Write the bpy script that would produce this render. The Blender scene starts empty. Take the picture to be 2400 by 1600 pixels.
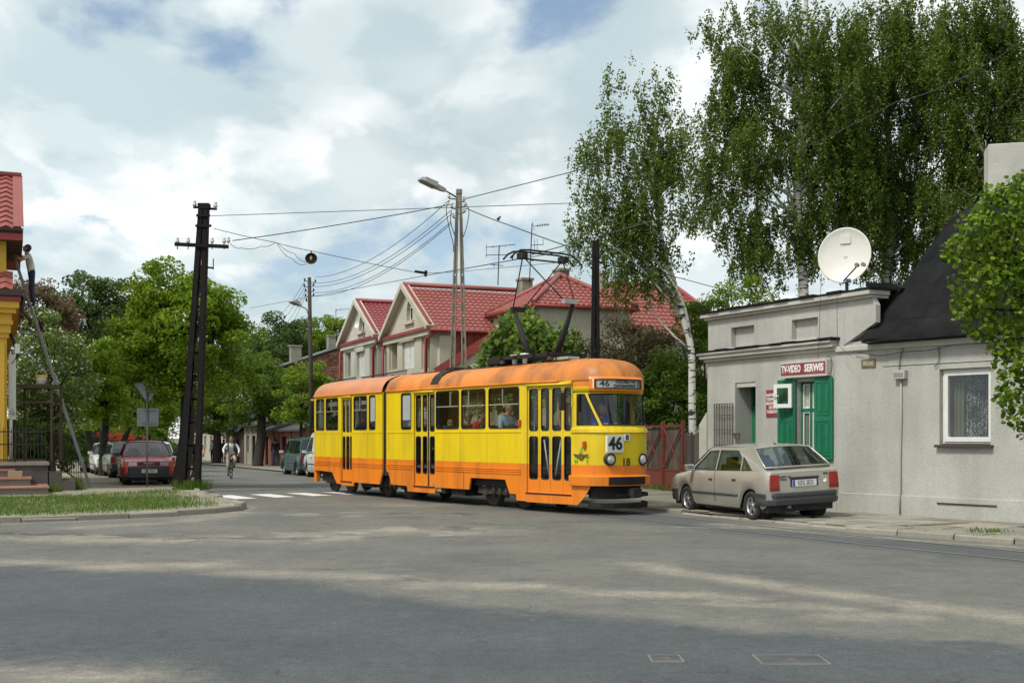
import bpy, math, random
import numpy as np
from math import sin, cos, pi, radians, atan2, sqrt, hypot
from mathutils import Vector, Matrix
from mathutils.geometry import tessellate_polygon
random.seed(7); RNG = np.random.default_rng(11)
S = bpy.context.scene; COL = S.collection
V = Vector
# ------------------------------------------------------------------ camera
FPX, HOR, CAMH = 2750.0, 1022.0, 1.62      # focal length and horizon of the photograph (2400x1600), eye height
cam = bpy.data.cameras.new('camera'); camo = bpy.data.objects.new('camera', cam); COL.objects.link(camo)
camo.location = (0, 0, CAMH); camo.rotation_euler = (radians(90), 0, 0)
cam.sensor_width = 36; cam.lens = FPX / 2400 * 36; cam.shift_y = (HOR - 800) / 2400
cam.clip_start = .1; cam.clip_end = 3000
S.camera = camo
# ------------------------------------------------------------------ sky, sun, exposure
SUN_EL, SUN_AZ = radians(52), radians(228)   # compass: 0 = +Y (view direction), clockwise
W = bpy.data.worlds.new('World'); S.world = W; W.use_nodes = True
nt = W.node_tree; N = nt.nodes; L = nt.links; N.clear()
def wn(t, **k):
    n = N.new(t)
    for a, b in k.items(): setattr(n, a, b)
    return n
def wm(op, a, b=None, c=None):
    n = N.new('ShaderNodeMath'); n.operation = op
    for i, q in enumerate((a, b, c)):
        if q is None: continue
        if isinstance(q, (int, float)): n.inputs[i].default_value = q
        else: L.new(q, n.inputs[i])
    return n.outputs[0]
sky = wn('ShaderNodeTexSky'); sky.sky_type = 'NISHITA'; sky.sun_disc = False
sky.sun_elevation = SUN_EL; sky.sun_rotation = SUN_AZ; sky.air_density = 1.0; sky.dust_density = 1.6; sky.ozone_density = 1.0
tc = wn('ShaderNodeTexCoord'); sx = wn('ShaderNodeSeparateXYZ'); L.new(tc.outputs['Generated'], sx.inputs[0])
den = wm('ADD', wm('MAXIMUM', sx.outputs[2], 0.0), 0.33)
cx_, cy_ = wm('DIVIDE', sx.outputs[0], den), wm('DIVIDE', sx.outputs[1], den)
cb = wn('ShaderNodeCombineXYZ'); L.new(cx_, cb.inputs[0]); L.new(cy_, cb.inputs[1]); cb.inputs[2].default_value = 3.0
def noise(vec, sc, det, rough, dist=0.0):
    n = wn('ShaderNodeTexNoise'); L.new(vec, n.inputs['Vector']); n.inputs['Scale'].default_value = sc
    n.inputs['Detail'].default_value = det; n.inputs['Roughness'].default_value = rough; n.inputs['Distortion'].default_value = dist
    return n.outputs[0]
def mrange(v, a, b, c, d, smooth=True):
    n = wn('ShaderNodeMapRange'); n.interpolation_type = 'SMOOTHSTEP' if smooth else 'LINEAR'
    L.new(v, n.inputs[0])
    for i, q in enumerate((a, b, c, d)): n.inputs[i + 1].default_value = q
    return n.outputs[0]
warp = wn('ShaderNodeVectorMath', operation='MULTIPLY'); L.new(cb.outputs[0], warp.inputs[0]); warp.inputs[1].default_value = (1.0, .8, 1.0); cv = warp.outputs[0]
gap = mrange(noise(cv, 2.6, 8, .55, .25), .345, .435, .16, 1); low = mrange(sx.outputs[2], .03, .12, .8, 0)
cover = wm('MAXIMUM', gap, low)
puff = mrange(noise(cv, 6.4, 8, .53, .25), .45, .58, 0, 1); soft = mrange(noise(cv, 2.5, 5, .5, .2), .38, .58, 0, 1)
shade = wm('MULTIPLY_ADD', wm('MULTIPLY', puff, wm('MULTIPLY_ADD', soft, .6, .4)), .60, wm('MULTIPLY', soft, .44))
shade2 = mrange(noise(cb.outputs[0], .62, 3, .5), .36, .64, .90, 1.03)
ccol = wn('ShaderNodeMix', data_type='RGBA'); L.new(shade, ccol.inputs[0])
ccol.inputs[6].default_value = (.60, .735, .775, 1); ccol.inputs[7].default_value = (1.10, 1.13, 1.13, 1)
csc = wn('ShaderNodeVectorMath', operation='SCALE'); L.new(ccol.outputs[2], csc.inputs[0]); L.new(shade2, csc.inputs['Scale'])
ssc = wn('ShaderNodeVectorMath', operation='SCALE'); L.new(sky.outputs[0], ssc.inputs[0]); ssc.inputs['Scale'].default_value = .15
mx = wn('ShaderNodeMix', data_type='RGBA'); L.new(cover, mx.inputs[0]); L.new(ssc.outputs[0], mx.inputs[6]); L.new(csc.outputs[0], mx.inputs[7])
bg = wn('ShaderNodeBackground'); L.new(mx.outputs[2], bg.inputs[0]); bg.inputs[1].default_value = 1.0
wo = wn('ShaderNodeOutputWorld'); L.new(bg.outputs[0], wo.inputs[0])
sun = bpy.data.lights.new('sun', 'SUN'); suno = bpy.data.objects.new('sun', sun); COL.objects.link(suno)
sun.energy = 3.0; sun.angle = radians(9); sun.color = (1, .95, .87)
sdir = V((sin(SUN_AZ) * cos(SUN_EL), cos(SUN_AZ) * cos(SUN_EL), sin(SUN_EL)))
suno.rotation_euler = sdir.to_track_quat('Z', 'Y').to_euler(); suno.location = sdir * 60
S.view_settings.view_transform = 'Standard'; S.view_settings.look = 'None'; S.view_settings.exposure = 0.0; S.view_settings.gamma = 1
S.view_settings.use_curve_mapping = False
try:
    S.cycles.use_denoising = True; S.cycles.max_bounces = 8; S.cycles.transparent_max_bounces = 24
    S.cycles.caustics_reflective = False; S.cycles.caustics_refractive = False
except Exception: pass
# ------------------------------------------------------------------ measuring helpers (photograph pixel -> place in the world)
def ray(x, y): return V(((x - 1200) / FPX, 1, (HOR - y) / FPX))
def at(x, y, Z): return V((0, 0, CAMH)) + ray(x, y) * Z
def onp(x, y, p, n):
    d = ray(x, y); o = V((0, 0, CAMH)); return o + d * ((V(p) - o).dot(n) / d.dot(n))
def gz(Y): return 0.0 if Y < 32 else -.008 * (min(Y, 100) - 32)
def gnd(x, y, up=0.0):
    k = (y - HOR) / FPX; Z = (CAMH - up) / k
    if Z > 32: Z = (CAMH - up - .256) / (k - .008)
    return V(((x - 1200) / FPX * Z, Z, gz(Z) + up))
SD = V((-.395, .919, 0)); SN = V((.919, .395, 0))       # along the side street, and square to it (towards its right)
# ------------------------------------------------------------------ mesh builder
class MB:
    def __init__(s): s.v = []; s.f = []; s.m = []; s.s = []
    def add(s, vs, fs, mat=0, sm=False):
        o = len(s.v); s.v += [tuple(q) for q in vs]
        for f in fs: s.f.append([i + o for i in f]); s.m.append(mat); s.s.append(sm)
        return s
    def box(s, c, sz, R=None, mat=0):
        a, b, d = sz[0] / 2, sz[1] / 2, sz[2] / 2; c = V(c)
        P = [V((x, y, z)) for z in (-d, d) for y in (-b, b) for x in (-a, a)]
        if R is not None: P = [R @ p for p in P]
        return s.add([c + p for p in P], [(0, 2, 3, 1), (4, 5, 7, 6), (0, 1, 5, 4), (2, 6, 7, 3), (0, 4, 6, 2), (1, 3, 7, 5)], mat)
    def bb(s, x0, x1, y0, y1, z0, z1, mat=0):
        return s.box(((x0 + x1) / 2, (y0 + y1) / 2, (z0 + z1) / 2), (abs(x1 - x0), abs(y1 - y0), abs(z1 - z0)), None, mat)
    def beam(s, p, q, w, h, mat=0, up=(0, 0, 1)):
        p, q = V(p), V(q); d = (q - p); l = d.length; d.normalize(); u = V(up)
        if abs(d.dot(u)) > .98: u = V((1, 0, 0))
        r = d.cross(u).normalized(); u = r.cross(d)
        return s.box((p + q) / 2, (l, w, h), Matrix((d, r, u)).transposed(), mat)
    def tube(s, pts, r, n=8, mat=0, caps=True, sm=True):
        pts = [V(p) for p in pts]; m = len(pts); rs = r if isinstance(r, (list, tuple)) else [r] * m
        o = []; ref = None
        for i in range(m):
            d = (pts[min(i + 1, m - 1)] - pts[max(i - 1, 0)])
            if d.length < 1e-9: d = V((0, 0, 1))
            d.normalize()
            if ref is None: ref = V((0, 0, 1)) if abs(d.z) < .9 else V((1, 0, 0))
            a = (ref - d * ref.dot(d)).normalized(); ref = a; b = d.cross(a)
            o += [pts[i] + (a * cos(2 * pi * k / n) + b * sin(2 * pi * k / n)) * rs[i] for k in range(n)]
        fs = [(i * n + k, i * n + (k + 1) % n, (i + 1) * n + (k + 1) % n, (i + 1) * n + k) for i in range(m - 1) for k in range(n)]
        s.add(o, fs, mat, sm)
        if caps: s.add(o[:n], [tuple(range(n - 1, -1, -1))], mat); s.add(o[-n:], [tuple(range(n))], mat)
        return s
    def cyl(s, p, q, r0, r1=None, n=12, mat=0, caps=True): return s.tube([p, q], [r0, r0 if r1 is None else r1], n, mat, caps)
    def lathe(s, prof, c, ax, n=24, mat=0, sm=True):
        ax = V(ax).normalized(); ref = V((0, 0, 1)) if abs(ax.z) < .9 else V((1, 0, 0)); a = (ref - ax * ref.dot(ax)).normalized(); b = ax.cross(a)
        o = [V(c) + ax * h + (a * cos(2 * pi * k / n) + b * sin(2 * pi * k / n)) * r for r, h in prof for k in range(n)]
        fs = [(i * n + k, i * n + (k + 1) % n, (i + 1) * n + (k + 1) % n, (i + 1) * n + k) for i in range(len(prof) - 1) for k in range(n)]
        return s.add(o, fs, mat, sm)
    def ell(s, c, r, R=None, nu=14, nv=9, mat=0, z0=-1.0):
        c = V(c); o = []
        for j in range(nv + 1):
            t = -pi / 2 + pi * j / nv
            if sin(t) < z0: t = math.asin(z0)
            for k in range(nu):
                p = V((r[0] * cos(t) * cos(2 * pi * k / nu), r[1] * cos(t) * sin(2 * pi * k / nu), r[2] * sin(t)))
                o.append(c + (R @ p if R is not None else p))
        fs = [(j * nu + k, j * nu + (k + 1) % nu, (j + 1) * nu + (k + 1) % nu, (j + 1) * nu + k) for j in range(nv) for k in range(nu)]
        return s.add(o, fs, mat, True)
    def slab(s, outer, holes, fm, w0, w1, mat=0, back=True, rim=True, edge=True, bm=None):
        """polygon with holes (2D) extruded between w0 (front) and w1; fm(u,v,w) -> world point"""
        loops = [outer] + list(holes); flat = [p for l in loops for p in l]
        tris = tessellate_polygon([[V((p[0], p[1], 0)) for p in l] for l in loops])
        s.add([fm(p[0], p[1], w0) for p in flat], [tuple(t) for t in tris], mat)
        if back: s.add([fm(p[0], p[1], w1) for p in flat], [tuple(reversed(t)) for t in tris], mat if bm is None else bm)
        for i, l in enumerate(loops):
            if (i == 0 and not edge) or (i > 0 and not rim): continue
            n = len(l)
            s.add([fm(p[0], p[1], w0) for p in l] + [fm(p[0], p[1], w1) for p in l], [(k, (k + 1) % n, n + (k + 1) % n, n + k) for k in range(n)], mat)
        return s
    def grid(s, P, mat=0, sm=True, closed=False):
        nr, nc = len(P), len(P[0]); o = [p for r in P for p in r]
        fs = [(i * nc + j, i * nc + (j + 1) % nc, (i + 1) * nc + (j + 1) % nc, (i + 1) * nc + j) for i in range(nr - 1) for j in range(nc if closed else nc - 1)]
        return s.add(o, fs, mat, sm)
    def obj(s, name, mats, parent=None, world=True, bevel=0, angle=None, recalc=True):
        if not isinstance(mats, (list, tuple)): mats = [mats]
        me = bpy.data.meshes.new(name); vs = s.v
        if parent is not None and world:
            I = pmat(parent).inverted(); vs = [tuple(I @ V(p)) for p in vs]
        me.from_pydata(vs, [], s.f)
        for m in mats: me.materials.append(m)
        me.polygons.foreach_set('material_index', s.m); me.polygons.foreach_set('use_smooth', s.s)
        me.update()
        if recalc:
            import bmesh
            bm = bmesh.new(); bm.from_mesh(me)
            bmesh.ops.remove_doubles(bm, verts=bm.verts, dist=1e-5); bmesh.ops.recalc_face_normals(bm, faces=bm.faces)
            bm.to_mesh(me); bm.free()
        o = bpy.data.objects.new(name, me); COL.objects.link(o)
        if parent is not None: o.parent = parent
        if angle and hasattr(me, 'set_sharp_from_angle'): me.set_sharp_from_angle(angle=radians(angle))
        if bevel:
            b = o.modifiers.new('bevel', 'BEVEL'); b.width = bevel; b.segments = 2; b.limit_method = 'ANGLE'; b.angle_limit = radians(40)
        return o
def pmat(o):
    M = Matrix.LocRotScale(o.location, o.rotation_euler, None)
    return pmat(o.parent) @ M if o.parent else M
def tag(o, label, cat=None, group=None, kind=None):
    o['label'] = label
    if cat: o['category'] = cat
    if group: o['group'] = group
    if kind: o['kind'] = kind
    return o
def thing(name, label, cat, loc=(0, 0, 0), rz=0, group=None):
    o = bpy.data.objects.new(name, None); COL.objects.link(o); o.location = loc; o.rotation_euler = (0, 0, rz); o.empty_display_size = .2
    return tag(o, label, cat, group)
def copy_tree(o, parent=None):
    c = o.copy(); COL.objects.link(c)
    if parent is not None: c.parent = parent
    for ch in o.children: copy_tree(ch, c)
    return c
def rrect(x0, x1, z0, z1, r, n=4):
    o = []
    for cx, cz, a in ((x1 - r, z1 - r, 0), (x0 + r, z1 - r, 90), (x0 + r, z0 + r, 180), (x1 - r, z0 + r, 270)):
        for k in range(n + 1):
            t = radians(a + 90 * k / n); o.append((cx + r * cos(t), cz + r * sin(t)))
    return o
def rect(x0, x1, z0, z1): return [(x0, z0), (x1, z0), (x1, z1), (x0, z1)]
def text(s, size, M4, mat, parent, name, sx=1.0, bold=0.0, ext=.002, align='CENTER'):
    cu = bpy.data.curves.new(name, 'FONT'); cu.body = s; cu.size = size; cu.align_x = align; cu.align_y = 'CENTER'; cu.extrude = ext; cu.offset = bold; cu.resolution_u = 3
    t = bpy.data.objects.new(name, cu); me = bpy.data.meshes.new_from_object(t)
    bpy.data.objects.remove(t); bpy.data.curves.remove(cu)
    I = pmat(parent).inverted() if parent is not None else Matrix()
    me.transform(I @ M4 @ Matrix.Diagonal((sx, 1, 1, 1))); me.materials.clear(); me.materials.append(mat)
    o = bpy.data.objects.new(name, me); COL.objects.link(o); o.parent = parent
    return o
def frame4(p, xd, yd):
    xd = V(xd).normalized(); yd = V(yd).normalized(); z = xd.cross(yd)
    return Matrix(((xd.x, yd.x, z.x, p[0]), (xd.y, yd.y, z.y, p[1]), (xd.z, yd.z, z.z, p[2]), (0, 0, 0, 1)))
# ------------------------------------------------------------------ materials
MC = {}
def mat(name, col=(.5, .5, .5), rough=.6, metal=0.0, var=.12, vs=2.5, bump=0.0, bs=40, dirt=None, dsc=1.2, damt=.5, streak=False, spec=.5, coat=0.0, fine=0.0, fs=60):
    if name in MC: return MC[name]
    m = bpy.data.materials.new(name); m.use_nodes = True; t = m.node_tree; n = t.nodes; l = t.links
    b = n['Principled BSDF']; b.inputs['Roughness'].default_value = rough; b.inputs['Metallic'].default_value = metal
    b.inputs['Specular IOR Level'].default_value = spec; b.inputs['Coat Weight'].default_value = coat; b.inputs['Coat Roughness'].default_value = .08
    tc = n.new('ShaderNodeTexCoord'); src = tc.outputs['Object']
    if streak:
        mp = n.new('ShaderNodeMapping'); mp.inputs['Scale'].default_value = (1, 1, .16); l.new(src, mp.inputs[0]); ssrc = mp.outputs[0]
    else: ssrc = src
    def ns(sc, det=5, s=src):
        q = n.new('ShaderNodeTexNoise'); l.new(s, q.inputs['Vector']); q.inputs['Scale'].default_value = sc; q.inputs['Detail'].default_value = det; q.inputs['Roughness'].default_value = .6; return q.outputs[0]
    def mr(v, a, b_, c, d):
        q = n.new('ShaderNodeMapRange'); l.new(v, q.inputs[0])
        for i, z in enumerate((a, b_, c, d)): q.inputs[i + 1].default_value = z
        return q.outputs[0]
    hsv = n.new('ShaderNodeHueSaturation'); hsv.inputs['Color'].default_value = (*col, 1)
    val = mr(ns(vs), .3, .7, 1 - var, 1 + var)
    if fine:
        mm = n.new('ShaderNodeMath'); mm.operation = 'MULTIPLY'; l.new(val, mm.inputs[0]); l.new(mr(ns(fs, 3), .3, .7, 1 - fine, 1 + fine), mm.inputs[1]); val = mm.outputs[0]
    l.new(val, hsv.inputs['Value']); out = hsv.outputs[0]
    if dirt is not None:
        mx = n.new('ShaderNodeMix'); mx.data_type = 'RGBA'; l.new(mr(ns(dsc, 7, ssrc), .45, .75, 0, damt), mx.inputs[0]); l.new(out, mx.inputs[6]); mx.inputs[7].default_value = (*dirt, 1); out = mx.outputs[2]
    l.new(out, b.inputs['Base Color'])
    l.new(mr(ns(vs * 2.3), .3, .7, max(.02, rough - .08), min(1, rough + .1)), b.inputs['Roughness'])
    if bump:
        bp = n.new('ShaderNodeBump'); bp.inputs['Strength'].default_value = bump; bp.inputs['Distance'].default_value = .02; l.new(ns(bs, 6), bp.inputs['Height']); l.new(bp.outputs[0], b.inputs['Normal'])
    MC[name] = m; return m
def glass(name, tint=(.5, .55, .55), refl=.75, base=.06):
    if name in MC: return MC[name]
    m = bpy.data.materials.new(name); m.use_nodes = True; t = m.node_tree; n = t.nodes; l = t.links; n.clear()
    o = n.new('ShaderNodeOutputMaterial'); tr = n.new('ShaderNodeBsdfTransparent'); tr.inputs[0].default_value = (*tint, 1)
    g = n.new('ShaderNodeBsdfGlossy'); g.inputs['Roughness'].default_value = .03; g.inputs['Color'].default_value = (.9, .95, .95, 1)
    lw = n.new('ShaderNodeLayerWeight'); lw.inputs[0].default_value = .35
    r = n.new('ShaderNodeMapRange'); l.new(lw.outputs['Fresnel'], r.inputs[0]); r.inputs[1].default_value = 0; r.inputs[2].default_value = 1; r.inputs[3].default_value = base; r.inputs[4].default_value = refl
    mx = n.new('ShaderNodeMixShader'); l.new(r.outputs[0], mx.inputs[0]); l.new(tr.outputs[0], mx.inputs[1]); l.new(g.outputs[0], mx.inputs[2]); l.new(mx.outputs[0], o.inputs[0])
    MC[name] = m; return m
def leafmat(name, col, var=.45, trans=.35, col2=None, amt2=0.0):
    if name in MC: return MC[name]
    m = bpy.data.materials.new(name); m.use_nodes = True; t = m.node_tree; n = t.nodes; l = t.links; n.clear()
    o = n.new('ShaderNodeOutputMaterial'); ge = n.new('ShaderNodeNewGeometry')
    r = n.new('ShaderNodeMapRange'); l.new(ge.outputs['Random Per Island'], r.inputs[0]); r.inputs[3].default_value = 1 - var; r.inputs[4].default_value = 1 + var
    h = n.new('ShaderNodeHueSaturation'); h.inputs['Color'].default_value = (*col, 1); l.new(r.outputs[0], h.inputs['Value'])
    r2 = n.new('ShaderNodeMapRange'); l.new(ge.outputs['Random Per Island'], r2.inputs[0]); r2.inputs[3].default_value = .515; r2.inputs[4].default_value = .475; l.new(r2.outputs[0], h.inputs['Hue'])
    out = h.outputs[0]
    if col2:
        fr = n.new('ShaderNodeMath'); fr.operation = 'FRACT'; mu = n.new('ShaderNodeMath'); mu.operation = 'MULTIPLY'; mu.inputs[1].default_value = 17.31; l.new(ge.outputs['Random Per Island'], mu.inputs[0]); l.new(mu.outputs[0], fr.inputs[0])
        lt = n.new('ShaderNodeMath'); lt.operation = 'LESS_THAN'; l.new(fr.outputs[0], lt.inputs[0]); lt.inputs[1].default_value = amt2
        mx = n.new('ShaderNodeMix'); mx.data_type = 'RGBA'; l.new(lt.outputs[0], mx.inputs[0]); l.new(out, mx.inputs[6]); mx.inputs[7].default_value = (*col2, 1); out = mx.outputs[2]
    d = n.new('ShaderNodeBsdfPrincipled'); d.inputs['Roughness'].default_value = .55; d.inputs['Specular IOR Level'].default_value = .3; l.new(out, d.inputs['Base Color'])
    tr = n.new('ShaderNodeBsdfTranslucent'); h2 = n.new('ShaderNodeHueSaturation'); h2.inputs['Value'].default_value = 1.5; h2.inputs['Hue'].default_value = .485; l.new(out, h2.inputs['Color']); l.new(h2.outputs[0], tr.inputs[0])
    mx = n.new('ShaderNodeMixShader'); mx.inputs[0].default_value = trans; l.new(d.outputs[0], mx.inputs[1]); l.new(tr.outputs[0], mx.inputs[2]); l.new(mx.outputs[0], o.inputs[0])
    MC[name] = m; return m
# ------------------------------------------------------------------ ground, roads, pavements
def interp(pts, t):
    for (a, x), (b, y) in zip(pts, pts[1:]):
        if a <= t <= b: return x + (y - x) * (t - a) / (b - a)
    return pts[0][1] if t < pts[0][0] else pts[-1][1]
KR = [(13.2, 10.6), (10.4, 14.1), (7.66, 17.56), (6.02, 19.6), (2.84, 26.05), (-3.1, 40.0), (-11.6, 60.0), (-28.6, 100.0)]      # right kerb
KL = [(-22, 14.2), (-16, 17.6), (-12.2, 20.2), (-9.57, 21.9), (-8.4, 22.6), (-7.34, 23.4), (-6.4, 24.6), (-6.0, 25.6), (-6.1, 26.6), (-6.6, 27.7), (-8.75, 32.8), (-11.3, 40.4), (-19.4, 60.0), (-36.6, 100.0)]  # left kerb
def roadmat():
    m = bpy.data.materials.new('asphalt'); m.use_nodes = True; t = m.node_tree; n = t.nodes; l = t.links; b = n['Principled BSDF']
    tc = n.new('ShaderNodeTexCoord'); src = tc.outputs['Object']
    def ns(sc, det=5, rough=.6, s=src):
        q = n.new('ShaderNodeTexNoise'); l.new(s, q.inputs['Vector']); q.inputs['Scale'].default_value = sc; q.inputs['Detail'].default_value = det; q.inputs['Roughness'].default_value = rough; return q.outputs[0]
    def mr(v, a, b_, c, d):
        q = n.new('ShaderNodeMapRange'); l.new(v, q.inputs[0])
        for i, z in enumerate((a, b_, c, d)): q.inputs[i + 1].default_value = z
        return q.outputs[0]
    def mix(f, a, b_):
        q = n.new('ShaderNodeMix'); q.data_type = 'RGBA'; l.new(f, q.inputs[0])
        for i, z in ((6, a), (7, b_)):
            if isinstance(z, tuple): q.inputs[i].default_value = (*z, 1)
            else: l.new(z, q.inputs[i])
        return q.outputs[2]
    def mth(op, a, b_):
        q = n.new('ShaderNodeMath'); q.operation = op; q.use_clamp = True
        for i, z in enumerate((a, b_)):
            if isinstance(z, (int, float)): q.inputs[i].default_value = z
            else: l.new(z, q.inputs[i])
        return q.outputs[0]
    def ns3(sc):
        q = n.new('ShaderNodeTexNoise'); l.new(src, q.inputs['Vector']); q.inputs['Scale'].default_value = sc; q.inputs['Detail'].default_value = 6; return q.outputs['Color']
    def att(nm):
        q = n.new('ShaderNodeAttribute'); q.attribute_name = nm; return q.outputs['Fac']
    old = mix(mr(ns(.55, 6), .35, .65, 0, 1), (.118, .119, .108), (.172, .167, .145))
    old = mix(mr(ns(2.2, 7, .65), .52, .72, 0, .5), old, (.205, .195, .165))
    old = mix(mr(ns(1.1, 6, .7), .56, .68, 0, .55), old, (.085, .085, .082))
    new = mix(mr(ns(.5, 5), .35, .65, 0, 1), (.074, .081, .086), (.098, .104, .107))
    c = mix(att('dark'), old, new)
    nz = n.new('ShaderNodeMath'); nz.operation = 'MULTIPLY_ADD'; l.new(ns(2.3, 9, .74), nz.inputs[0]); nz.inputs[1].default_value = 1.1; nz.inputs[2].default_value = -.55; ad = n.new('ShaderNodeMath'); l.new(nz.outputs[0], ad.inputs[0]); l.new(att('sand'), ad.inputs[1])
    sm = mth('MULTIPLY', mth('MULTIPLY', mr(ad.outputs[0], .10, .72, 0, .95), mr(ns(.85, 4), .36, .60, .38, 1.0)), mr(ns(11, 6, .8), .3, .6, .45, 1.1))
    bc = n.new('ShaderNodeTexVoronoi'); bc.inputs['Scale'].default_value = 1.5; dm = n.new('ShaderNodeVectorMath'); dm.operation = 'MULTIPLY_ADD'; l.new(ns3(2.0), dm.inputs[0]); dm.inputs[1].default_value = (.9, .9, 0); l.new(src, dm.inputs[2]); l.new(dm.outputs[0], bc.inputs['Vector']); sc_ = n.new('ShaderNodeSeparateColor'); l.new(bc.outputs['Color'], sc_.inputs[0])
    c = mix(mth('MULTIPLY', att('broken'), mr(sc_.outputs[0], .55, .6, 0, .8)), c, (.30, .275, .225)); c = mix(mth('MULTIPLY', att('broken'), mr(sc_.outputs[1], .68, .73, 0, .8)), c, (.075, .075, .073))
    c = mix(sm, c, (.33, .295, .235))
    ck = mth('MULTIPLY', att('crack'), mr(ns(6, 5), .4, .55, 0, 1)); c = mix(ck, c, (.035, .034, .032))
    wv = n.new('ShaderNodeTexNoise'); l.new(src, wv.inputs['Vector']); wv.inputs['Scale'].default_value = 1.3; wv.inputs['Detail'].default_value = 4; va = n.new('ShaderNodeVectorMath'); va.operation = 'MULTIPLY_ADD'; l.new(wv.outputs['Color'], va.inputs[0]); va.inputs[1].default_value = (1.1, 1.1, 0); l.new(src, va.inputs[2])
    ce = n.new('ShaderNodeTexVoronoi'); ce.feature = 'DISTANCE_TO_EDGE'; ce.inputs['Scale'].default_value = .62; l.new(va.outputs[0], ce.inputs['Vector'])
    c = mix(mth('MULTIPLY', mr(ce.outputs['Distance'], .003, .011, .5, 0), mr(ns(.7, 3), .5, .62, 0, 1)), c, (.045, .044, .042))
    dk = n.new('ShaderNodeTexVoronoi'); l.new(src, dk.inputs['Vector']); dk.inputs['Scale'].default_value = 8; c = mix(mth('MULTIPLY', mr(dk.outputs['Distance'], .06, .14, .8, 0), mr(ns(3, 3), .48, .56, 0, 1)), c, (.04, .04, .038))
    sp = n.new('ShaderNodeTexVoronoi'); l.new(src, sp.inputs['Vector']); sp.inputs['Scale'].default_value = 30
    spk = mth('MULTIPLY', mr(sp.outputs['Distance'], .05, .16, 1, 0), mr(ns(60, 2), .48, .6, 0, .8)); c = mix(spk, c, (.42, .41, .38))
    h = n.new('ShaderNodeHueSaturation'); l.new(c, h.inputs['Color']); gm = n.new('ShaderNodeMath'); gm.operation = 'MULTIPLY'; l.new(mr(ns(38, 7, .85), .32, .68, .58, 1.42), gm.inputs[0]); l.new(mr(ns(7, 8, .8), .3, .7, .78, 1.22), gm.inputs[1]); l.new(gm.outputs[0], h.inputs['Value'])
    l.new(h.outputs[0], b.inputs['Base Color']); b.inputs['Roughness'].default_value = .85; b.inputs['Specular IOR Level'].default_value = .25
    bp = n.new('ShaderNodeBump'); bp.inputs['Strength'].default_value = .35; bp.inputs['Distance'].default_value = .012; l.new(ns(70, 5, .7), bp.inputs['Height']); l.new(bp.outputs[0], b.inputs['Normal'])
    return m
M_ROAD = roadmat()
def seg_dist(P, pts):
    d = np.full(len(P), 1e9)
    for a, b in zip(pts, pts[1:]):
        a = np.array(a); b = np.array(b); ab = b - a; t = np.clip(((P - a) @ ab) / max(ab @ ab, 1e-9), 0, 1)
        q = a + t[:, None] * ab; e = P - q; d = np.minimum(d, np.hypot(e[:, 0], e[:, 1]))
    return d
def gpx(*pts): return [tuple(gnd(x, y)[:2]) for x, y in pts]
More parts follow.
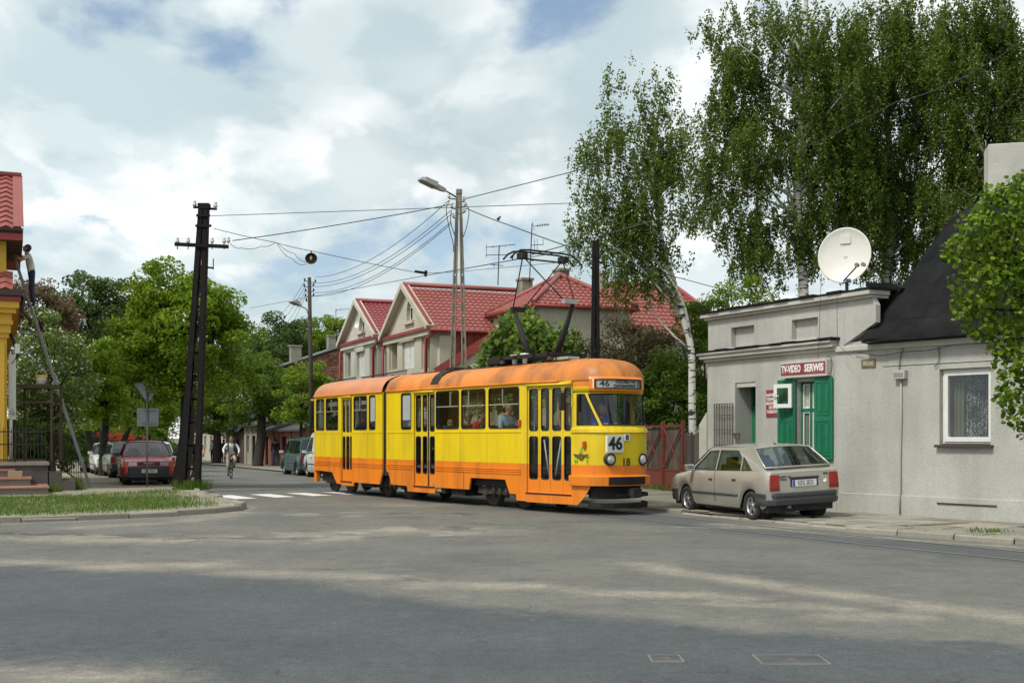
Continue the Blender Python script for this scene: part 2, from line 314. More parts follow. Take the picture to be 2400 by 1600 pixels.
def build_road():
    xs = np.arange(-24, 17, .15); ys = [4.0]
    while ys[-1] < 46: ys.append(ys[-1] + .05 + .0045 * ys[-1])
    ys = np.array(ys); X, Y = np.meshgrid(xs, ys); P = np.stack([X.ravel(), Y.ravel()], 1)
    Zc = np.where(P[:, 1] < 32, 0, -.008 * (P[:, 1] - 32))
    co = np.column_stack([P, Zc]).astype(np.float32); nx, ny = len(xs), len(ys)
    i = np.arange(ny - 1)[:, None] * nx + np.arange(nx - 1)[None, :]; q = np.stack([i, i + 1, i + 1 + nx, i + nx], -1).reshape(-1, 4)
    me = np_mesh('road', co, q, [M_ROAD])
    bx = [-24, -6.6, -3.5, 0, 2.13, 3.93, 17]; bz = [21.5, 15.15, 13.96, 10.95, 9.77, 9.0, 5.2]
    lim = np.interp(P[:, 0], bx, bz); wid = np.interp(P[:, 0], [-6, 1, 3], [.9, .45, .12])
    wob = .12 * np.sin(P[:, 0] * 2.1) + .08 * np.sin(P[:, 0] * 5.3 + 1)
    dark = np.clip((lim + wob - P[:, 1]) / wid + .5, 0, 1)
    near = np.clip((P[:, 1] - np.interp(P[:, 0], [-3, 0], [7.5, 5.5])) / .9 + .3, 0, 1); dark *= near
    trk = np.exp(-(seg_dist(P, [(-5.1, 36), (1.6, 25), (4.95, 18.9), (7.1, 15.4), (10, 11)]) / .85) ** 4) * .75; dark = np.maximum(dark, trk)
    st = [((194, 1321), (255, 1326), (357, 1328.6), (510, 1323), .42, .75), ((0, 1316), (194, 1319), .3, .45), ((561, 1341), (714, 1346), (888, 1351.5), .3, .6), ((1020, 1369), (1240, 1372), .3, .75),
          ((1300, 1377), (1419, 1390), .25, .4), ((1419, 1390), (1557, 1392), (1644, 1395), (1720, 1402), .27, .85), ((1491, 1321), (1582, 1341), (1659, 1349), (1736, 1359), .25, .75), ((1690, 1413), (1812, 1418), (1965, 1425), .25, .6),
          ((1955, 1443), (2042, 1446), (2144, 1446), .24, .7), ((1736, 1359), (1914, 1385), (2169, 1420), (2400, 1451), (2600, 1480), .26, .8), ((602, 1262), (700, 1257), (765, 1252), (969, 1242), (1097, 1247), .7, .5),
          ((-100, 1578), (0, 1580), (306, 1586), .35, .5), ((0, 1262), (300, 1266), (420, 1268), .5, .45), ((933, 1183), (1020, 1183), .5, .45), ((560, 1200), (430, 1222), (200, 1235), .4, .45), ((1600, 1235), (1800, 1237), (2000, 1255), (2400, 1283), .14, .65), ((1700, 1228), (1830, 1236), .4, .5)]
    sand = np.zeros(len(P))
    for s in st:
        d = seg_dist(P, gpx(*s[:-2])); sand = np.maximum(sand, .82 * s[-1] * np.exp(-(d / s[-2]) ** 2) + .2 * np.exp(-(d / (s[-2] * 2.2)) ** 2))
    edge = seg_dist(P, KL[:11]); sand = np.maximum(sand, .55 * np.exp(-(edge / .35) ** 2)); edge = seg_dist(P, KR[:6]); sand = np.maximum(sand, .5 * np.exp(-(edge / .25) ** 2))
    sand = np.maximum(sand, .13 * np.exp(-((lim + .6 - P[:, 1]) / 1.3) ** 2))
    ck = np.zeros(len(P))
    for pts, w in ((((403, 1262), (500, 1259), (600, 1262), (704, 1261)), .09), (((900, 1205), (1010, 1202), (1100, 1206)), .08), (((0, 1248), (90, 1252), (200, 1253)), .12), (((1090, 1225), (1180, 1229)), .06), (((430, 1126), (500, 1128)), .1)):
        ck = np.maximum(ck, np.exp(-(seg_dist(P, gpx(*pts)) / w) ** 2))
    brk = np.maximum(np.exp(-(seg_dist(P, gpx((560, 1266), (700, 1257), (765, 1252), (969, 1242), (1120, 1247))) / 1.0) ** 4), .9 * np.exp(-(seg_dist(P, gpx((760, 1205), (900, 1203), (1050, 1206))) / .9) ** 4)); brk = np.maximum(brk, .7 * np.exp(-(seg_dist(P, gpx((0, 1256), (250, 1258))) / .8) ** 4))
    for nm, a in (('dark', dark), ('sand', sand), ('crack', ck), ('broken', brk)):
        at_ = me.attributes.new(nm, 'FLOAT', 'POINT'); at_.data.foreach_set('value', a.astype(np.float32))
    o = bpy.data.objects.new('road', me); COL.objects.link(o); return tag(o, 'worn grey asphalt junction with sandy streaks across the foreground', kind='structure')
def np_mesh(name, co, quads, mats, smooth=False):
    me = bpy.data.meshes.new(name); k = quads.shape[1]; nv, nf = len(co), len(quads)
    me.vertices.add(nv); me.vertices.foreach_set('co', np.ascontiguousarray(co, dtype=np.float32).ravel())
    me.loops.add(nf * k); me.loops.foreach_set('vertex_index', np.ascontiguousarray(quads, dtype=np.int32).ravel())
    me.polygons.add(nf); me.polygons.foreach_set('loop_start', np.arange(0, nf * k, k, dtype=np.int32))
    try: me.polygons.foreach_set('loop_total', np.full(nf, k, dtype=np.int32))
    except Exception: pass
    if smooth: me.polygons.foreach_set('use_smooth', np.ones(nf, dtype=bool))
    me.update(calc_edges=True); me.validate()
    for m in mats: me.materials.append(m)
    return me
M_EARTH = mat('earth', (.155, .14, .10), .95, var=.3, vs=.4, bump=.4, bs=12, dirt=(.08, .11, .035), dsc=.35, damt=.8, fine=.2)
M_PAVE = mat('pavement_fill', (.235, .215, .175), .95, var=.2, vs=1.0, bump=.4, bs=30, dirt=(.15, .135, .10), dsc=.8, damt=.7, fine=.25)
M_VERGE = mat('sandy_soil', (.30, .265, .20), .95, var=.22, vs=.8, bump=.5, bs=25, dirt=(.155, .14, .10), dsc=.6, damt=.8, fine=.25)
def rndmat(name, col, var, rough=.9, bump=.4, bs=35, dirt=None, fine=.15, tint=0.0, damt=.5, dsc=2.0, vs=3.0):
    """like mat() but every object (piece) also gets its own brightness"""
    m = mat(name, col, rough, var=.1, vs=vs, bump=bump, bs=bs, dirt=dirt, fine=fine, damt=damt, dsc=dsc); t = m.node_tree; n = t.nodes; l = t.links
    b = n['Principled BSDF']; src = b.inputs['Base Color'].links[0].from_socket
    oi = n.new('ShaderNodeObjectInfo'); r = n.new('ShaderNodeMapRange'); l.new(oi.outputs['Random'], r.inputs[0]); r.inputs[3].default_value = 1 - var; r.inputs[4].default_value = 1 + var
    h = n.new('ShaderNodeHueSaturation'); l.new(src, h.inputs['Color']); l.new(r.outputs[0], h.inputs['Value'])
    if tint:
        r2 = n.new('ShaderNodeMapRange'); l.new(oi.outputs['Random'], r2.inputs[0]); r2.inputs[3].default_value = .5 - tint; r2.inputs[4].default_value = .5 + tint; l.new(r2.outputs[0], h.inputs['Hue'])
    l.new(h.outputs[0], b.inputs['Base Color']); return m
def sheet(name, left, right, ys, zoff, m, label):
    mb = MB(); rows = []
    for y in ys: rows.append([(left(y), y, gz(y) + zoff), (right(y), y, gz(y) + zoff)])
    mb.grid(rows, sm=False); o = mb.obj(name, m); return tag(o, label, kind='structure')
mb = MB(); mb.grid([[(-900, y, gz(y) - .02), (900, y, gz(y) - .02)] for y in (-60, 0, 32, 100, 250, 1200)], sm=False)
tag(mb.obj('ground', M_EARTH), 'bare earth ground reaching to the horizon', kind='structure')
build_road()
kx_r = lambda y: interp([(p[1], p[0]) for p in KR], y)
kx_l = lambda y: interp([(p[1], p[0]) for p in KL], y)
sheet('street', kx_l, kx_r, [45.9, 60, 80, 100], .004, M_ROAD, 'grey side street running back between the trees')
mb = MB(); mb.grid([[(-140, y, gz(y) + .008), (40, y, gz(y) + .008)] for y in (101, 118)], sm=False)
tag(mb.obj('far_road', M_ROAD), 'pale crossing road at the far end of the side street', kind='structure')
# right pavement with kerb and slabs
WALLR = [(15.2, 13.8), (9.25, 21.2), (6.75, 24.42), (4.72, 28.33)]
wx_r = lambda y: interp(sorted([(13.8, 15.2), (21.2, 9.25), (24.42, 6.75), (28.33, 4.72), (28.6, 5.9), (33, 4.9), (36.2, 4.1), (40, 1.8), (60, -7.0), (100, -24)]), y)
pav = sheet('pavement', lambda y: kx_r(y) + .06, wx_r, [12.5, 14, 16, 17.56, 18.6, 19.6, 21.2, 22.8, 24.42, 26.05, 28.33, 28.6, 30, 32, 33, 36.2, 40, 60, 80, 100], .055, M_PAVE, 'sandy concrete slab pavement in front of the grey house')
M_SLAB = rndmat('paving_slab', (.30, .275, .225), .2, .9, .5, 30, dirt=(.19, .17, .125), fine=.18, damt=.75)
sl = MB(); sl.add([(-.247, -.247, 0), (.247, -.247, 0), (.247, .247, 0), (-.247, .247, 0), (-.239, -.239, .025), (.239, -.239, .025), (.239, .239, .025), (-.239, .239, .025)], [(4, 5, 6, 7), (0, 1, 5, 4), (1, 2, 6, 5), (2, 3, 7, 6), (3, 0, 4, 7)])
slab0 = None; nsl = 0
def wall_side(p):        # metres in front of the house wall
    best = 9
    for a, b in zip(WALLR, WALLR[1:]):
        a, b = V((*a, 0)), V((*b, 0)); d = (b - a).normalized(); nrm = V((-d.y, d.x, 0)); best = min(best, nrm.dot(V((*p, 0)) - a))
    return best
for a, b, u0, u1 in (((6.02, 19.6), (2.84, 26.05), -.4, 8.6), ((7.66, 17.56), (6.02, 19.6), -4.0, 2.9)):
    a, b = V((*a, 0)), V((*b, 0)); t = (b - a).normalized(); w = V((t.y, -t.x, 0)); u = u0
    while u < u1:
        for k in range(9):
            p = a + t * u + w * (.42 + k * .5)
            if wall_side(p[:2]) < .27 or nsl >= 298: continue
            other = V((6.02, 19.6, 0)); 
            if a.y > 19 and (p - other).dot(V((-.442, .897, 0)) + V((-.627, .779, 0))) < .12: continue
            if a.y < 19 and (p - other).dot(V((-.442, .897, 0)) + V((-.627, .779, 0))) > -.12: continue
            if random.random() < .035: continue
            if slab0 is None: slab0 = o = sl.obj('paving_slab', M_SLAB, pav)
            else: o = slab0.copy(); COL.objects.link(o)
            o.location = (p.x, p.y, .062 + random.uniform(-.006, .006) + gz(p.y)); o.rotation_euler = (random.gauss(0, .012), random.gauss(0, .012), atan2(t.y, t.x) + random.gauss(0, .008)); nsl += 1
        u += .5
M_KERB = rndmat('kerb_concrete', (.285, .265, .22), .14, .9, .5, 30, dirt=(.16, .145, .11), fine=.18, damt=.7)
def kerb_mesh():
    pr = [(-.075, -.2), (.075, -.2), (.075, .125), (.05, .145), (-.055, .145), (-.075, .12)]
    mb = MB(); A = [(-.488, y, z) for y, z in pr]; B = [(.488, y, z) for y, z in pr]; n = 6
    mb.add(A + B, [(i, (i + 1) % n, n + (i + 1) % n, n + i) for i in range(n)] + [tuple(range(n - 1, -1, -1)), tuple(range(n, 2 * n))]); return mb
def kerb_run(pts, name, label, drop=0.0, wob=.01):
    root = thing(name, label, None, (pts[0][0], pts[0][1], 0)); del_cat(root); root['kind'] = 'structure'
    first = None; poly = [V((*p, 0)) for p in pts]; i = 0; carry = 0.0
    for a, b in zip(poly, poly[1:]):
        d = (b - a); l = d.length; d.normalize(); s = carry
        while s < l:
            p = a + d * (s + .5) if s + .5 < l else b + (d * (s + .5 - l))
            if first is None: first = o = kerb_mesh().obj('kerb_stone', M_KERB, root, world=False)
            else: o = first.copy(); COL.objects.link(o)
            o.location = (p.x - pts[0][0], p.y - pts[0][1], gz(p.y) - drop - (.05 if drop > .05 and 20.4 < p.y < 24.6 else 0) + random.gauss(0, wob)); o.rotation_euler = (random.gauss(0, .02), random.gauss(0, .01), atan2(d.y, d.x) + random.gauss(0, .012)); s += 1.0
        carry = s - l
    return root
def del_cat(o):
    if 'category' in o: del o['category']
kerb_run(KR[:6] + [(-7.4, 50.0)], 'kerb', 'worn concrete kerb stones along the right pavement', drop=.055, wob=.012)
kerb_run(KL[:12], 'kerb', 'weathered kerb stones around the grass corner', drop=.03, wob=.018)
# left pavement and grass verge
sheet('pavement', lambda y: -70, lambda y: kx_l(y) - .05, [14.2, 17.6, 20.2, 21.9, 22.6, 23.4, 24.6, 25.6, 26.6, 27.7, 30, 32, 32.8, 40.4, 60, 100], .085, M_VERGE, 'sandy pavement on the left side of the street')
def in_grass(X, Y):
    kd = seg_dist(np.stack([X, Y], 1), KL[:12]); kx = np.interp(Y, [p[1] for p in KL], [p[0] for p in KL])
    back = np.interp(X, [-30, -13.5, -11, -9.3, -7.6], [28.6, 29.2, 30.8, 34.4, 33.0])
    return kd, (X < kx) & (kd > .22) & (Y < back)
def grass(name, n, hmin, hmax, sel, m, label):
    X = RNG.uniform(-20, -5.8, n * 3); Y = RNG.uniform(16.5, 36, n * 3); k = sel(X, Y); X, Y = X[k][:n], Y[k][:n]; n = len(X)
    h = RNG.uniform(hmin, hmax, n) * RNG.uniform(.6, 1.2, n); a = RNG.uniform(0, 2 * pi, n); w = RNG.uniform(.004, .008, n); ln = h * RNG.uniform(.1, .7, n); b = RNG.uniform(0, 2 * pi, n)
    base = np.column_stack([X, Y, np.full(n, .08)]); side = np.column_stack([np.cos(a) * w, np.sin(a) * w, np.zeros(n)]); lean = np.column_stack([np.cos(b) * ln, np.sin(b) * ln, h])
    co = np.stack([base - side, base + side, base + side * .2 + lean, base - side * .2 + lean], 1).reshape(-1, 3)
    me = np_mesh(name, co, np.arange(n * 4).reshape(-1, 4), [m]); o = bpy.data.objects.new(name, me); COL.objects.link(o); return tag(o, label, 'grass', kind='stuff')
M_GRASS = leafmat('grass_blade', (.08, .165, .02), .5, .32, (.22, .21, .07), .06)
def gsel(X, Y):
    kd, ok = in_grass(X, Y); dens = np.clip((kd - .3) / .9, .05, 1) * np.where(Y < 29.5, 1, .55)
    patch = .5 + .5 * np.sin(X * 1.7 + 2) * np.sin(Y * 1.3); return ok & (RNG.random(len(X)) < dens * (.55 + .45 * patch))
grass('grass', 60000, .04, .12, gsel, M_GRASS, 'short ragged green grass on the corner verge behind the kerb')
# zebra crossing
M_WHITE = mat('road_paint', (.74, .74, .72), .7, var=.12, vs=4, dirt=(.32, .31, .28), dsc=3.5, damt=.55, fine=.12)
zr = thing('zebra_crossing', 'white painted zebra crossing stripes behind the tram', None, (-7.6, 31.6, 0)); del_cat(zr); zr['kind'] = 'structure'
for k in range(6):
    c = V((-7.42, 31.28, 0)) + V((.86, .80, 0)) * k; d = V((.51, -.86, 0)); w = V((.86, .51, 0))
    P = [c - d * 1.05 - w * .29, c + d * 1.05 - w * .29, c + d * 1.05 + w * .29, c - d * 1.05 + w * .29]
    mb = MB(); mb.add([(p.x, p.y, gz(p.y) + .006) for p in P], [(0, 1, 2, 3)]); mb.obj('stripe', M_WHITE, zr)
# tram rails
M_RAIL = mat('rail_steel', (.46, .46, .46), .38, .5, var=.15, dirt=(.22, .2, .17), damt=.4)
M_GROOVE = mat('rail_groove', (.065, .064, .06), .9)
tr = thing('tram_track', 'pair of grooved tram rails sunk in the asphalt', None, (2, 22, 0)); del_cat(tr); tr['kind'] = 'structure'
RA = [(-30.8, 95), (-18.7, 67), (-9.5, 45.5), (-5.3, 36.2), (-1.2, 29.6), (1.75, 24.2), (4.72, 18.56), (6.66, 15.26), (10.2, 9.6)]
def smooth_path(pts, n=10):
    o = []; P = [V((*p, 0)) if len(p) == 2 else V(p) for p in pts]; P = [P[0] * 2 - P[1]] + P + [P[-1] * 2 - P[-2]]
    for i in range(1, len(P) - 2):
        for k in range(n):
            t = k / n; a, b, c, d = P[i - 1:i + 3]; o.append(.5 * ((2 * b) + (c - a) * t + (2 * a - 5 * b + 4 * c - d) * t * t + (3 * b - a - 3 * c + d) * t ** 3))
    o.append(P[-2]); return o
path = smooth_path(RA)
for off in (0, 1.05):
    for nm, w0, w1, m, zz in (('rail', -.022, .025, M_RAIL, .008), ('groove', .025, .045, M_GROOVE, .006)):
        rows = []
        for i, p in enumerate(path):
            d = (path[min(i + 1, len(path) - 1)] - path[max(i - 1, 0)]).normalized(); nn = V((-d.y, d.x, 0)); s = 1 if off == 0 else -1
            q = p + nn * off; rows.append([tuple(q + nn * (w * s) + V((0, 0, zz + gz(q.y)))) for w in (w0, w1)])
        MB().grid(rows, sm=False).obj(nm, m, tr)
# loose gravel along the sandy streaks
def gravel():
    n = 1100; X = RNG.uniform(-9, 8, n); Y = np.interp(X, [-9, -3.5, 0, 3.9, 8], [16.5, 14.6, 11.9, 10.4, 9.6]) + RNG.normal(0, 1.5, n) ; Y[:500] = RNG.uniform(11, 25, 500)
    r = RNG.uniform(.004, .011, n); a = RNG.uniform(0, 2 * pi, n); co = []; q = []
    for k, (dx, dy, dz) in enumerate(((1, 0, 0), (0, 1, 0), (-1, 0, 0), (0, -1, 0), (.2, .1, .8))):
        co.append(np.column_stack([X + r * (dx * np.cos(a) - dy * np.sin(a)), Y + r * (dx * np.sin(a) + dy * np.cos(a)), .0 + r * dz + .001]))
    co = np.stack(co, 1).reshape(-1, 3); i = np.arange(n)[:, None] * 5; q = np.concatenate([i + np.array([t]) for t in ((0, 1, 4), (1, 2, 4), (2, 3, 4), (3, 0, 4))])
    o = bpy.data.objects.new('gravel', np_mesh('gravel', co, q, [mat('gravel', (.20, .19, .165), .9, var=.4, vs=.8)])); COL.objects.link(o); tag(o, 'tiny loose stones scattered over the asphalt', 'gravel', kind='stuff')
gravel()
# utility covers in the foreground asphalt
M_IRON = mat('cast_iron', (.10, .10, .10), .55, .4, var=.2, dirt=(.2, .17, .12), damt=.5)
M_TARS = mat('cover_frame', (.20, .195, .18), .7, var=.2)
for (x0, x1, y0, y1), lab in (((1527, 1592, 1535, 1551), 'small rectangular iron cover in the foreground asphalt'), ((1786, 1918, 1535, 1557), 'wide rectangular iron cover in the foreground asphalt')):
    a, b = gnd(x0, y1), gnd(x1, y0); c = (a + b) / 2; w, d = abs(b.x - a.x), abs(b.y - a.y)
    t = thing('utility_cover', lab, 'cover', (c.x, c.y, 0), group='iron covers in the road')
    fr = MB(); fr.slab(rect(-w / 2, w / 2, -d / 2, d / 2), [rect(-w / 2 + .012, w / 2 - .012, -d / 2 + .012, d / 2 - .012)], lambda u, v, q: (u, v, q), .007, .0, back=False); fr.obj('frame', M_TARS, t, world=False)
    l2 = MB(); l2.bb(-w / 2 + .014, w / 2 - .014, -d / 2 + .014, d / 2 - .014, .001, .005); l2.obj('lid', M_IRON, t, world=False)
    h = MB(); h.bb(-.03, .03, -.008, .008, .0052, .009); h.obj('handle', M_TARS, t, world=False)
# ------------------------------------------------------------------ grey corner house on the right
def fbox(mb, fm, u0, u1, v0, v1, w0, w1, m=0):
    P = [V(fm(u, v, w)) for w in (w0, w1) for v in (v0, v1) for u in (u0, u1)]
    mb.add(P, [(0, 1, 3, 2), (4, 6, 7, 5), (0, 4, 5, 1), (2, 3, 7, 6), (0, 2, 6, 4), (1, 5, 7, 3)], m); return mb
class Wall:            # a vertical wall plane; u along it, v up, w into the wall
    def __init__(s, p, q):
        s.p = V((*p, 0)); s.q = V((*q, 0)); s.d = (s.q - s.p).normalized(); s.n = V((s.d.y, -s.d.x, 0)); s.len = (s.q - s.p).length
        if s.n.dot(-s.p) < 0: s.n = -s.n
    def __call__(s, u, v, w=0.0): return s.p + s.d * u + V((0, 0, v)) - s.n * w
    def px(s, x, y, out=0.0):
        P = onp(x, y, s.p + s.n * out, s.n); return (P - s.p).dot(s.d), P.z
    def M4(s, u, v, out): return frame4(s(u, v, -out), s.d, (0, 0, 1))
E0, E1, E2 = (4.72, 28.33), (6.75, 24.42), (14.6, 14.31)
W1, W2 = Wall(E0, E1), Wall(E1, E2)
M_PLAS = mat('grey_render', (.49, .485, .44), .92, var=.13, vs=.8, bump=.9, bs=55, dirt=(.29, .28, .245), dsc=1.1, damt=.62, fine=.15, fs=45, streak=True)
M_PLAS2 = mat('smooth_render', (.52, .505, .45), .9, var=.1, vs=1.2, bump=.4, bs=30, dirt=(.32, .31, .27), dsc=1.6, damt=.5, fine=.08)
M_TAR = mat('tar_paper', (.0085, .0085, .009), .85, spec=.2, var=.4, vs=2.2, bump=.5, bs=9, dirt=(.028, .028, .03), dsc=1.6, damt=.5, streak=True, fine=.25, fs=130)
M_GREEN = mat('green_paint', (.012, .17, .085), .45, var=.12, vs=4, dirt=(.02, .10, .06), damt=.4)
M_WHITEP = mat('white_paint', (.74, .74, .71), .45, var=.06, vs=5, dirt=(.5, .48, .43), damt=.25)
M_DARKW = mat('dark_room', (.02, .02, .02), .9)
M_GLASS = glass('window_glass', (.8, .84, .84), .55, .05)
M_BROWN = mat('brown_sill', (.06, .04, .032), .5)
M_CABLE = mat('cable', (.045, .045, .043), .6)
house = thing('grey_house', 'low grey rendered corner house with black tarred roof and parapet', 'house', (6.75, 24.42, 0))
# openings
u0, vt = W1.px(1723, 897); u1, _ = W1.px(1771, 897); DOOR = (u0, u1, .1, vt)
a, b = W1.px(1869, 895); c, d = W1.px(1916, 1069); WIN1 = (a, c, d, b)
a, b = W2.px(2202, 865); c, d = W2.px(2322, 1048); WIN2 = (a, c, d, b)
mb = MB()
mb.slab([(0, .0), (DOOR[0], 0), (DOOR[0], DOOR[3]), (DOOR[1], DOOR[3]), (DOOR[1], 0), (W1.len, 0), (W1.len, 3.46), (0, 3.46)], [rect(*WIN1)], W1, 0, .55)
p1 = [W1.px(1712, 768), W1.px(1766, 809)]; p2 = [W1.px(1854, 750), W1.px(1915, 790)]
UP_ = W1.px(2051, 700)[0]
mb.slab([(0, 3.46), (W1.len + .1, 3.46), (UP_, 3.9), (UP_, 4.25), (UP_ - .12, 4.44), (0, 4.44)], [rect(p1[0][0], p1[1][0], p1[1][1], p1[0][1]), rect(p2[0][0], p2[1][0], p2[1][1], p2[0][1])], W1, .02, .14)
fbox(mb, W1, .02, W1.len + .2, 3.5, 4.42, .15, .4)
mb.obj('front_wall', M_PLAS, house)
mb = MB(); mb.slab(rect(0.0, W2.len, 0, 3.56), [rect(*WIN2)], W2, 0, .5); mb.obj('side_wall', M_PLAS, house)
mb = MB()      # end and back walls
A, B, C_, D = W1(0, 0, 0), W1(0, 0, 5.5), W2(W2.len, 0, 5.5), W2(W2.len, 0, 0)
for p, q, h in ((A, B, 4.3), (B, C_, 4.0), (C_, D, 3.5)):
    nn = (q - p).normalized(); mb.beam(p + nn * .3 + V((0, 0, h / 2)), q + V((0, 0, h / 2)), .3, h)
mb.obj('back_wall', M_PLAS, house)
pw = MB(); fbox(pw, W1, -.03, W1.len + .03, 0, .44, -.035, .0); fbox(pw, W2, .03, W2.len, 0, .46, -.035, .0); pw.obj('plinth', M_PLAS, house, bevel=.012)
# cornice between wall and parapet, parapet coping, tar edges
mb = MB()
for z0, z1, o in ((3.40, 3.47, .07), (3.47, 3.56, .15), (3.56, 3.62, .20)):
    fbox(mb, W1, -o, W1.len + .02, z0, z1, -o, .05)
mb.obj('cornice', M_PLAS2, house, bevel=.02)
mb = MB()
for k in range(12):
    u = -.22 + k * (W1.len + .3) / 12; fbox(mb, W1, u, u + (W1.len + .3) / 12 + .01, 3.622 + random.uniform(0, .012), 3.66 + random.uniform(-.01, .02), -.215 + random.uniform(-.02, .01), .03)
mb.obj('cornice_cover', M_TAR, house)
mb = MB()
for z0, z1, o in ((4.40, 4.46, .06), (4.46, 4.56, .13)): fbox(mb, W1, -o, UP_ - .1 + o * .5, z0, z1, -o, .45)
mb.obj('coping', M_PLAS2, house, bevel=.015)
mb = MB()
for k in range(14):
    u = -.2 + k * (UP_ + .2) / 14; fbox(mb, W1, u, u + (UP_ + .2) / 14 + .01, 4.562, 4.59 + random.uniform(0, .03), -.165 + random.uniform(-.02, .02), .6)
fbox(mb, W1, 0, W1.len + .5, 4.3, 4.5, .46, 5.2)
mb.obj('flat_roof', M_TAR, house)
for pp in (p1, p2):
    mb = MB(); fbox(mb, W1, pp[0][0] - .02, pp[1][0] + .02, pp[1][1] - .05, pp[1][1] - .004, -.045, .0); mb.obj('ledge', M_PLAS2, house, bevel=.01)
# tarred roof: flared eave, steep slope, flatter top
mb = MB(); n2 = W2.n; zf = 3.93
def rp(u, v, w): return W2(u, v, w)
ul = W2.px(2053, 742)[0]; ue = W2.px(2018, 800, .28)[0]; UR = W2.len + 3
mb.grid([[rp(ue + (UR - ue) * k / 24, 3.50 + .012 * sin(k * 1.9), -.30 + .012 * sin(k * 2.7)) for k in range(25)], [rp(ue + .12 + (UR - ue) * k / 24, 3.60, -.27) for k in range(25)], [rp(ul - .15 + (UR - ul) * k / 24, 3.80 + .008 * sin(k * 2.1), -.08) for k in range(25)], [rp(ul + (UR - ul) * k / 24, zf, .06) for k in range(25)]])
mb.grid([[rp(ue, 3.50, -.30), rp(UR, 3.50, -.30)], [rp(ue, 3.47, .1), rp(UR, 3.47, .1)]], sm=False)
pit = radians(57); nst = (n2 * sin(pit) + V((0, 0, cos(pit)))); pst = rp(ul, zf, .06)
q1, q2 = onp(2112, 672, pst, nst), onp(2228, 511, pst, nst)
top = rp(UR, q2.z, .06 + (q2.z - zf) / math.tan(pit)); bot = rp(UR, zf, .06)
rows = []
for k in range(9):
    t = k / 8; z = zf + (q2.z - zf) * t
    zl = [zf, q1.z, q2.z]; pl = [rp(ul, zf, .06), q1, q2]; i = 0 if z <= q1.z else 1; tt = (z - zl[i]) / (zl[i + 1] - zl[i]); lft = pl[i].lerp(pl[i + 1], tt); rgt = bot.lerp(top, t)
    rows.append([lft.lerp(rgt, j / 16) + nst * (.015 * sin(j * 1.7 + k) * sin(k * 2.3 + j * .6)) for j in range(17)])
mb.grid(rows)
pit2 = radians(38); nup = n2 * sin(pit2) + V((0, 0, cos(pit2))); q3 = onp(2332, 449, q2, nup); q4 = onp(2410, 404, q2, nup); q5 = q4 + (q4 - q3) * .6
tops = [q2, q3, q4, q5]; rr = [[p, V(top).lerp(rp(UR, q5.z, .06 + (q2.z - zf) / math.tan(pit) + (q5.z - q2.z) / math.tan(pit2)), (p.z - q2.z) / max(.01, q5.z - q2.z))] for p in tops]
mb.grid(rr, sm=False)
bk = rp(ul - .6, zf, 5.2); mb.add([rp(ul, zf, .06), q1, q2, q3, q4, q5, q5 + V((-n2.x, -n2.y, 0)) * 2, bk], [(0, 1, 7), (1, 2, 7), (2, 3, 7), (3, 4, 7), (4, 5, 7), (5, 6, 7)])
mb.add([rr[-1][0], rr[-1][1], rr[-1][1] - n2 * 3 - V((0, 0, 2.5)), bk], [(0, 1, 2, 3)])
# membrane carried up beside the parapet end
up_ = [W2.px(x, y, -.4) for x, y in ((2030, 664), (2085, 662), (2114, 674), (2062, 748), (2030, 770))]; mb.slab(up_, [], W2, .4, .7)
mb.obj('tarred_roof', M_TAR, house)
mb = MB(); a = at(2330, 322, 26.2); mb.box((a.x + .55, a.y + .35, 6.9), (1.1, .7, 2.55), Matrix.Rotation(-.25, 3, 'Z')); mb.obj('chimney', M_PLAS2, house, bevel=.02)
mb = MB(); fbox(mb, W2, 0, W2.len, 3.36, 3.48, -.06, .0); mb.obj('eave_moulding', M_PLAS2, house, bevel=.02)
a, b = W2.px(2070, 859); mb = MB(); fbox(mb, W2, a, W2.len, b - .008, b + .006, -.004, .0); mb.obj('render_joint', M_CABLE, house)
a, b = W2.px(2199, 1178); c, _ = W2.px(2339, 1180); mb = MB(); fbox(mb, W2, a, c, b - .02, b + .012, -.05, .0); mb.obj('vent_slot', M_CABLE, house)
# buttress at the end of the front wall
mb = MB(); mb.add([W1(-.02, 0, -.02), W1(-.32, 0, -.02), W1(-.32, 1.9, -.02), W1(-.02, 2.2, -.02), W1(-.02, 0, .6), W1(-.32, 0, .6), W1(-.32, 1.9, .6), W1(-.02, 2.2, .6)], [(0, 1, 2, 3), (4, 7, 6, 5), (1, 5, 6, 2), (2, 6, 7, 3), (0, 3, 7, 4)]); mb.obj('buttress', M_PLAS2, house, bevel=.015)
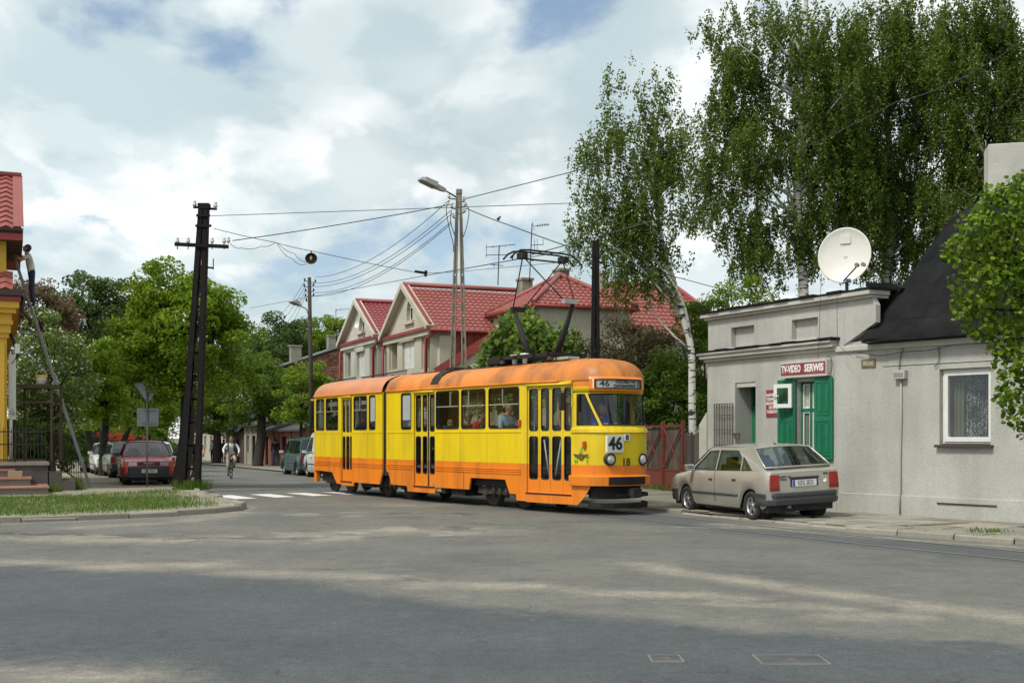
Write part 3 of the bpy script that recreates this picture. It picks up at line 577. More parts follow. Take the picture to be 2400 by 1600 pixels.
# door recess
du = DOOR[1] - DOOR[0]; dep = .5
mb = MB(); fbox(mb, W1, DOOR[0], DOOR[1], .1, DOOR[3] - .62, dep, dep + .06); drm = mb.obj('door', M_GREEN, house)
mb = MB(); fbox(mb, W1, DOOR[0] + du * .5, DOOR[1] - du * .12, .75, DOOR[3] - .8, dep - .012, dep - .002); mb.obj('pane', M_GLASS, drm)
for k in range(3):
    mb = MB(); fbox(mb, W1, DOOR[0] + du * .56, DOOR[0] + du * .78, 1.0 + k * .16, 1.08 + k * .16, dep - .02, dep - .014); mb.obj('sticker', mat('yellow_sticker', (.6, .5, .05), .5), drm)
mb = MB(); fbox(mb, W1, DOOR[0] + du * .36, DOOR[0] + du * .40, 1.0, 1.14, dep - .05, dep); mb.obj('handle', mat('brass', (.5, .38, .15), .4, .8), drm)
mb = MB(); fbox(mb, W1, DOOR[0], DOOR[1], DOOR[3] - .60, DOOR[3] - .56, dep - .03, dep + .06); fbox(mb, W1, DOOR[0], DOOR[1], DOOR[3] - .05, DOOR[3], dep - .03, dep + .06); fbox(mb, W1, DOOR[0], DOOR[0] + .05, DOOR[3] - .6, DOOR[3], dep - .03, dep + .06); mb.obj('door_frame', M_GREEN, house)
mb = MB(); fbox(mb, W1, DOOR[0] + .05, DOOR[1], DOOR[3] - .56, DOOR[3] - .05, dep + .01, dep + .02); mb.obj('fanlight', M_GLASS, house)
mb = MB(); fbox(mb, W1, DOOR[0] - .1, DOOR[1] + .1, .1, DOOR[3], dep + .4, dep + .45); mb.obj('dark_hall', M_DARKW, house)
mb = MB(); fbox(mb, W1, DOOR[0] + .03, DOOR[1] - .01, DOOR[3] - .11, DOOR[3] - .002, .02, .12); mb.obj('lintel_board', M_PLAS2, house)
# steel grille gate folded back on the wall
g0, gt = W1.px(1678, 946); g1, _ = W1.px(1721, 946); M_GRILL = mat('grille_steel', (.10, .095, .085), .6, .3, var=.25, dirt=(.16, .10, .06), damt=.5)
gr = thing('grille_gate', 'open steel bar grille folded flat against the wall by the shop door', 'gate', W1(g0, .15, -.05))
for k in range(8):
    u = g0 + (g1 - g0) * k / 7; mb = MB(); fbox(mb, W1, u - .009, u + .009, .16, gt, -.06, -.042); mb.obj('bar', M_GRILL, gr)
for z in (.2, .75, 1.25, 1.42, gt - .28, gt - .01, gt - .62):
    mb = MB(); fbox(mb, W1, g0, g1, z - .008, z + .008, -.07, -.062); mb.obj('rail', M_GRILL, gr)
mb = MB(); fbox(mb, W1, g1, g1 + .28, gt - .76, gt - .70, -.06, -.045); mb.obj('hasp', M_GRILL, gr)
mb = MB(); fbox(mb, W1, g1 + .20, g1 + .25, gt - .86, gt - .75, -.075, -.04); mb.obj('padlock', mat('brass', (.5, .38, .15), .4, .8), gr)
# shop window with blinds, open casement, folding shutters
wa, wb, wc, wd = WIN1; wm_ = (wa + wb) / 2; wt = wc + (wd - wc) * .62
sw = MB()
for a, b, c, d in ((wa, wb, wd - .05, wd), (wa, wb, wc, wc + .05), (wa, wa + .05, wc, wd), (wb - .05, wb, wc, wd), (wm_ - .035, wm_ + .035, wc, wd), (wa, wb, wt - .035, wt + .035)): fbox(sw, W1, a, b, c, d, .10, .16)
win = sw.obj('window_frame', M_GREEN, house)
for a, b, c, d in ((wa + .05, wm_ - .035, wc + .05, wt - .035), (wm_ + .035, wb - .05, wc + .05, wt - .035), (wa + .05, wm_ - .035, wt + .035, wd - .05), (wm_ + .035, wb - .05, wt + .035, wd - .05)):
    mb = MB(); mb.slab(rect(a, b, c, d), [rect(a + .03, b - .03, c + .03, d - .03)], W1, .115, .15); mb.obj('sash', M_WHITEP, win)
    if not (a < wm_ - .1 and c > wt): mb = MB(); mb.add([W1(a + .03, c + .03, .13), W1(b - .03, c + .03, .13), W1(b - .03, d - .03, .13), W1(a + .03, d - .03, .13)], [(0, 1, 2, 3)]); mb.obj('pane', M_GLASS, win)
M_BLIND = mat('blind', (.66, .62, .52), .7)
bl = thing('window_blind', 'cream slatted blind hanging inside the green shop window', 'blind', W1(wm_, wc, .25))
z = wc + .05
while z < wd - .04:
    mb = MB(); P = [W1(wa, z, .155), W1(wb, z, .155), W1(wb, z + .03, .175), W1(wa, z + .03, .175)]; mb.add(P, [(0, 1, 2, 3)]); mb.obj('slat', M_BLIND, bl); z += .036
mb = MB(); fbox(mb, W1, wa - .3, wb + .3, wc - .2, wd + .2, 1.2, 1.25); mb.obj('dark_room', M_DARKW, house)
mb = MB(); fbox(mb, W1, wa - .03, wb + .03, wc - .05, wc - .003, -.07, .1); mb.obj('window_sill', M_PLAS2, house)
def shutter(pa, pb, z0, z1, name='shutter', bw=.0):
    """one shutter leaf between two plan points"""
    w = Wall((pa.x, pa.y), (pb.x, pb.y)); l = w.len; mb = MB(); fbox(mb, w, 0, l, z0, z1, 0, .03); lf = mb.obj(name, M_GREEN, house)
    for c, d in ((z0 + .08, z0 + (z1 - z0) * .48), (z0 + (z1 - z0) * .54, z1 - .08)):
        for k in (0, 1):
            a, b = l * (.12 + .40 * k), l * (.48 + .40 * k); mb = MB(); mb.slab(rect(a, b, c, d), [rect(a + l * .045, b - l * .045, c + .03, d - .03)], w, -.012, -.001); fbox(mb, w, a + l * .09, b - l * .09, c + .07, d - .07, -.012, -.001); mb.obj('panel', M_GREEN, lf)
    return lf
zs0, zs1 = wc - .06, wd + .06
s0 = W1.px(1822, 900, .05)[0]; sm_ = W1.px(1858, 900, .05)[0]
shutter(W1(s0, 0, -.05), W1(sm_, 0, -.045), zs0, zs1); shutter(W1(sm_ + .01, 0, -.05), W1(wa, 0, -.10), zs0, zs1)
s1 = W1.px(1950, 900, .06)[0]; shutter(W1(wb, 0, -.09), W1(s1, 0, -.06), zs0, zs1)
cs = MB(); c0 = W1.px(1818, 927, .22)[0]; c1 = wa - .01; ct, cbm = W1.px(1843, 899, .22)[1], W1.px(1843, 955, .22)[1]
cw = Wall(tuple(W1(c0, 0, -.28)[:2]), tuple(W1(c1, 0, -.16)[:2])); cs.slab(rect(0, cw.len, cbm, ct), [rect(.085, cw.len - .085, cbm + .085, ct - .085)], cw, 0, .045); cas = cs.obj('open_casement', M_WHITEP, house)
mb = MB(); fbox(mb, cw, .085, cw.len - .085, cbm + .085, ct - .085, .02, .025); mb.obj('pane', glass('thin_glass', (.85, .9, .88), .5, .03), cas)
mb = MB(); fbox(mb, cw, .02, .05, (cbm + ct) / 2 - .06, (cbm + ct) / 2 + .06, -.03, -.001); fbox(mb, cw, .02, .16, (cbm + ct) / 2 - .01, (cbm + ct) / 2 + .01, -.045, -.03); mb.obj('handle', M_WHITEP, cas)
# shop sign
M_SIGNR = mat('sign_red', (.25, .045, .055), .45, var=.12, vs=2, dirt=(.32, .12, .11), damt=.35)
M_LET = mat('sign_letter', (.80, .80, .77), .5, var=.04)
sa, st = W1.px(1828, 850, .16); sb, _ = W1.px(1936, 842, .16); sbm = W1.px(1828, 887, .16)[1]
sg = thing('shop_sign', 'long dark red shop sign with white letters above the green shutters', 'sign', W1((sa + sb) / 2, sbm, -.08))
mb = MB(); fbox(mb, W1, sa, sb, sbm, st, -.15, -.001); mb.obj('case', mat('sign_case', (.52, .50, .45), .5, var=.1), sg, bevel=.006)
sm2 = sa + (sb - sa) * .485
for a, b in ((sa + .03, sm2 - .004), (sm2 + .004, sb - .03)):
    mb = MB(); fbox(mb, W1, a, b, sbm + .06, st - .04, -.158, -.15); mb.obj('face', M_SIGNR, sg)
zc = (sbm + st) / 2 + .01; hh = (st - sbm) * .62
text('TV-VIDEO', hh, W1.M4((sa + sm2) / 2 + .01, zc, .160), M_LET, sg, 'lettering', sx=(sm2 - sa - .08) / (hh * 4.55), bold=.008)
text('SERWIS', hh, W1.M4((sm2 + sb) / 2, zc, .160), M_LET, sg, 'lettering', sx=(sb - sm2 - .12) / (hh * 3.52), bold=.008)
a0, at_ = W1.px(1797, 914); b0, _ = W1.px(1833, 914); ab_ = W1.px(1797, 977)[1]
ss = thing('price_board', 'small faded red board with white lettering behind the open casement', 'sign', W1((a0 + b0) / 2, ab_, -.01))
mb = MB(); fbox(mb, W1, a0, b0, ab_, at_, -.02, -.002); mb.obj('board', M_SIGNR, ss)
for k, tx in enumerate(('NAPRAWY', 'TELEWIZORÓW', 'MAGNETOW.', 'DSTR \'SE\'', 'TUNERÓW TV')):
    w = (b0 - a0) * .86; q = .095; text(tx, q, W1.M4((a0 + b0) / 2, at_ - .12 - k * (at_ - ab_ - .12) / 5.2, .022), M_LET, ss, 'lettering', sx=min(1.1, w / (len(tx) * q * .62)), bold=.002)
# living room window
wa, wb, wc, wd = WIN2; mb = MB(); mb.slab(rect(wa + .005, wb - .005, wc + .06, wd - .005), [rect(wa + .13, wb - .09, wc + .19, wd - .13)], W2, .10, .17); wf = mb.obj('window_frame', M_WHITEP, house, bevel=.01)
mb = MB(); mb.slab(rect(wa + .05, wb - .03, wc + .1, wd - .05), [rect(wa + .13, wb - .09, wc + .19, wd - .13)], W2, .075, .10); mb.obj('sash', M_WHITEP, wf, bevel=.006)
mb = MB(); mb.add([W2(wa + .12, wc + .18, .12), W2(wb - .08, wc + .18, .12), W2(wb - .08, wd - .12, .12), W2(wa + .12, wd - .12, .12)], [(0, 1, 2, 3)]); mb.obj('pane', M_GLASS, wf)
mb = MB(); fbox(mb, W2, wa - .06, wb + .06, wc - .005, wc + .045, -.10, .10); mb.obj('window_sill', M_BROWN, house, bevel=.006)
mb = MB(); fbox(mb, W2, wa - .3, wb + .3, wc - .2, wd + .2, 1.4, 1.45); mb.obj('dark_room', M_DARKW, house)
def lace():
    m = bpy.data.materials.new('lace'); m.use_nodes = True; t = m.node_tree; n = t.nodes; l = t.links; b = n['Principled BSDF']; b.inputs['Base Color'].default_value = (.62, .68, .70, 1); b.inputs['Roughness'].default_value = .9
    tc = n.new('ShaderNodeTexCoord'); v = n.new('ShaderNodeTexVoronoi'); v.inputs['Scale'].default_value = 26; l.new(tc.outputs['Object'], v.inputs['Vector'])
    r = n.new('ShaderNodeMapRange'); l.new(v.outputs['Distance'], r.inputs[0]); r.inputs[1].default_value = .25; r.inputs[2].default_value = .5; r.inputs[3].default_value = .9; r.inputs[4].default_value = .18
    ns = n.new('ShaderNodeTexNoise'); ns.inputs['Scale'].default_value = 4; l.new(tc.outputs['Object'], ns.inputs['Vector']); r2 = n.new('ShaderNodeMapRange'); l.new(ns.outputs[0], r2.inputs[0]); r2.inputs[1].default_value = .35; r2.inputs[2].default_value = .65; r2.inputs[3].default_value = .25; r2.inputs[4].default_value = 1
    mu = n.new('ShaderNodeMath'); mu.operation = 'MULTIPLY'; l.new(r.outputs[0], mu.inputs[0]); l.new(r2.outputs[0], mu.inputs[1]); l.new(mu.outputs[0], b.inputs['Alpha']); return m
def curtain(w, u0, u1, z0, z1, dp, label, m, folds=9):
    mb = MB(); K = folds * 8; mb.grid([[w(u0 + (u1 - u0) * k / K, z, dp + .03 * sin(2 * pi * k / 8)) for k in range(K + 1)] for z in (z0, z1)]); return tag(mb.obj('curtain', m), label, 'curtain')
curtain(W2, wa + .32, wb - .02, wc + .1, wd - .05, .36, 'white lace curtain behind the white framed window of the grey house', lace())
curtain(W2, wa + .1, wa + .34, wc + .1, wd - .05, .30, 'plain olive side drape at the edge of the lace curtained window', mat('drape', (.16, .15, .10), .9), 3)
# electrical box, conduit, wall plaque, cables
a, b = W2.px(2093, 868, .1); c, d = W2.px(2121, 887, .1); eb = thing('junction_box', 'small grey junction box with conduit running down the grey wall', 'junction box', W2(a, d, -.05))
mb = MB(); fbox(mb, W2, a, c, d, b, -.12, -.001); mb.obj('box', mat('grey_plastic', (.42, .41, .39), .5), eb, bevel=.008)
mb = MB(); u = (a + c) / 2; mb.tube([W2(u, d, -.03), W2(u + .005, 1.9, -.03), W2(u - .015, 1.2, -.03), W2(u - .01, .5, -.05), W2(u - .01, .1, -.055)], .017, 8); mb.obj('conduit', mat('conduit', (.40, .39, .35), .6), eb)
mb = MB(); fbox(mb, W2, a + .03, c - .03, d + .03, b - .05, -.124, -.12); mb.obj('lid', mat('grey_lid', (.25, .22, .2), .5), eb)
a, b = W2.px(2020, 843); c, d = W2.px(2053, 860); pl = thing('wall_plaque', 'rusty enamel plaque on the grey wall under the black eave', 'plaque', W2(a, d, -.01))
mb = MB(); fbox(mb, W2, a, c, d, b, -.022, -.001); mb.obj('plate', mat('rust', (.20, .11, .05), .8, var=.3, dirt=(.05, .06, .03), damt=.7, dsc=6), pl)
mb = MB(); fbox(mb, W2, a + .04, c - .04, d + .035, b - .035, -.026, -.022); mb.obj('field', mat('plaque_field', (.33, .36, .27), .6, var=.3, vs=14, dirt=(.18, .09, .05), damt=.9, dsc=9), pl)
def wallcable(w, pts, label, r=.008, out=.03):
    mb = MB(); P = smooth_path([tuple(w(*w.px(x, y, out), -out)) for x, y in pts], 6); mb.tube(P, r, 5); return tag(mb.obj('wall_cable', M_CABLE), label, 'cable')
wallcable(W2, [(2000, 822), (2060, 833), (2120, 824), (2180, 820), (2240, 808), (2330, 803)], 'sagging black cable under the eave of the black roof', out=.09)
wallcable(W2, [(2107, 868), (2110, 840), (2118, 810)], 'short cable rising from the junction box to the eave')
wallcable(W2, [(2190, 860), (2200, 845), (2200, 815), (2195, 800)], 'hanging cable loop between the plaque and the white window', out=.04)
wallcable(W1, [(1925, 1000 - 360), (1920, 780), (1918, 840)], 'thin wire hanging down the parapet to the shop sign', .005, .24)
wallcable(W1, [(1962, 690), (1963, 790), (1972, 815), (1995, 835)], 'thin wire hanging over the parapet beside the tarred roof', .005, .24)
wallcable(W1, [(1937, 836), (1948, 838), (1949, 868), (1937, 882)], 'black power lead looped beside the shop sign', .008, .08)
# satellite dish
dc = at(1979, 598, 26.6); dn = (V((0, 0, CAMH)) - dc); dn.z = abs(dn.length) * .12; dn = (dn.normalized() + V((-.25, 0, 0))).normalized()
sd = thing('satellite_dish', 'large white satellite dish standing on the flat roof of the grey house', 'satellite dish', (dc.x, dc.y, 4.5))
mb = MB(); mb.lathe([(.0, -.10), (.15, -.094), (.3, -.073), (.45, -.04), (.56, -.005), (.585, .012), (.60, .005), (.585, -.012), (.45, -.062), (.2, -.11), (0, -.12)], (0, 0, 0), (0, 0, 1), 40)
q = dn.to_track_quat('Z', 'Y').to_matrix(); mb.v = [tuple(dc + q @ V((p[0], p[1] * 1.07, p[2]))) for p in mb.v]; dishm = mat('dish_white', (.74, .72, .65), .4, var=.05, dirt=(.6, .56, .45), damt=.3); mb.obj('reflector', dishm, sd)
xr, yr = q @ V((1, 0, 0)), q @ V((0, 1, 0))
if xr.x < 0: xr = -xr
if yr.z < 0: yr = -yr
lp = dc + dn * .38 + xr * .40 - yr * .34
mb = MB(); mb.tube([dc - yr * .60 + dn * .02, lp], .018, 6); mb.obj('feed_arm', M_CABLE, sd)
for k in (-1, 1): mb = MB(); mb.cyl(lp + xr * (.07 * k + .03), lp + xr * (.07 * k + .03) - dn * .14 + V((0, 0, .02)), .05, .04, 10); mb.obj('feed_horn', mat('grey_lid', (.25, .22, .2), .5), sd)
mb = MB(); mb.tube([dc - dn * .1, dc - dn * .25 - V((0, 0, .3)), (dc.x - dn.x * .25, dc.y - dn.y * .25, 4.45)], .04, 8); mb.obj('mast', mat('galvanised', (.36, .36, .36), .45, .6), sd)
mb = MB(); lb = dc + yr * .42 + dn * .01; mb.add([lb + xr * a_ + yr * b_ + dn * (-.048 + .09 * b_) for a_, b_ in ((-.12, -.14), (.12, -.14), (.12, .1), (-.12, .1))], [(0, 1, 2, 3)]); mb.obj('label_patch', mat('dish_patch', (.66, .65, .6), .5), sd)
mb = MB(); mb.box(dc - yr * .62 + dn * .1 + xr * .12, (.10, .08, .08)); mb.obj('blue_clamp', mat('blue_plastic', (.03, .14, .25), .5), sd)
# red yard gate and plank fence beside the house
M_RED = mat('red_iron', (.17, .035, .022), .6, var=.2, vs=3, dirt=(.10, .05, .03), damt=.6, dsc=2.5)
M_WOOD = rndmat('grey_plank', (.10, .085, .068), .35, .9, .6, 40, dirt=(.05, .045, .035), fine=.2)
WG = Wall((4.05, 36.0), (4.8, 32.9)); gb = .05
gt_ = thing('yard_gate', 'rusty red iron double gate with plank infill behind the tram', 'gate', WG(WG.len / 2, 0))
for k, (a, b) in enumerate(((0.0, WG.len * .5 - .03), (WG.len * .5 + .03, WG.len - .1))):
    mb = MB()
    for r_ in ((a, a + .06, gb, 1.95), (b - .06, b, gb, 1.95), (a, b, 1.89, 1.95), (a, b, .62, .68), (a, b, gb, gb + .05)): fbox(mb, WG, *r_, 0, .05)
    lf = mb.obj('leaf', M_RED, gt_)
    mb = MB(); fbox(mb, WG, a + .06, b - .06, gb + .05, .62, .015, .025); mb.obj('sheet_panel', M_RED, lf)
    mb = MB(); mb.beam(WG(a + .05, .7, .0), WG(b - .05, 1.88, .0), .03, .05); mb.beam(WG(a + .05, 1.88, -.01), WG(b - .05, .7, -.01), .03, .05); mb.obj('brace', M_RED, lf)
    u = a + .07
    while u < b - .1: mb = MB(); fbox(mb, WG, u, u + .085, .66, 1.86, .06, .08); mb.obj('plank', M_WOOD, lf); u += .105
for u in (-.06, WG.len * .5 - .03, WG.len - .09): mb = MB(); fbox(mb, WG, u, u + .09, 0, 2.02 + (.05 if u > 1 else 0), -.03, .06); mb.obj('post', M_RED, gt_)
WF = Wall((4.83, 32.8), (5.4, 30.3)); pf = thing('plank_fence', 'weathered grey plank fence between the red gate and the house', 'fence', WF(WF.len / 2, 0))
u = .0; 
while u < WF.len - .1:
    mb = MB(); h = 1.7 + random.uniform(-.05, .05); fbox(mb, WF, u, u + .12, .05, h, 0, .025); mb.obj('plank', M_WOOD, pf); u += .145
for z in (.5, 1.4): mb = MB(); fbox(mb, WF, 0, WF.len, z, z + .07, .03, .07); mb.obj('rail', M_WOOD, pf)
# ------------------------------------------------------------------ articulated tram
TH = math.atan(.709); TRZ = atan2(-cos(TH), sin(TH)); HWT = 1.0; TLOC = V((.205, 25.6, 0)) + V((cos(TH), sin(TH), 0)) * HWT
tram = thing('tram', 'yellow and orange articulated tram on route 46 with raised pantograph', 'tram', TLOC, TRZ)
TM = pmat(tram); TI = TM.inverted()
ZG, ZB, Z0W, Z1W = 2.78, 1.03, 1.79, 2.71
class Side:
    def __init__(s, p, ang): s.p = V((*p, 0)); s.d = V((cos(ang), sin(ang), 0)); s.i = V((-sin(ang), cos(ang), 0))
    def __call__(s, u, v, w=0.0): return s.p + s.d * u + s.i * w + V((0, 0, v))
    def px(s, x, y, w=0.0):
        n = TM.to_3x3() @ s.i; P = TI @ onp(x, y, TM @ s(0, 0, w), n); return (P - s.p).dot(s.d), P.z
    def ux(s, x, y=960, w=0.0): return s.px(x, y, w)[0]
SF = Side((0, -HWT), 0); ST = Side((0, -HWT), radians(6)); AR = -radians(4.3); SRr = Side((-6.17, -HWT), AR)
SFF = lambda u, v, w=0.0: V((u, HWT - w, v))
SRF = lambda u, v, w=0.0: SRr(u, v, 2 * HWT - w)
LT = 1.573; NX, NHW = 1.564, HWT - .164
M_YEL = mat('tram_yellow', (.78, .56, .006), .38, var=.06, vs=1.3, dirt=(.33, .22, .03), dsc=2.6, damt=.42, streak=True, coat=.15)
M_ORA = mat('tram_orange', (.82, .225, .010), .4, var=.08, vs=1.3, dirt=(.27, .085, .025), dsc=2.4, damt=.6, streak=True, coat=.15)
M_ROOF = mat('tram_roof', (.66, .255, .085), .55, var=.10, vs=1.1, dirt=(.10, .06, .04), dsc=1.6, damt=.85, streak=True)
M_BLK = mat('underframe_black', (.011, .0105, .010), .8, var=.4, dirt=(.026, .022, .018), damt=.6)
M_RUB = mat('rubber', (.02, .02, .02), .6)
M_TGL = glass('tram_glass', (.86, .89, .87), .42, .03)
M_INT = mat('tram_interior', (.13, .14, .135), .7)
M_ALU = mat('aluminium', (.50, .50, .48), .4, .6)
M_CHR = mat('chrome', (.7, .7, .7), .15, .95, var=.05)
def part(mb, name, m, parent=None, **k): return mb.obj(name, m, parent or tram, world=False, **k)
def dense(l, k=6):
    o = []
    for a, b in zip(l, l[1:] + l[:1]): o += [(a[0] + (b[0] - a[0]) * j / k, a[1] + (b[1] - a[1]) * j / k) for j in range(k)]
    return o
def band(s, poly_up, holes, lower, name, far=False):
    mb = MB(); mb.slab(poly_up, holes, s, 0, .045, 0, bm=2)
    for lw in lower: mb.slab(lw, [], s, .0, .045, 1, bm=2)
    return part(mb, name, [M_YEL, M_ORA, M_INT])
def window(s, u0, u1, z0=Z0W, z1=Z1W, tr=None, name='window', slide=None, gm=None, parent=None):
    mb = MB(); mb.slab(rrect(u0 - .003, u1 + .003, z0 - .003, z1 + .003, .075), [rrect(u0 + .02, u1 - .02, z0 + .02, z1 - .02, .06)], s, -.006, .03); w = part(mb, name, M_RUB, parent)
    if parent is not None: return w
    mb = MB(); mb.slab(rrect(u0 + .02, u1 - .02, z0 + .02, z1 - .02, .05), [], s, .018, .022, back=False, edge=False); part(mb, 'pane', gm or M_TGL, w)
    mb = MB()
    if tr: fbox(mb, s, u0 + .03, u1 - .03, tr - .012, tr + .012, -.004, .028)
    if slide: 
        uu = u0 + (u1 - u0) * slide; fbox(mb, s, uu - .012, uu + .012, tr + .013, z1 - .03, -.003, .026)
    if tr: part(mb, 'transom', M_ALU, w)
    return w
# --- windows and doors measured along the side
uA = (SF.ux(940), SF.ux(964)); uDB = (SF.ux(969.8), SF.ux(1019)); uC = (SF.ux(1021.5), SF.ux(1076)); uD = (SF.ux(1081), SF.ux(1138)); uE = (SF.ux(1145), SF.ux(1217))
zb = lambda s, pts: [s.px(x, y) for x, y in pts]
DZ0, DZ1 = .40, 2.68
sk = zb(SF, [(921, 1132), (953.7, 1133.4), (955.7, 1144.6)]); sk2 = zb(SF, [(1018.3, 1152.5), (1022, 1138), (1087, 1145), (1098.7, 1144.6), (1102.7, 1122), (1183.7, 1127.4), (1194, 1153.8), (1208.8, 1155), (1210.7, 1171)])
zs = sk[2][1]; stepz = .235
lowL = [(-6.0, .72), (-5.9, .70), (-5.75, .38), (sk[1][0], .37), (sk[1][0] + .03, stepz), (uDB[0], stepz), (uDB[0], ZB), (-6.0, ZB)]
lowR = [(uDB[1], stepz), (sk2[0][0], stepz), (sk2[1][0], .38), (sk2[3][0], .385), (sk2[4][0], .66), (sk2[5][0], .66), (sk2[6][0], .36), (sk2[7][0], .355), (sk2[8][0], .215), (0, .215), (0, ZB), (uDB[1], ZB)]
band(SF, rect(-6.0, uDB[0], ZB, ZG), [rrect(*uA, Z0W, Z1W, .07)], [lowL, rect(uDB[0] + .001, uDB[1] - .001, stepz, DZ0)], 'side_panel')
band(SF, rect(uDB[1], 0, ZB, ZG), [rrect(*q, Z0W, Z1W, .07) for q in (uC, uD, uE)], [lowR], 'side_panel')
mb = MB(); fbox(mb, SF, uDB[0], uDB[1], DZ1, ZG, 0, .045); part(mb, 'door_header', M_YEL)
window(SF, *uA); 
for q, sl_ in ((uC, .62), (uD, .3), (uE, .46)): window(SF, *q, tr=2.33, slide=sl_)
mb = MB(); fbox(mb, SF, uA[0] + .04, uA[0] + (uA[1] - uA[0]) * .82, 2.03, Z1W - .05, .026, .03); part(mb, 'paper_notice', mat('paper', (.75, .75, .73), .8))
def leaf(s, u0, u1, z0, z1, gu, bars=0):
    """one folding door leaf with a tall upper and lower pane"""
    a, b = u0 + gu, u1 - gu; h1 = (1.74, 2.64); h2 = (.70, 1.62)
    up = MB(); holes = [rrect(a, b, *h1, min(.06, (b - a) * .35)), rrect(a, b, *h2, min(.06, (b - a) * .35))]
    up.slab(rect(u0 + .004, u1 - .004, ZB, z1), [[p for p in holes[0]]], s, .03, .06, 0) if False else None
    up.slab(rect(u0 + .004, u1 - .004, 1.68, z1), [holes[0]], s, .03, .06, 0)
    lowh = [p for p in holes[1]]
    up.slab(rect(u0 + .004, u1 - .004, z0, 1.68), [holes[1]], s, .03, .06, 1)
    d = part(up, 'door_leaf', [M_YEL, mat_split()])
    for h in (h1, h2):
        mb = MB(); mb.slab(rrect(a - .004, b + .004, h[0] - .004, h[1] + .004, min(.06, (b - a) * .35)), [rrect(a + .014, b - .014, h[0] + .014, h[1] - .014, min(.05, (b - a) * .3))], s, .022, .045); part(mb, 'seal', M_RUB, d)
        mb = MB(); mb.slab(rrect(a, b, h[0], h[1], min(.06, (b - a) * .35)), [], s, .048, .052, back=False, edge=False); part(mb, 'pane', M_TGL, d)
    if bars:
        mb = MB(); e = (b - a) * .18; p, q = (a + e, b - e) if bars > 0 else (b - e, a + e); mb.tube([s(p, 1.55, .075), s(q, .78, .075)], .018, 6); part(mb, 'grab_rail', mat('white_rail', (.7, .7, .68), .4), d)
    return d
def mat_split():
    """door paint: yellow above the waist line, orange below (paint line at fixed height)"""
    if 'tram_split' in MC: return MC['tram_split']
    m = mat('tram_split', (.78, .56, .006), .38, var=.06, vs=1.3, dirt=(.33, .22, .03), dsc=2.6, damt=.42, streak=True, coat=.15); t = m.node_tree; n = t.nodes; l = t.links; b = n['Principled BSDF']; src = b.inputs['Base Color'].links[0].from_socket
    tc = n.new('ShaderNodeTexCoord'); sp = n.new('ShaderNodeSeparateXYZ'); l.new(tc.outputs['Object'], sp.inputs[0]); c = n.new('ShaderNodeMath'); c.operation = 'LESS_THAN'; l.new(sp.outputs[2], c.inputs[0]); c.inputs[1].default_value = ZB
    mx = n.new('ShaderNodeMix'); mx.data_type = 'RGBA'; l.new(c.outputs[0], mx.inputs[0]); l.new(src, mx.inputs[6]); mx.inputs[7].default_value = (.80, .22, .010, 1); l.new(mx.outputs[2], b.inputs['Base Color']); return m
def doorway(s, edges, z0, bars=()):
    for k, (a, b) in enumerate(edges): leaf(s, a, b, z0, DZ1, (b - a) * .14, bars[k] if k < len(bars) else 0)
    mb = MB(); fbox(mb, s, edges[0][0] - .02, edges[-1][1] + .02, z0 - .035, z0 - .002, -.02, .05); part(mb, 'door_sill', M_BLK)
    mb = MB(); mb.tube([s(edges[0][0], DZ1 + .035, -.03), s(edges[-1][1], DZ1 + .035, -.03)], .022, 8); part(mb, 'door_rain_strip', M_YEL)
x = [SF.ux(q) for q in (970.5, 986.8, 1001, 1003.5, 1018.6)]
doorway(SF, [(x[0], x[1]), (x[1], x[2]), (x[3], x[4])], DZ0)
mb = MB(); mb.slab(rect(x[2], x[3], DZ0, DZ1), [], SF, .02, .05); part(mb, 'door_post', M_BLK)
# front door on the tapering cab side
t0, t1 = 0.0, LT; dF = [ST.ux(q) for q in (1234.5, 1262.5, 1288.3, 1317.2, 1339)]; zF = .41
mb = MB(); mb.slab(rect(0, dF[0], ZB, ZG), [], ST, 0, .045, 0); mb.slab(rect(0, dF[0], .215, ZB), [], ST, 0, .045, 1); mb.slab(rect(dF[0], dF[4], DZ1, ZG), [], ST, 0, .045, 0); mb.slab(rect(dF[0], dF[4] + .09, .2, zF), [], ST, -.012, .045, 1); part(mb, 'side_panel', [M_YEL, M_ORA])
doorway(ST, [(dF[k], dF[k + 1]) for k in range(4)], zF, (0, 1, -1, 0))
# --- rear section
zr = Side.px
rW1 = (SRr.ux(741), SRr.ux(760)); rW2 = (SRr.ux(764), SRr.ux(792.5)); rD = (SRr.ux(800), SRr.ux(824.5)); rW3 = (SRr.ux(829), SRr.ux(860)); rW4 = (SRr.ux(865), SRr.ux(880)); uR = SRr.ux(738); uRA = -.05
zz = lambda x, y: SRr.px(x, y)
l1 = [(uR, .62), (zz(745, 1101)[0], .62), (zz(778, 1103)[0], .60), (zz(789, 1129)[0], .29), (rD[0], .27), (rD[0], ZB), (uR, ZB)]
l2 = [(rD[1], .25), (zz(828, 1134)[0], .25), (zz(829, 1127)[0], .36), (uRA - .18, .36), (uRA, .68), (uRA, ZB), (rD[1], ZB)]
band(SRr, rect(uR, rD[0], ZB, ZG), [rrect(*rW1, Z0W, Z1W, .07), rrect(*rW2, Z0W, Z1W, .07)], [l1, rect(rD[0] + .001, rD[1] - .001, .25, .38)], 'rear_side_panel')
band(SRr, rect(rD[1], uRA, ZB, ZG), [rrect(*rW3, Z0W, Z1W, .07), rrect(*rW4, Z0W, Z1W, .07)], [l2], 'rear_side_panel')
mb = MB(); fbox(mb, SRr, rD[0], rD[1], DZ1, ZG, 0, .045); part(mb, 'door_header', M_YEL)
for q, sl_ in ((rW1, .5), (rW2, .42), (rW3, .45)): window(SRr, *q, tr=2.33, slide=sl_)
window(SRr, *rW4)
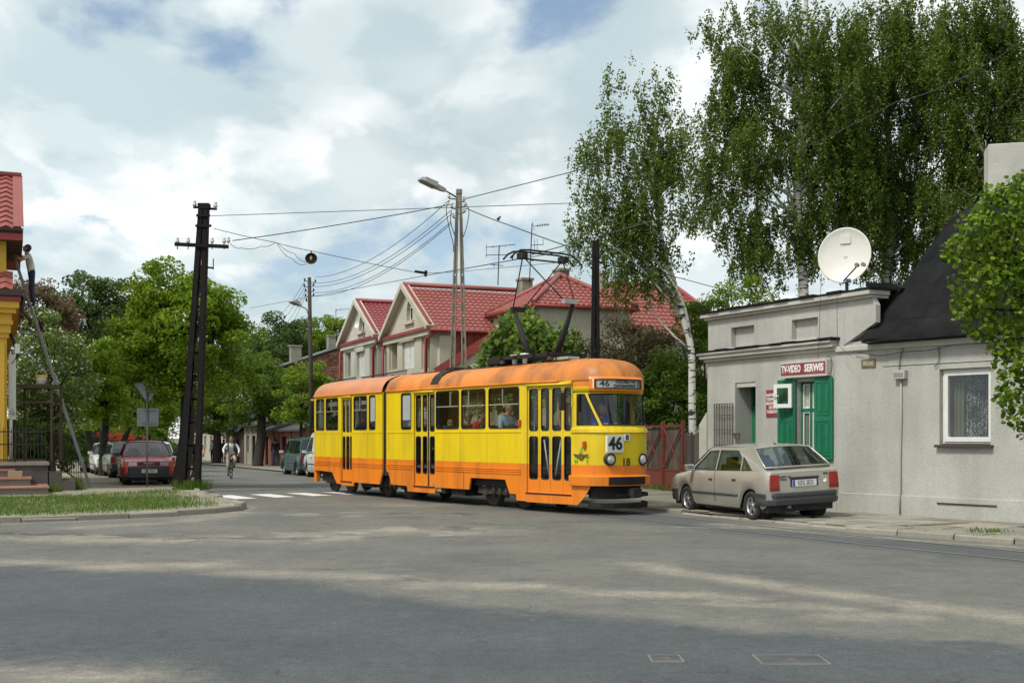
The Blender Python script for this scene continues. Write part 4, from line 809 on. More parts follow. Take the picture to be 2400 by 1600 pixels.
mb = MB(); fbox(mb, SRr, rW4[0] + .03, rW4[1] - .04, 2.02, Z1W - .05, .026, .03); part(mb, 'paper_notice', MC['paper'])
e = [SRr.ux(q) for q in (800.5, 808.5, 818.2, 824)]; doorway(SRr, [(e[k], e[k + 1]) for k in range(3)], .38)
# --- far sides (street side without doors)
mb = MB(); fw = [(-5.6, -4.4), (-4.25, -3.05), (-2.9, -1.7), (-1.55, -.3)]
mb.slab(rect(-6, 0, ZB, ZG), [rrect(a, b, Z0W, Z1W, .07) for a, b in fw], SFF, 0, .045, 0, bm=2); mb.slab(rect(-6, 0, .4, ZB), [], SFF, 0, .045, 1, bm=2)
P = [(0, HWT, ZB), (NX, NHW, ZB), (NX, NHW, ZG), (0, HWT, ZG)]; 
fT = lambda u, v, w=0.0: V((u * cos(radians(6)), HWT - u * sin(radians(6)) - w, v))
mb.slab(rect(0, LT, ZB, ZG), [rrect(.2, 1.3, Z0W, Z1W, .07)], fT, 0, .045, 0, bm=2); mb.slab(rect(0, LT, .3, ZB), [], fT, 0, .045, 1, bm=2)
part(mb, 'far_side_panel', [M_YEL, M_ORA, M_INT])
for a, b in fw: window(SFF, a, b, tr=2.33)
window(fT, .2, 1.3)
mb = MB(); fr = [(uR + .25, uR + 1.3), (uR + 1.45, uR + 2.6), (uR + 2.75, uR + 3.9)]
mb.slab(rect(uR, uRA, ZB, ZG), [rrect(a, b, Z0W, Z1W, .07) for a, b in fr], SRF, 0, .045, 0, bm=2); mb.slab(rect(uR, uRA, .4, ZB), [], SRF, 0, .045, 1, bm=2); part(mb, 'far_side_panel', [M_YEL, M_ORA, M_INT])
for a, b in fr: window(SRF, a, b, tr=2.33)
# --- nose
def kz(z):
    return interp([(0, .80), (.3, .84), (ZB, .88), (1.70, .88), (1.74, .86), (1.80, .83), (2.52, .70), (2.54, .80), (2.78, .78), (3.0, .7)], z)
def nose(phi, z, off=0.0):
    e = 2.6; hw = NHW + off - (.03 * max(0, z - 1.75)); k = kz(z) + off; s, c = sin(radians(phi)), cos(radians(phi))
    return V((NX + k * abs(c) ** (2 / e), hw * math.copysign(abs(s) ** (2 / e), s), z))
def nrow(cols, z, off=0.0): return [nose(c, z, off) for c in cols]
FULL = [-90, -82, -72, -62, -52, -42, -32, -22, -12, 0, 12, 22, 32, 42, 52, 62, 72, 82, 90]
mb = MB(); mb.grid([nrow(FULL, z) for z in (.62, .8, ZB)], 1); mb.grid([nrow(FULL, z) for z in (ZB, 1.3, 1.55, 1.72)], 0); part(mb, 'nose_panel', [M_YEL, M_ORA])
mb = MB(); mb.grid([nrow(FULL, 1.70, .0), nrow(FULL, 1.70, .028), nrow(FULL, 1.77, .03), nrow(FULL, 1.81, .0)], 0, sm=False); part(mb, 'waist_ledge', M_YEL)
CB = [-90, -83, -44, -37, -24, -10, 10, 24, 37, 44, 83, 90]; CT = [-90, -83, -68, -61, -40, -16, 16, 40, 61, 68, 83, 90]
ZW0, ZW1 = 1.84, 2.50
def wcol(j, z): t = (z - ZW0) / (ZW1 - ZW0); return CB[j] + (CT[j] - CB[j]) * t
def wgrid(j0, j1, za, zb_, off, nz=4, sub=3):
    rows = []
    for k in range(nz + 1):
        z = za + (zb_ - za) * k / nz; r = []
        for j in range(j0, j1):
            for q in range(sub): r.append(nose(wcol(j, z) + (wcol(j + 1, z) - wcol(j, z)) * q / sub, z, off))
        r.append(nose(wcol(j1, z), z, off)); rows.append(r)
    return rows
mb = MB()
for j0, j1 in ((0, 1), (2, 3), (8, 9), (10, 11)): mb.grid(wgrid(j0, j1, ZW0, ZW1, 0)); mb.grid(wgrid(j0, j1, ZW0, ZW1, -.05))
mb.grid(wgrid(0, 11, 1.80, ZW0, 0, 1)); mb.grid([nrow(FULL, z) for z in (ZW1, 2.52)]); part(mb, 'windscreen_frame', M_YEL)
for j0, j1, nm in ((3, 8, 'windscreen'), (1, 2, 'corner_window'), (9, 10, 'corner_window')):
    mb = MB(); mb.grid(wgrid(j0, j1, ZW0, ZW1, -.02)); w = part(mb, nm, glass('screen_glass', (.80, .87, .93), .36, .03))
    mb = MB(); R0 = wgrid(j0, j1, ZW0 + .012, ZW1 - .012, -.004, 6); loop = R0[0] + [r[-1] for r in R0[1:-1]] + list(reversed(R0[-1])) + [r[0] for r in reversed(R0[1:-1])]
    mb.tube(loop + [loop[0]], .014, 6); part(mb, 'seal', M_RUB, w)
mb = MB(); mb.grid([nrow(FULL, 2.52, -.06), nrow(FULL, 2.53, .0), nrow(FULL, 2.65, .0)], 0); mb.grid([nrow(FULL, 2.65), nrow(FULL, ZG)], 1); part(mb, 'visor', [M_YEL, M_ORA])
# destination box
dx = NX + kz(2.66)
fD = lambda u, v, w=0.0: nose(math.degrees(math.asin(max(-1, min(1, math.copysign(min(1, abs(u) / .80) ** 1.3, u))))), v, -w - .10)
def strip(u0, u1, z0, z1, w, n=16): return [[fD(u0 + (u1 - u0) * k / n, z, w) for k in range(n + 1)] for z in (z0, z1)]
mb = MB()
for z0, z1 in ((2.55, 2.60), (2.79, 2.84)): mb.grid(strip(-.72, .40, z0, z1, -.150)); mb.grid([strip(-.72, .40, z0, z1, -.150)[0 if z0 < 2.7 else 1], strip(-.72, .40, z0 - .02, z1 + .02, -.09)[0 if z0 < 2.7 else 1]]); mb.grid([strip(-.66, .34, z0, z1, -.150)[1 if z0 < 2.7 else 0], strip(-.66, .34, z0, z1, -.10)[1 if z0 < 2.7 else 0]])
for u0, u1 in ((-.72, -.66), (.34, .40)): mb.grid(strip(u0, u1, 2.60, 2.79, -.150, 2)); mb.grid([[fD(u, z, w) for z in (2.55, 2.84)] for u in (u0, u1) for w in (-.149, -.09)][:2] if u0 < 0 else [[fD(u1, z, w) for z in (2.55, 2.84)] for w in (-.149, -.09)])
part(mb, 'destination_box', M_ORA)
mb = MB(); mb.grid(strip(-.665, .345, 2.595, 2.795, -.138)); part(mb, 'destination_blind', mat('blind_board', (.16, .17, .155), .5, dirt=(.1, .1, .09)))
mb = MB(); lp = strip(-.655, .335, 2.603, 2.787, -.152); mb.tube(lp[0] + list(reversed(lp[1])) + [lp[0][0]], .013, 6); part(mb, 'seal', M_RUB)
M_INK = mat('black_ink', (.012, .012, .012), .6)
def nmat(p, nrm, up=(0, 0, 1)): nrm = V(nrm).normalized(); u = V(up); xd = u.cross(nrm).normalized(); return TM @ frame4(p, xd, u)
mb = MB(); mb.grid(strip(-.63, .22, 2.612, 2.778, -.1405)); part(mb, 'route_card', mat('route_card', (.33, .35, .33), .6, var=.1))
def vtext(tx, s, u, v, sx, nm, bold):
    o = text(tx, s, Matrix(), M_INK, None, nm, sx=sx, bold=bold, ext=.001)
    for q in o.data.vertices: q.co = fD(q.co.x + u, q.co.y + v, -.1425 - q.co.z)
    o.parent = tram
vtext('46', .175, -.51, 2.695, .95, 'route_digits', .003)
vtext('OZORKÓW', .082, -.06, 2.738, 1.1, 'lettering', .004)
vtext('CHOCIANOWICE', .078, -.09, 2.652, .84, 'lettering', .004)
def nfind(x, y):
    """place on the nose seen at a photograph pixel"""
    best = None
    for ph in range(-90, 91, 2):
        for _ in (0, 1): pass
        z = 1.2
        for _ in range(3): P = TM @ nose(ph, z); z = CAMH + (HOR - y) / FPX * P.y
        P = TM @ nose(ph, z); e = abs(1200 + FPX * P.x / P.y - x)
        if best is None or e < best[0]: best = (e, ph, z)
    return best[1], best[2]
def nnorm(ph, z): a, b = nose(ph - 2, z), nose(ph + 2, z); t = (b - a).normalized(); return V((t.y, -t.x, 0))
ph, z = nfind(1435, 1040); nn = V((1, 0, 0)); yc = nose(ph, z).y; xf = NX + kz(z) + .03
M_PLW = mat('enamel_white', (.74, .73, .68), .4, var=.06, dirt=(.5, .46, .38), damt=.4, dsc=5)
pl = MB(); pl.bb(xf - .06, xf, yc - .22, yc + .22, z - .175, z + .175); plate = part(pl, 'route_plate', M_PLW, bevel=.008)
text('46', .36, nmat((xf + .003, yc, z), (1, 0, 0)), M_INK, plate, 'route_digits', sx=1.02, bold=.012)
pl = MB(); pl.bb(xf - .05, xf, yc + .24, yc + .39, z + .06, z + .20); plate = part(pl, 'brigade_plate', M_PLW, bevel=.005)
text('8', .15, nmat((xf + .003, yc + .315, z + .13), (1, 0, 0)), M_INK, plate, 'digit', bold=.006)
ph, z = nfind(1466, 1083); p = nose(ph, z, .004); text('18', .22, nmat(p, nnorm(ph, z)), M_INK, tram, 'fleet_number', bold=.003)
M_LENS = mat('lamp_lens', (.75, .75, .72), .12, .55, var=.15, vs=9)
for px_ in (1430, 1505):
    ph, z = nfind(px_, 1076); p = nose(ph, z); a = V((1, .12 if px_ > 1460 else -.05, 0)).normalized()
    mb = MB(); mb.lathe([(.13, -.06), (.13, .03), (.118, .045), (.10, .035), (.10, -.02)], p, a, 24); hl = part(mb, 'headlight', M_RUB)
    mb = MB(); mb.lathe([(.102, .02), (.08, .045), (.04, .06), (0, .064)], p, a, 24); part(mb, 'lens', M_LENS, hl)
ph, z = nfind(1372, 1042); p = nose(ph, z); nn = nnorm(ph, z); M_AMB = mat('amber_lens', (.42, .06, .02), .3, var=.1)
mb = MB(); mb.box(p + nn * .025, (.05, .075, .15), Matrix.Rotation(atan2(nn.y, nn.x), 3, 'Z')); part(mb, 'indicator', M_AMB, bevel=.012)
u, z = SF.px(1219, 991); mb = MB(); fbox(mb, SF, u - .045, u + .045, z - .07, z + .07, -.05, .0); part(mb, 'side_indicator', M_AMB, bevel=.012)
# company emblem: winged wheel with three letters
M_EMB = mat('emblem_green', (.35, .55, .03), .5, var=.05); M_EMG = mat('emblem_dark', (.09, .08, .03), .5)
ph, z = nfind(1362, 1069); p = nose(ph, z, .02); nn = nnorm(ph, z); td = V((-nn.y, nn.x, 0)); up = V((0, 0, 1))
mb = MB(); mb.lathe([(.045, 0), (.075, 0), (.075, .004), (.045, .004)], p, nn, 20)
mb.obj('emblem_wheel', M_EMG, tram, world=False)
mb = MB()
for s_ in (-1, 1): mb.add([p + td * (s_ * a) + up * b for a, b in ((.07, .035), (.22, .055), (.19, .02), (.17, -.005), (.10, -.03))], [(0, 1, 2, 3, 4)])
for k in range(3): mb.lathe([(.0, .001), (.016, .001), (.016, .004)], p + td * (.022 * cos(k * 2.1)) + up * (.022 * sin(k * 2.1)), nn, 8)
part(mb, 'emblem_wings', M_EMG)
for ch, a, b in (('K', 0, .15), ('M', -.15, -.085), ('T', .15, -.085)): text(ch, .12, nmat(p + td * a + up * b, nn), M_EMB, tram, 'emblem_letter', bold=.004)
# bumper, skirts and front gear
mb = MB(); mb.grid([nrow(FULL, .60, .0), nrow(FULL, .60, .075), nrow(FULL, .80, .085), nrow(FULL, .83, .0)], 0, sm=False); part(mb, 'bumper', M_ORA, bevel=.012)
cc = [-30, -22, -14, -6, 2, 10, 18]; mb = MB(); mb.grid([nrow(cc, .63, .05), nrow(cc, .63, .095), nrow(cc, .79, .10), nrow(cc, .79, .05)], 0, sm=False); part(mb, 'bumper_pad', M_BLK)
mb = MB(); cs_ = [-90, -82, -74, -66, -60]; mb.grid([[nose(c, .2 + max(0, (c + 80) / 20) * .36, .0) for c in cs_], nrow(cs_, .61, .0)], 0); part(mb, 'front_skirt', M_ORA); mb = MB(); cs_ = [90, 84, 78]; mb.grid([nrow(cs_, .3), nrow(cs_, .61)], 0); part(mb, 'front_skirt', M_ORA)
mb = MB(); cs_ = [-62, -40, -20, 0, 20, 40, 62, 80]; mb.grid([nrow(cs_, .33, -.10), nrow(cs_, .62, -.10)], 0, sm=False); mb.grid([nrow(cs_, .14, .0), nrow(cs_, .14, .05), nrow(cs_, .25, .05), nrow(cs_, .25, .0)], 0, sm=False); mb.grid([nrow(cs_[2:], .37, .05), nrow(cs_[2:], .44, .05)], 0, sm=False); part(mb, 'lifeguard', M_BLK)
mb = MB(); mb.bb(NX + .3, NX + 1.08, -.07, .07, .40, .52); mb.bb(NX + 1.0, NX + 1.12, -.11, .11, .37, .55); part(mb, 'coupler', M_BLK)
# mouldings
for s, a, b in ((SF, -6.0, uDB[0] - .02), (SF, uDB[1] + .02, -.02), (SRr, uR, rD[0] - .02), (SRr, rD[1] + .02, uRA)):
    mb = MB(); fbox(mb, s, a, b, 1.705, 1.725, -.012, .0); part(mb, 'waist_strip', M_YEL)
    mb = MB()
    for z in (.80, .85, .895): fbox(mb, s, a, b, z - .014, z + .010, -.016, .0)
    part(mb, 'rub_rail', M_ORA, bevel=.004)
for s, us in ((SF, (-5.88, uC[0] - .04, (uC[1] + uD[0]) / 2, (uD[1] + uE[0]) / 2)), (SRr, (rW3[1] + .04, -.62, rW1[1] + .03))):
    for u in us: mb = MB(); fbox(mb, s, u - .004, u + .004, .72 if u != us[0] else ZB, 1.70, -.0015, .0); part(mb, 'panel_seam', mat('seam', (.10, .07, .02), .8))
mb = MB(); fbox(mb, SF, sk2[2][0] - .012, sk2[2][0] + .0, .39, .78, -.003, .0); part(mb, 'skirt_joint', M_BLK)
# --- roofs
PR = [(0, 0), (.012, .05), (.05, .16), (.13, .27), (.26, .36), (.45, .43), (.7, .475), (1, .49)]
def roof(outline, spine, name, m):
    rows = []
    for t, h in PR: rows.append([V(p).lerp(V(q), t) + V((0, 0, h)) for p, q in zip(outline, spine)])
    mb = MB(); mb.grid(rows); 
    return part(mb, name, m)
ol = [V((-6.0 + 6.0 * k / 10, -HWT - .02, ZG)) for k in range(11)] + [V((NX * k / 4, -HWT - .02 + (HWT - NHW) * k / 4, ZG)) for k in range(1, 4)] + [nose(c, ZG, .02) for c in FULL]
ol = ol + [V((NX * k / 4, HWT + .02 - (HWT - NHW) * k / 4, ZG)) for k in (3, 2, 1)] + [V((-6.0 * k / 10, HWT + .02, ZG)) for k in range(11)]
sp = [V((min(p.x, 1.1), 0, ZG)) if p.x < 1.1 else V((1.1 + (p.x - 1.1) * .25, p.y * .3, ZG)) for p in ol]
roof(ol, sp, 'front_roof', M_ROOF if False else mat('tram_roof_front', (.70, .225, .03), .48, var=.1, vs=1.0, dirt=(.07, .045, .03), dsc=1.5, damt=.8, streak=True))
olr = []; spr = []
K = 8
for k in range(K + 1): u = uRA + (uR - uRA) * k / K; olr.append(SRr(u, ZG, -.02)); spr.append(SRr(u, ZG, HWT))
tail = lambda c, z, o=0.0: SRr(uR - (.34 + o) * abs(cos(radians(c))) ** .8, z, HWT + (HWT + o) * math.copysign(abs(sin(radians(c))) ** .8, sin(radians(c))))
for c in range(-80, 81, 20): olr.append(tail(c, ZG, .02)); spr.append(SRr(uR + .25, ZG, HWT))
for k in range(K, -1, -1): u = uRA + (uR - uRA) * k / K; olr.append(SRr(u, ZG, 2 * HWT + .02)); spr.append(SRr(u, ZG, HWT))
roof(olr, spr, 'rear_roof', mat('tram_roof_rear', (.62, .25, .11), .5, var=.08, vs=1.0, dirt=(.40, .17, .08), dsc=1.0, damt=.6, streak=True))
tc_ = list(range(-90, 91, 15)); mb = MB(); mb.grid([[tail(c, z) for c in tc_] for z in (.62, ZB)], 1); mb.grid([[tail(c, z) for c in tc_] for z in (ZB, Z0W)], 0); mb.grid([[tail(c, z) for c in tc_] for z in (Z1W, ZG)], 0)
for a, b in ((-90, -82), (-33, -27), (27, 33), (82, 90)): mb.grid([[tail(a + (b - a) * k / 2, z) for k in range(3)] for z in (Z0W, Z1W)], 0)
part(mb, 'tail_panel', [M_YEL, M_ORA])
for a, b in ((-82, -33), (-27, 27), (33, 82)): mb = MB(); mb.grid([[tail(a + (b - a) * k / 4, z, -.02) for k in range(5)] for z in (Z0W, Z1W)], 0); part(mb, 'rear_window', M_TGL)
mb = MB(); mb.box(SRr(uR - .1, 2.70, -.03), (.10, .06, .05)); part(mb, 'marker_lamp', M_YEL)
mb = MB(); mb.beam(SRr(uR - .12, .28, .12), SRr(uR - .12, .62, .12), .12, .16); part(mb, 'rear_bumper_post', M_ORA)
# gutters and roof gear
for pts in (ol[:14], olr[:K + 4]): mb = MB(); mb.tube([p + V((0, 0, .0)) for p in pts], .022, 6); part(mb, 'gutter', M_ORA)
mb = MB(); cr = [V((0, y, 0)) for y in np.linspace(-HWT, HWT, 25)]
def roofz(y, o=0.0):
    t = 1 - min(1, abs(y) / (HWT + .02)); 
    return ZG + interp(PR, t) + o
for xx, wd_, nm, mm in ((SF.ux(1017), .36, 'roof_strap', M_BLK),):
    mb = MB(); mb.grid([[V((xx - wd_ / 2, y, roofz(y, .035))) for y in np.linspace(-HWT + .0, HWT, 30)], [V((xx + wd_ / 2, y, roofz(y, .035))) for y in np.linspace(-HWT + .0, HWT, 30)]]); part(mb, nm, mm)
mb = MB(); mb.bb(SF.ux(1017) - .2, SF.ux(1017) + .2, -.55, -.2, 3.2, 3.31); part(mb, 'vent_cowl', M_BLK, bevel=.02)
M_DECK = mat('roof_deck', (.06, .055, .05), .8, var=.3, dirt=(.14, .10, .07), damt=.6)
for a, b in ((-5.8, -4.6), (-4.5, -3.3), (-3.2, -2.0), (-1.9, -.75)):
    mb = MB(); mb.grid([[V((q, y, roofz(y, .018))) for y in np.linspace(-.5, .5, 9)] for q in (a, b)], sm=False); part(mb, 'roof_mat', M_DECK)
mb = MB(); mb.grid([[V((q, y, roofz(y, .02))) for y in np.linspace(-.3, .3, 9)] for q in (.05, .75)], sm=False); part(mb, 'roof_mat', mat('pale_deck', (.36, .36, .27), .8, var=.2))
mb = MB(); mb.box((.45, -.1, roofz(0) + .05), (.5, .35, .07)); part(mb, 'roof_hatch', MC['pale_deck'], bevel=.02)
# --- pantograph
X0 = -.55; pg = MB()
for y in (-.45, .45): pg.beam((X0 - 1.05, y, 3.42), (X0 + .95, y, 3.42), .07, .08)
for xx in (-.95, -.4, .3, .85): pg.beam((X0 + xx, -.55, 3.42), (X0 + xx, .55, 3.42), .07, .07)
pan = part(pg, 'pantograph', M_BLK)
for xx in (-.95, .85):
    for y in (-.45, .45): mb = MB(); mb.lathe([(.05, 0), (.075, .02), (.05, .04), (.075, .06), (.04, .09)], (X0 + xx, y, 3.28), (0, 0, 1), 12); part(mb, 'insulator', mat('porcelain_brown', (.10, .045, .03), .3), pan)
EL = .98
for s_ in (-1, 1):
    yb = .10 * s_
    mb = MB(); mb.tube([(X0 + .38 * s_, yb, 3.46), (X0 + .62 * s_, yb, 3.86), (X0 + EL * s_, yb, 4.56)], [.075, .07, .045], 10); part(mb, 'lower_arm', M_BLK, pan)
    mb = MB(); mb.box((X0 + EL * s_, 0, 4.58), (.12, .36, .10)); part(mb, 'elbow', M_BLK if s_ < 0 else M_ALU, pan)
    for y in (-.55, .55): mb = MB(); mb.tube([(X0 + EL * s_, .14 * (1 if y > 0 else -1), 4.58), (X0 + .03 * s_, y, 5.62)], .015, 6); part(mb, 'upper_rod', M_BLK, pan)
mb = MB(); mb.tube([(X0, -.62, 5.60), (X0, .62, 5.60)], .02, 6); part(mb, 'cross_tube', M_BLK, pan)
for y in (-.58, .58): mb = MB(); mb.box((X0, y, 5.66), (.26, .12, .14)); part(mb, 'spring_box', M_BLK, pan)
for dx_ in (-.14, .14):
    mb = MB(); mb.tube([(X0 + dx_, -1.0, 5.56), (X0 + dx_, -.88, 5.68), (X0 + dx_, -.72, 5.76), (X0 + dx_, -.5, 5.78), (X0 + dx_, .5, 5.78), (X0 + dx_, .72, 5.76), (X0 + dx_, .88, 5.68), (X0 + dx_, 1.0, 5.56)], .022, 6); part(mb, 'contact_strip', M_BLK, pan)
for y in (-.7, .7): mb = MB(); mb.tube([(X0 - .14, y, 5.75), (X0 - .16, y * 1.05, 5.62), (X0 - .1, y * 1.12, 5.56)], .014, 6); part(mb, 'hook', M_BLK, pan)
mb = MB(); mb.tube([(X0 + .95, .15, 4.5), (X0 + .98, .2, 3.9), (X0 + .8, .25, 3.35)], .008, 5); part(mb, 'pull_rope', mat('rope', (.2, .16, .1), .9), pan)
for px_, py in ((1206, 836), (1230, 832)):
    P = TI @ onp(px_, py, TM @ V((0, -.25, 0)), TM.to_3x3() @ V((0, 1, 0))); mb = MB(); mb.lathe([(.0, .05), (.10, .035), (.125, .0), (.06, -.02), (.05, -.25)], P, (0, 0, 1), 16); part(mb, 'roof_insulator', mat('porcelain', (.70, .69, .64), .25))
mb = MB(); mb.box((X0 - 1.3, .0, 3.38), (.7, .8, .16)); part(mb, 'resistor_box', M_BLK, bevel=.02)
# --- articulation, interior, running gear
mb = MB()
for k in range(4):
    t = k / 3; g = -.03 * (k % 2)
    A = [V((-5.98, -HWT - g + .05, .6)), V((-5.98, -HWT - g + .05, ZG)), V((-5.98, -.8, 3.12)), V((-5.98, 0, 3.2)), V((-5.98, .8, 3.12)), V((-5.98, HWT + g - .05, ZG)), V((-5.98, HWT + g - .05, .6))]
    B = [V((-6.26, p.y, p.z)) for p in A]; 
    if k == 0: r0, r1 = A, B
rows = [[a.lerp(b, k / 4) + V((0, .04 * (k % 2) * (-1 if a.y > 0 else 1), 0)) for a in [q for q in r0] for b in [V((-6.26, a.y, a.z))]] for k in range(5)]
mb.grid(rows, sm=False); part(mb, 'bellows', M_RUB)
mb = MB(); mb.bb(-6, -.05, -.94, .94, .84, .90); mb.bb(-.05, 1.5, -.70, .70, .70, .75); mb.bb(-6, 1.2, -.75, .75, 2.95, 2.98); part(mb, 'floor', M_INT)
mb = MB(); p = [SRr(uR, .84, .05), SRr(uRA, .84, .05), SRr(uRA, .84, 2.05), SRr(uR, .84, 2.05)]; mb.add(p, [(0, 1, 2, 3)]); mb.add([q + V((0, 0, 2.1)) for q in p], [(0, 1, 2, 3)]); part(mb, 'floor', M_INT)
mb = MB(); mb.bb(.95, .98, -.2, .8, .75, 2.75); mb.bb(1.0, 1.45, .3, .75, .75, 1.5); mb.bb(2.02, 2.2, -.6, .6, 1.25, 1.74); part(mb, 'cab_partition', M_INT)
M_SEAT = mat('seat_vinyl', (.10, .09, .07), .5)
for xx in (-5.3, -3.9, -3.1, -2.3, -1.5, -.7):
    for y in ((-.72, .72) if xx > -5.1 else (.72,)):
        mb = MB(); mb.bb(xx - .2, xx + .2, y - .2, y + .2, 1.28, 1.34); mb.bb(xx - .24, xx - .19, y - .2, y + .2, 1.34, 1.88); mb.bb(xx - .03, xx + .03, y - .03, y + .03, .9, 1.28); part(mb, 'seat', M_SEAT, bevel=.015)
for u in (uR + .5, uR + 1.3, uR + 3.0, uR + 3.7):
    for w in (.32, 1.75):
        mb = MB(); fbox(mb, SRr, u - .2, u + .2, 1.28, 1.34, w - .2, w + .2); fbox(mb, SRr, u - .24, u - .19, 1.34, 1.88, w - .2, w + .2); fbox(mb, SRr, u - .03, u + .03, .9, 1.28, w - .03, w + .03); part(mb, 'seat', M_SEAT)
for xx in (-4.9, -2.7, -.4): mb = MB(); mb.tube([(xx, -.35, .9), (xx, -.35, 2.95)], .016, 6); part(mb, 'grab_pole', mat('white_rail', (.7, .7, .68), .4))
M_BOG = mat('bogie_rust', (.04, .033, .026), .85, var=.4, vs=4, dirt=(.09, .072, .055), damt=.6)
def bogie(c, ang):
    R = Matrix.Rotation(ang, 3, 'Z'); c = V(c); mb = MB()
    for y in (-.72, .72): mb.box(c + R @ V((0, y, .38)), (1.9, .10, .16), R); mb.box(c + R @ V((0, y, .52)), (.5, .14, .14), R)
    mb.box(c + R @ V((0, 0, .42)), (.3, 1.5, .2), R); b = part(mb, 'bogie', M_BOG)
    for xx in (-.62, .62):
        for y in (-.52, .52):
            w = MB(); w.lathe([(.0, -.06), (.1, -.06), (.22, -.03), (.30, -.05), (.33, -.05), (.33, .03), (.355, .035), (.355, .06), (.1, .06), (0, .07)], c + R @ V((xx, y, .345)), R @ V((0, 1 if y > 0 else -1, 0)) * (-1), 28); part(w, 'wheel', M_BOG, b)
            w = MB(); w.cyl(c + R @ V((xx, y * 1.22, .36)), c + R @ V((xx, y * 1.52, .36)), .12, .10, 12); part(w, 'axle_box', M_BOG, b)
    for xx in (-.25, 0, .25): w = MB(); w.tube([c + R @ V((xx, -.78, .24)), c + R @ V((xx, -.78, .52))], .055, 8); part(w, 'spring', M_BOG, b)
bogie((-1.1, 0, 0), 0); bogie((-6.1, 0, 0), AR / 2); bogie(tuple(SRr(uR + 1.0, 0, HWT)), AR)
mb = MB(); mb.bb(-5.5, -.2, -.85, .85, .48, .84); mb.bb(.1, 1.9, -.72, .72, .42, .84); mb.bb(-4.2, -3.9, -.95, -.6, .3, .5); mb.bb(-3.8, -3.2, -.95, -.5, .25, .5); mb.bb(-3.0, -2.4, -.9, -.4, .22, .5); part(mb, 'underframe', M_BLK)
mb = MB(); fbox(mb, SRr, uR, uRA, .50, .84, .15, 1.95); fbox(mb, SRr, uRA - 1.6, uRA - .9, .25, .5, .15, .6); part(mb, 'underframe', M_BLK)
mb = MB(); mb.bb(-3.75, -3.35, -.975, -.955, .28, .48); part(mb, 'battery_box', mat('battery_box', (.30, .25, .13), .7, var=.3))
# mirror, wiper
u, z = ST.px(1318, 940, -.25); p = ST(u, z, -.27); mb = MB(); mb.box(p, (.07, .17, .38), Matrix.Rotation(radians(20), 3, 'Z')); mir = part(mb, 'mirror', M_RUB, bevel=.03)
mb = MB(); mb.tube([p + V((0, 0, .2)), p + V((.06, .06, .25)), ST(LT - .05, 2.55, -.01)], .012, 6); mb.tube([p + V((0, .05, -.1)), ST(LT - .02, 2.3, -.01)], .012, 6); part(mb, 'bracket', M_RUB, mir)
mb = MB(); a = nose(8, 1.86, .02); b = nose(20, 2.1, .03); mb.tube([a, b], .012, 6); mb.tube([nose(10, 2.30, .025), b, nose(33, 1.93, .03)], .011, 6); part(mb, 'wiper', M_RUB)
mb = MB(); mb.bb(2.0, 2.02, -.42, -.24, 1.80, 1.90); part(mb, 'dashboard_card', MC['paper'])
# ------------------------------------------------------------------ cars
M_TYRE = mat('tyre', (.022, .022, .022), .85, var=.25, dirt=(.07, .06, .05), damt=.4)
M_RIM = mat('alloy_rim', (.52, .52, .52), .3, .8, var=.1)
M_HUB = mat('steel_hub', (.22, .22, .22), .5, .6, var=.15)
M_BUMP = mat('bumper_plastic', (.045, .05, .054), .55, var=.1)
M_CGL = glass('car_glass', (.62, .70, .68), .75, .07)
M_TAIL = mat('tail_lamp', (.36, .018, .012), .2, var=.2, vs=8, coat=.5)
M_TAIL2 = mat('tail_lamp_dark', (.22, .012, .01), .2, coat=.5)
M_HEAD = mat('head_lamp', (.62, .64, .64), .12, .4, var=.2, vs=12)
M_ORL = mat('turn_lamp', (.65, .16, .01), .25)
M_DKI = mat('car_interior', (.03, .03, .032), .8)
def paint(name, col, metal=.0, rough=.32): return mat(name, col, rough, metal, var=.05, vs=1.2, dirt=tuple(c * .6 + .04 for c in col), dsc=.9, damt=.12, coat=.4)
def wheel(mb_parent, c, R, side, spokes):
    """tyre with rim; axis along local y"""
    ax = V((0, side, 0)); w = MB(); w.lathe([(R * .62, -.09), (R * .9, -.095), (R, -.07), (R, .05), (R * .93, .085), (R * .66, .09), (R * .62, .07)], c, ax, 28); ty = w.obj('wheel', M_TYRE, mb_parent, world=False)
    c = V(c); r = MB(); r.lathe([(R * .64, .07), (R * .60, .055), (R * .56, .02), (R * .55, -.05)], c, ax, 28)
    r.lathe([(0, .065), (R * .16, .062), (R * .18, .03)], c, ax, 16)
    if spokes:
        for k in range(spokes):
            a = 2 * pi * k / spokes + .3; d = V((cos(a), 0, sin(a))); t = V((-sin(a), 0, cos(a))); q = R * .12
            P = [c + d * R * .12 + t * q, c + d * R * .12 - t * q, c + d * R * .60 - t * q * .75, c + d * R * .60 + t * q * .75]; y = V((0, side, 0))
            r.add([p + y * .058 for p in P] + [p + y * .02 for p in P], [(0, 1, 2, 3), (0, 4, 5, 1), (2, 6, 7, 3), (1, 5, 6, 2), (3, 7, 4, 0)])
        r.obj('rim', M_RIM, ty, world=False)
        d = MB(); d.lathe([(0, .0), (R * .56, .0)], c, ax, 20); d.obj('brake_disc', M_DKI, ty, world=False)
    else:
        r.lathe([(R * .57, .03), (R * .4, .055), (R * .2, .05), (0, .052)], c, ax, 20); r.obj('rim', M_HUB, ty, world=False)
    return ty
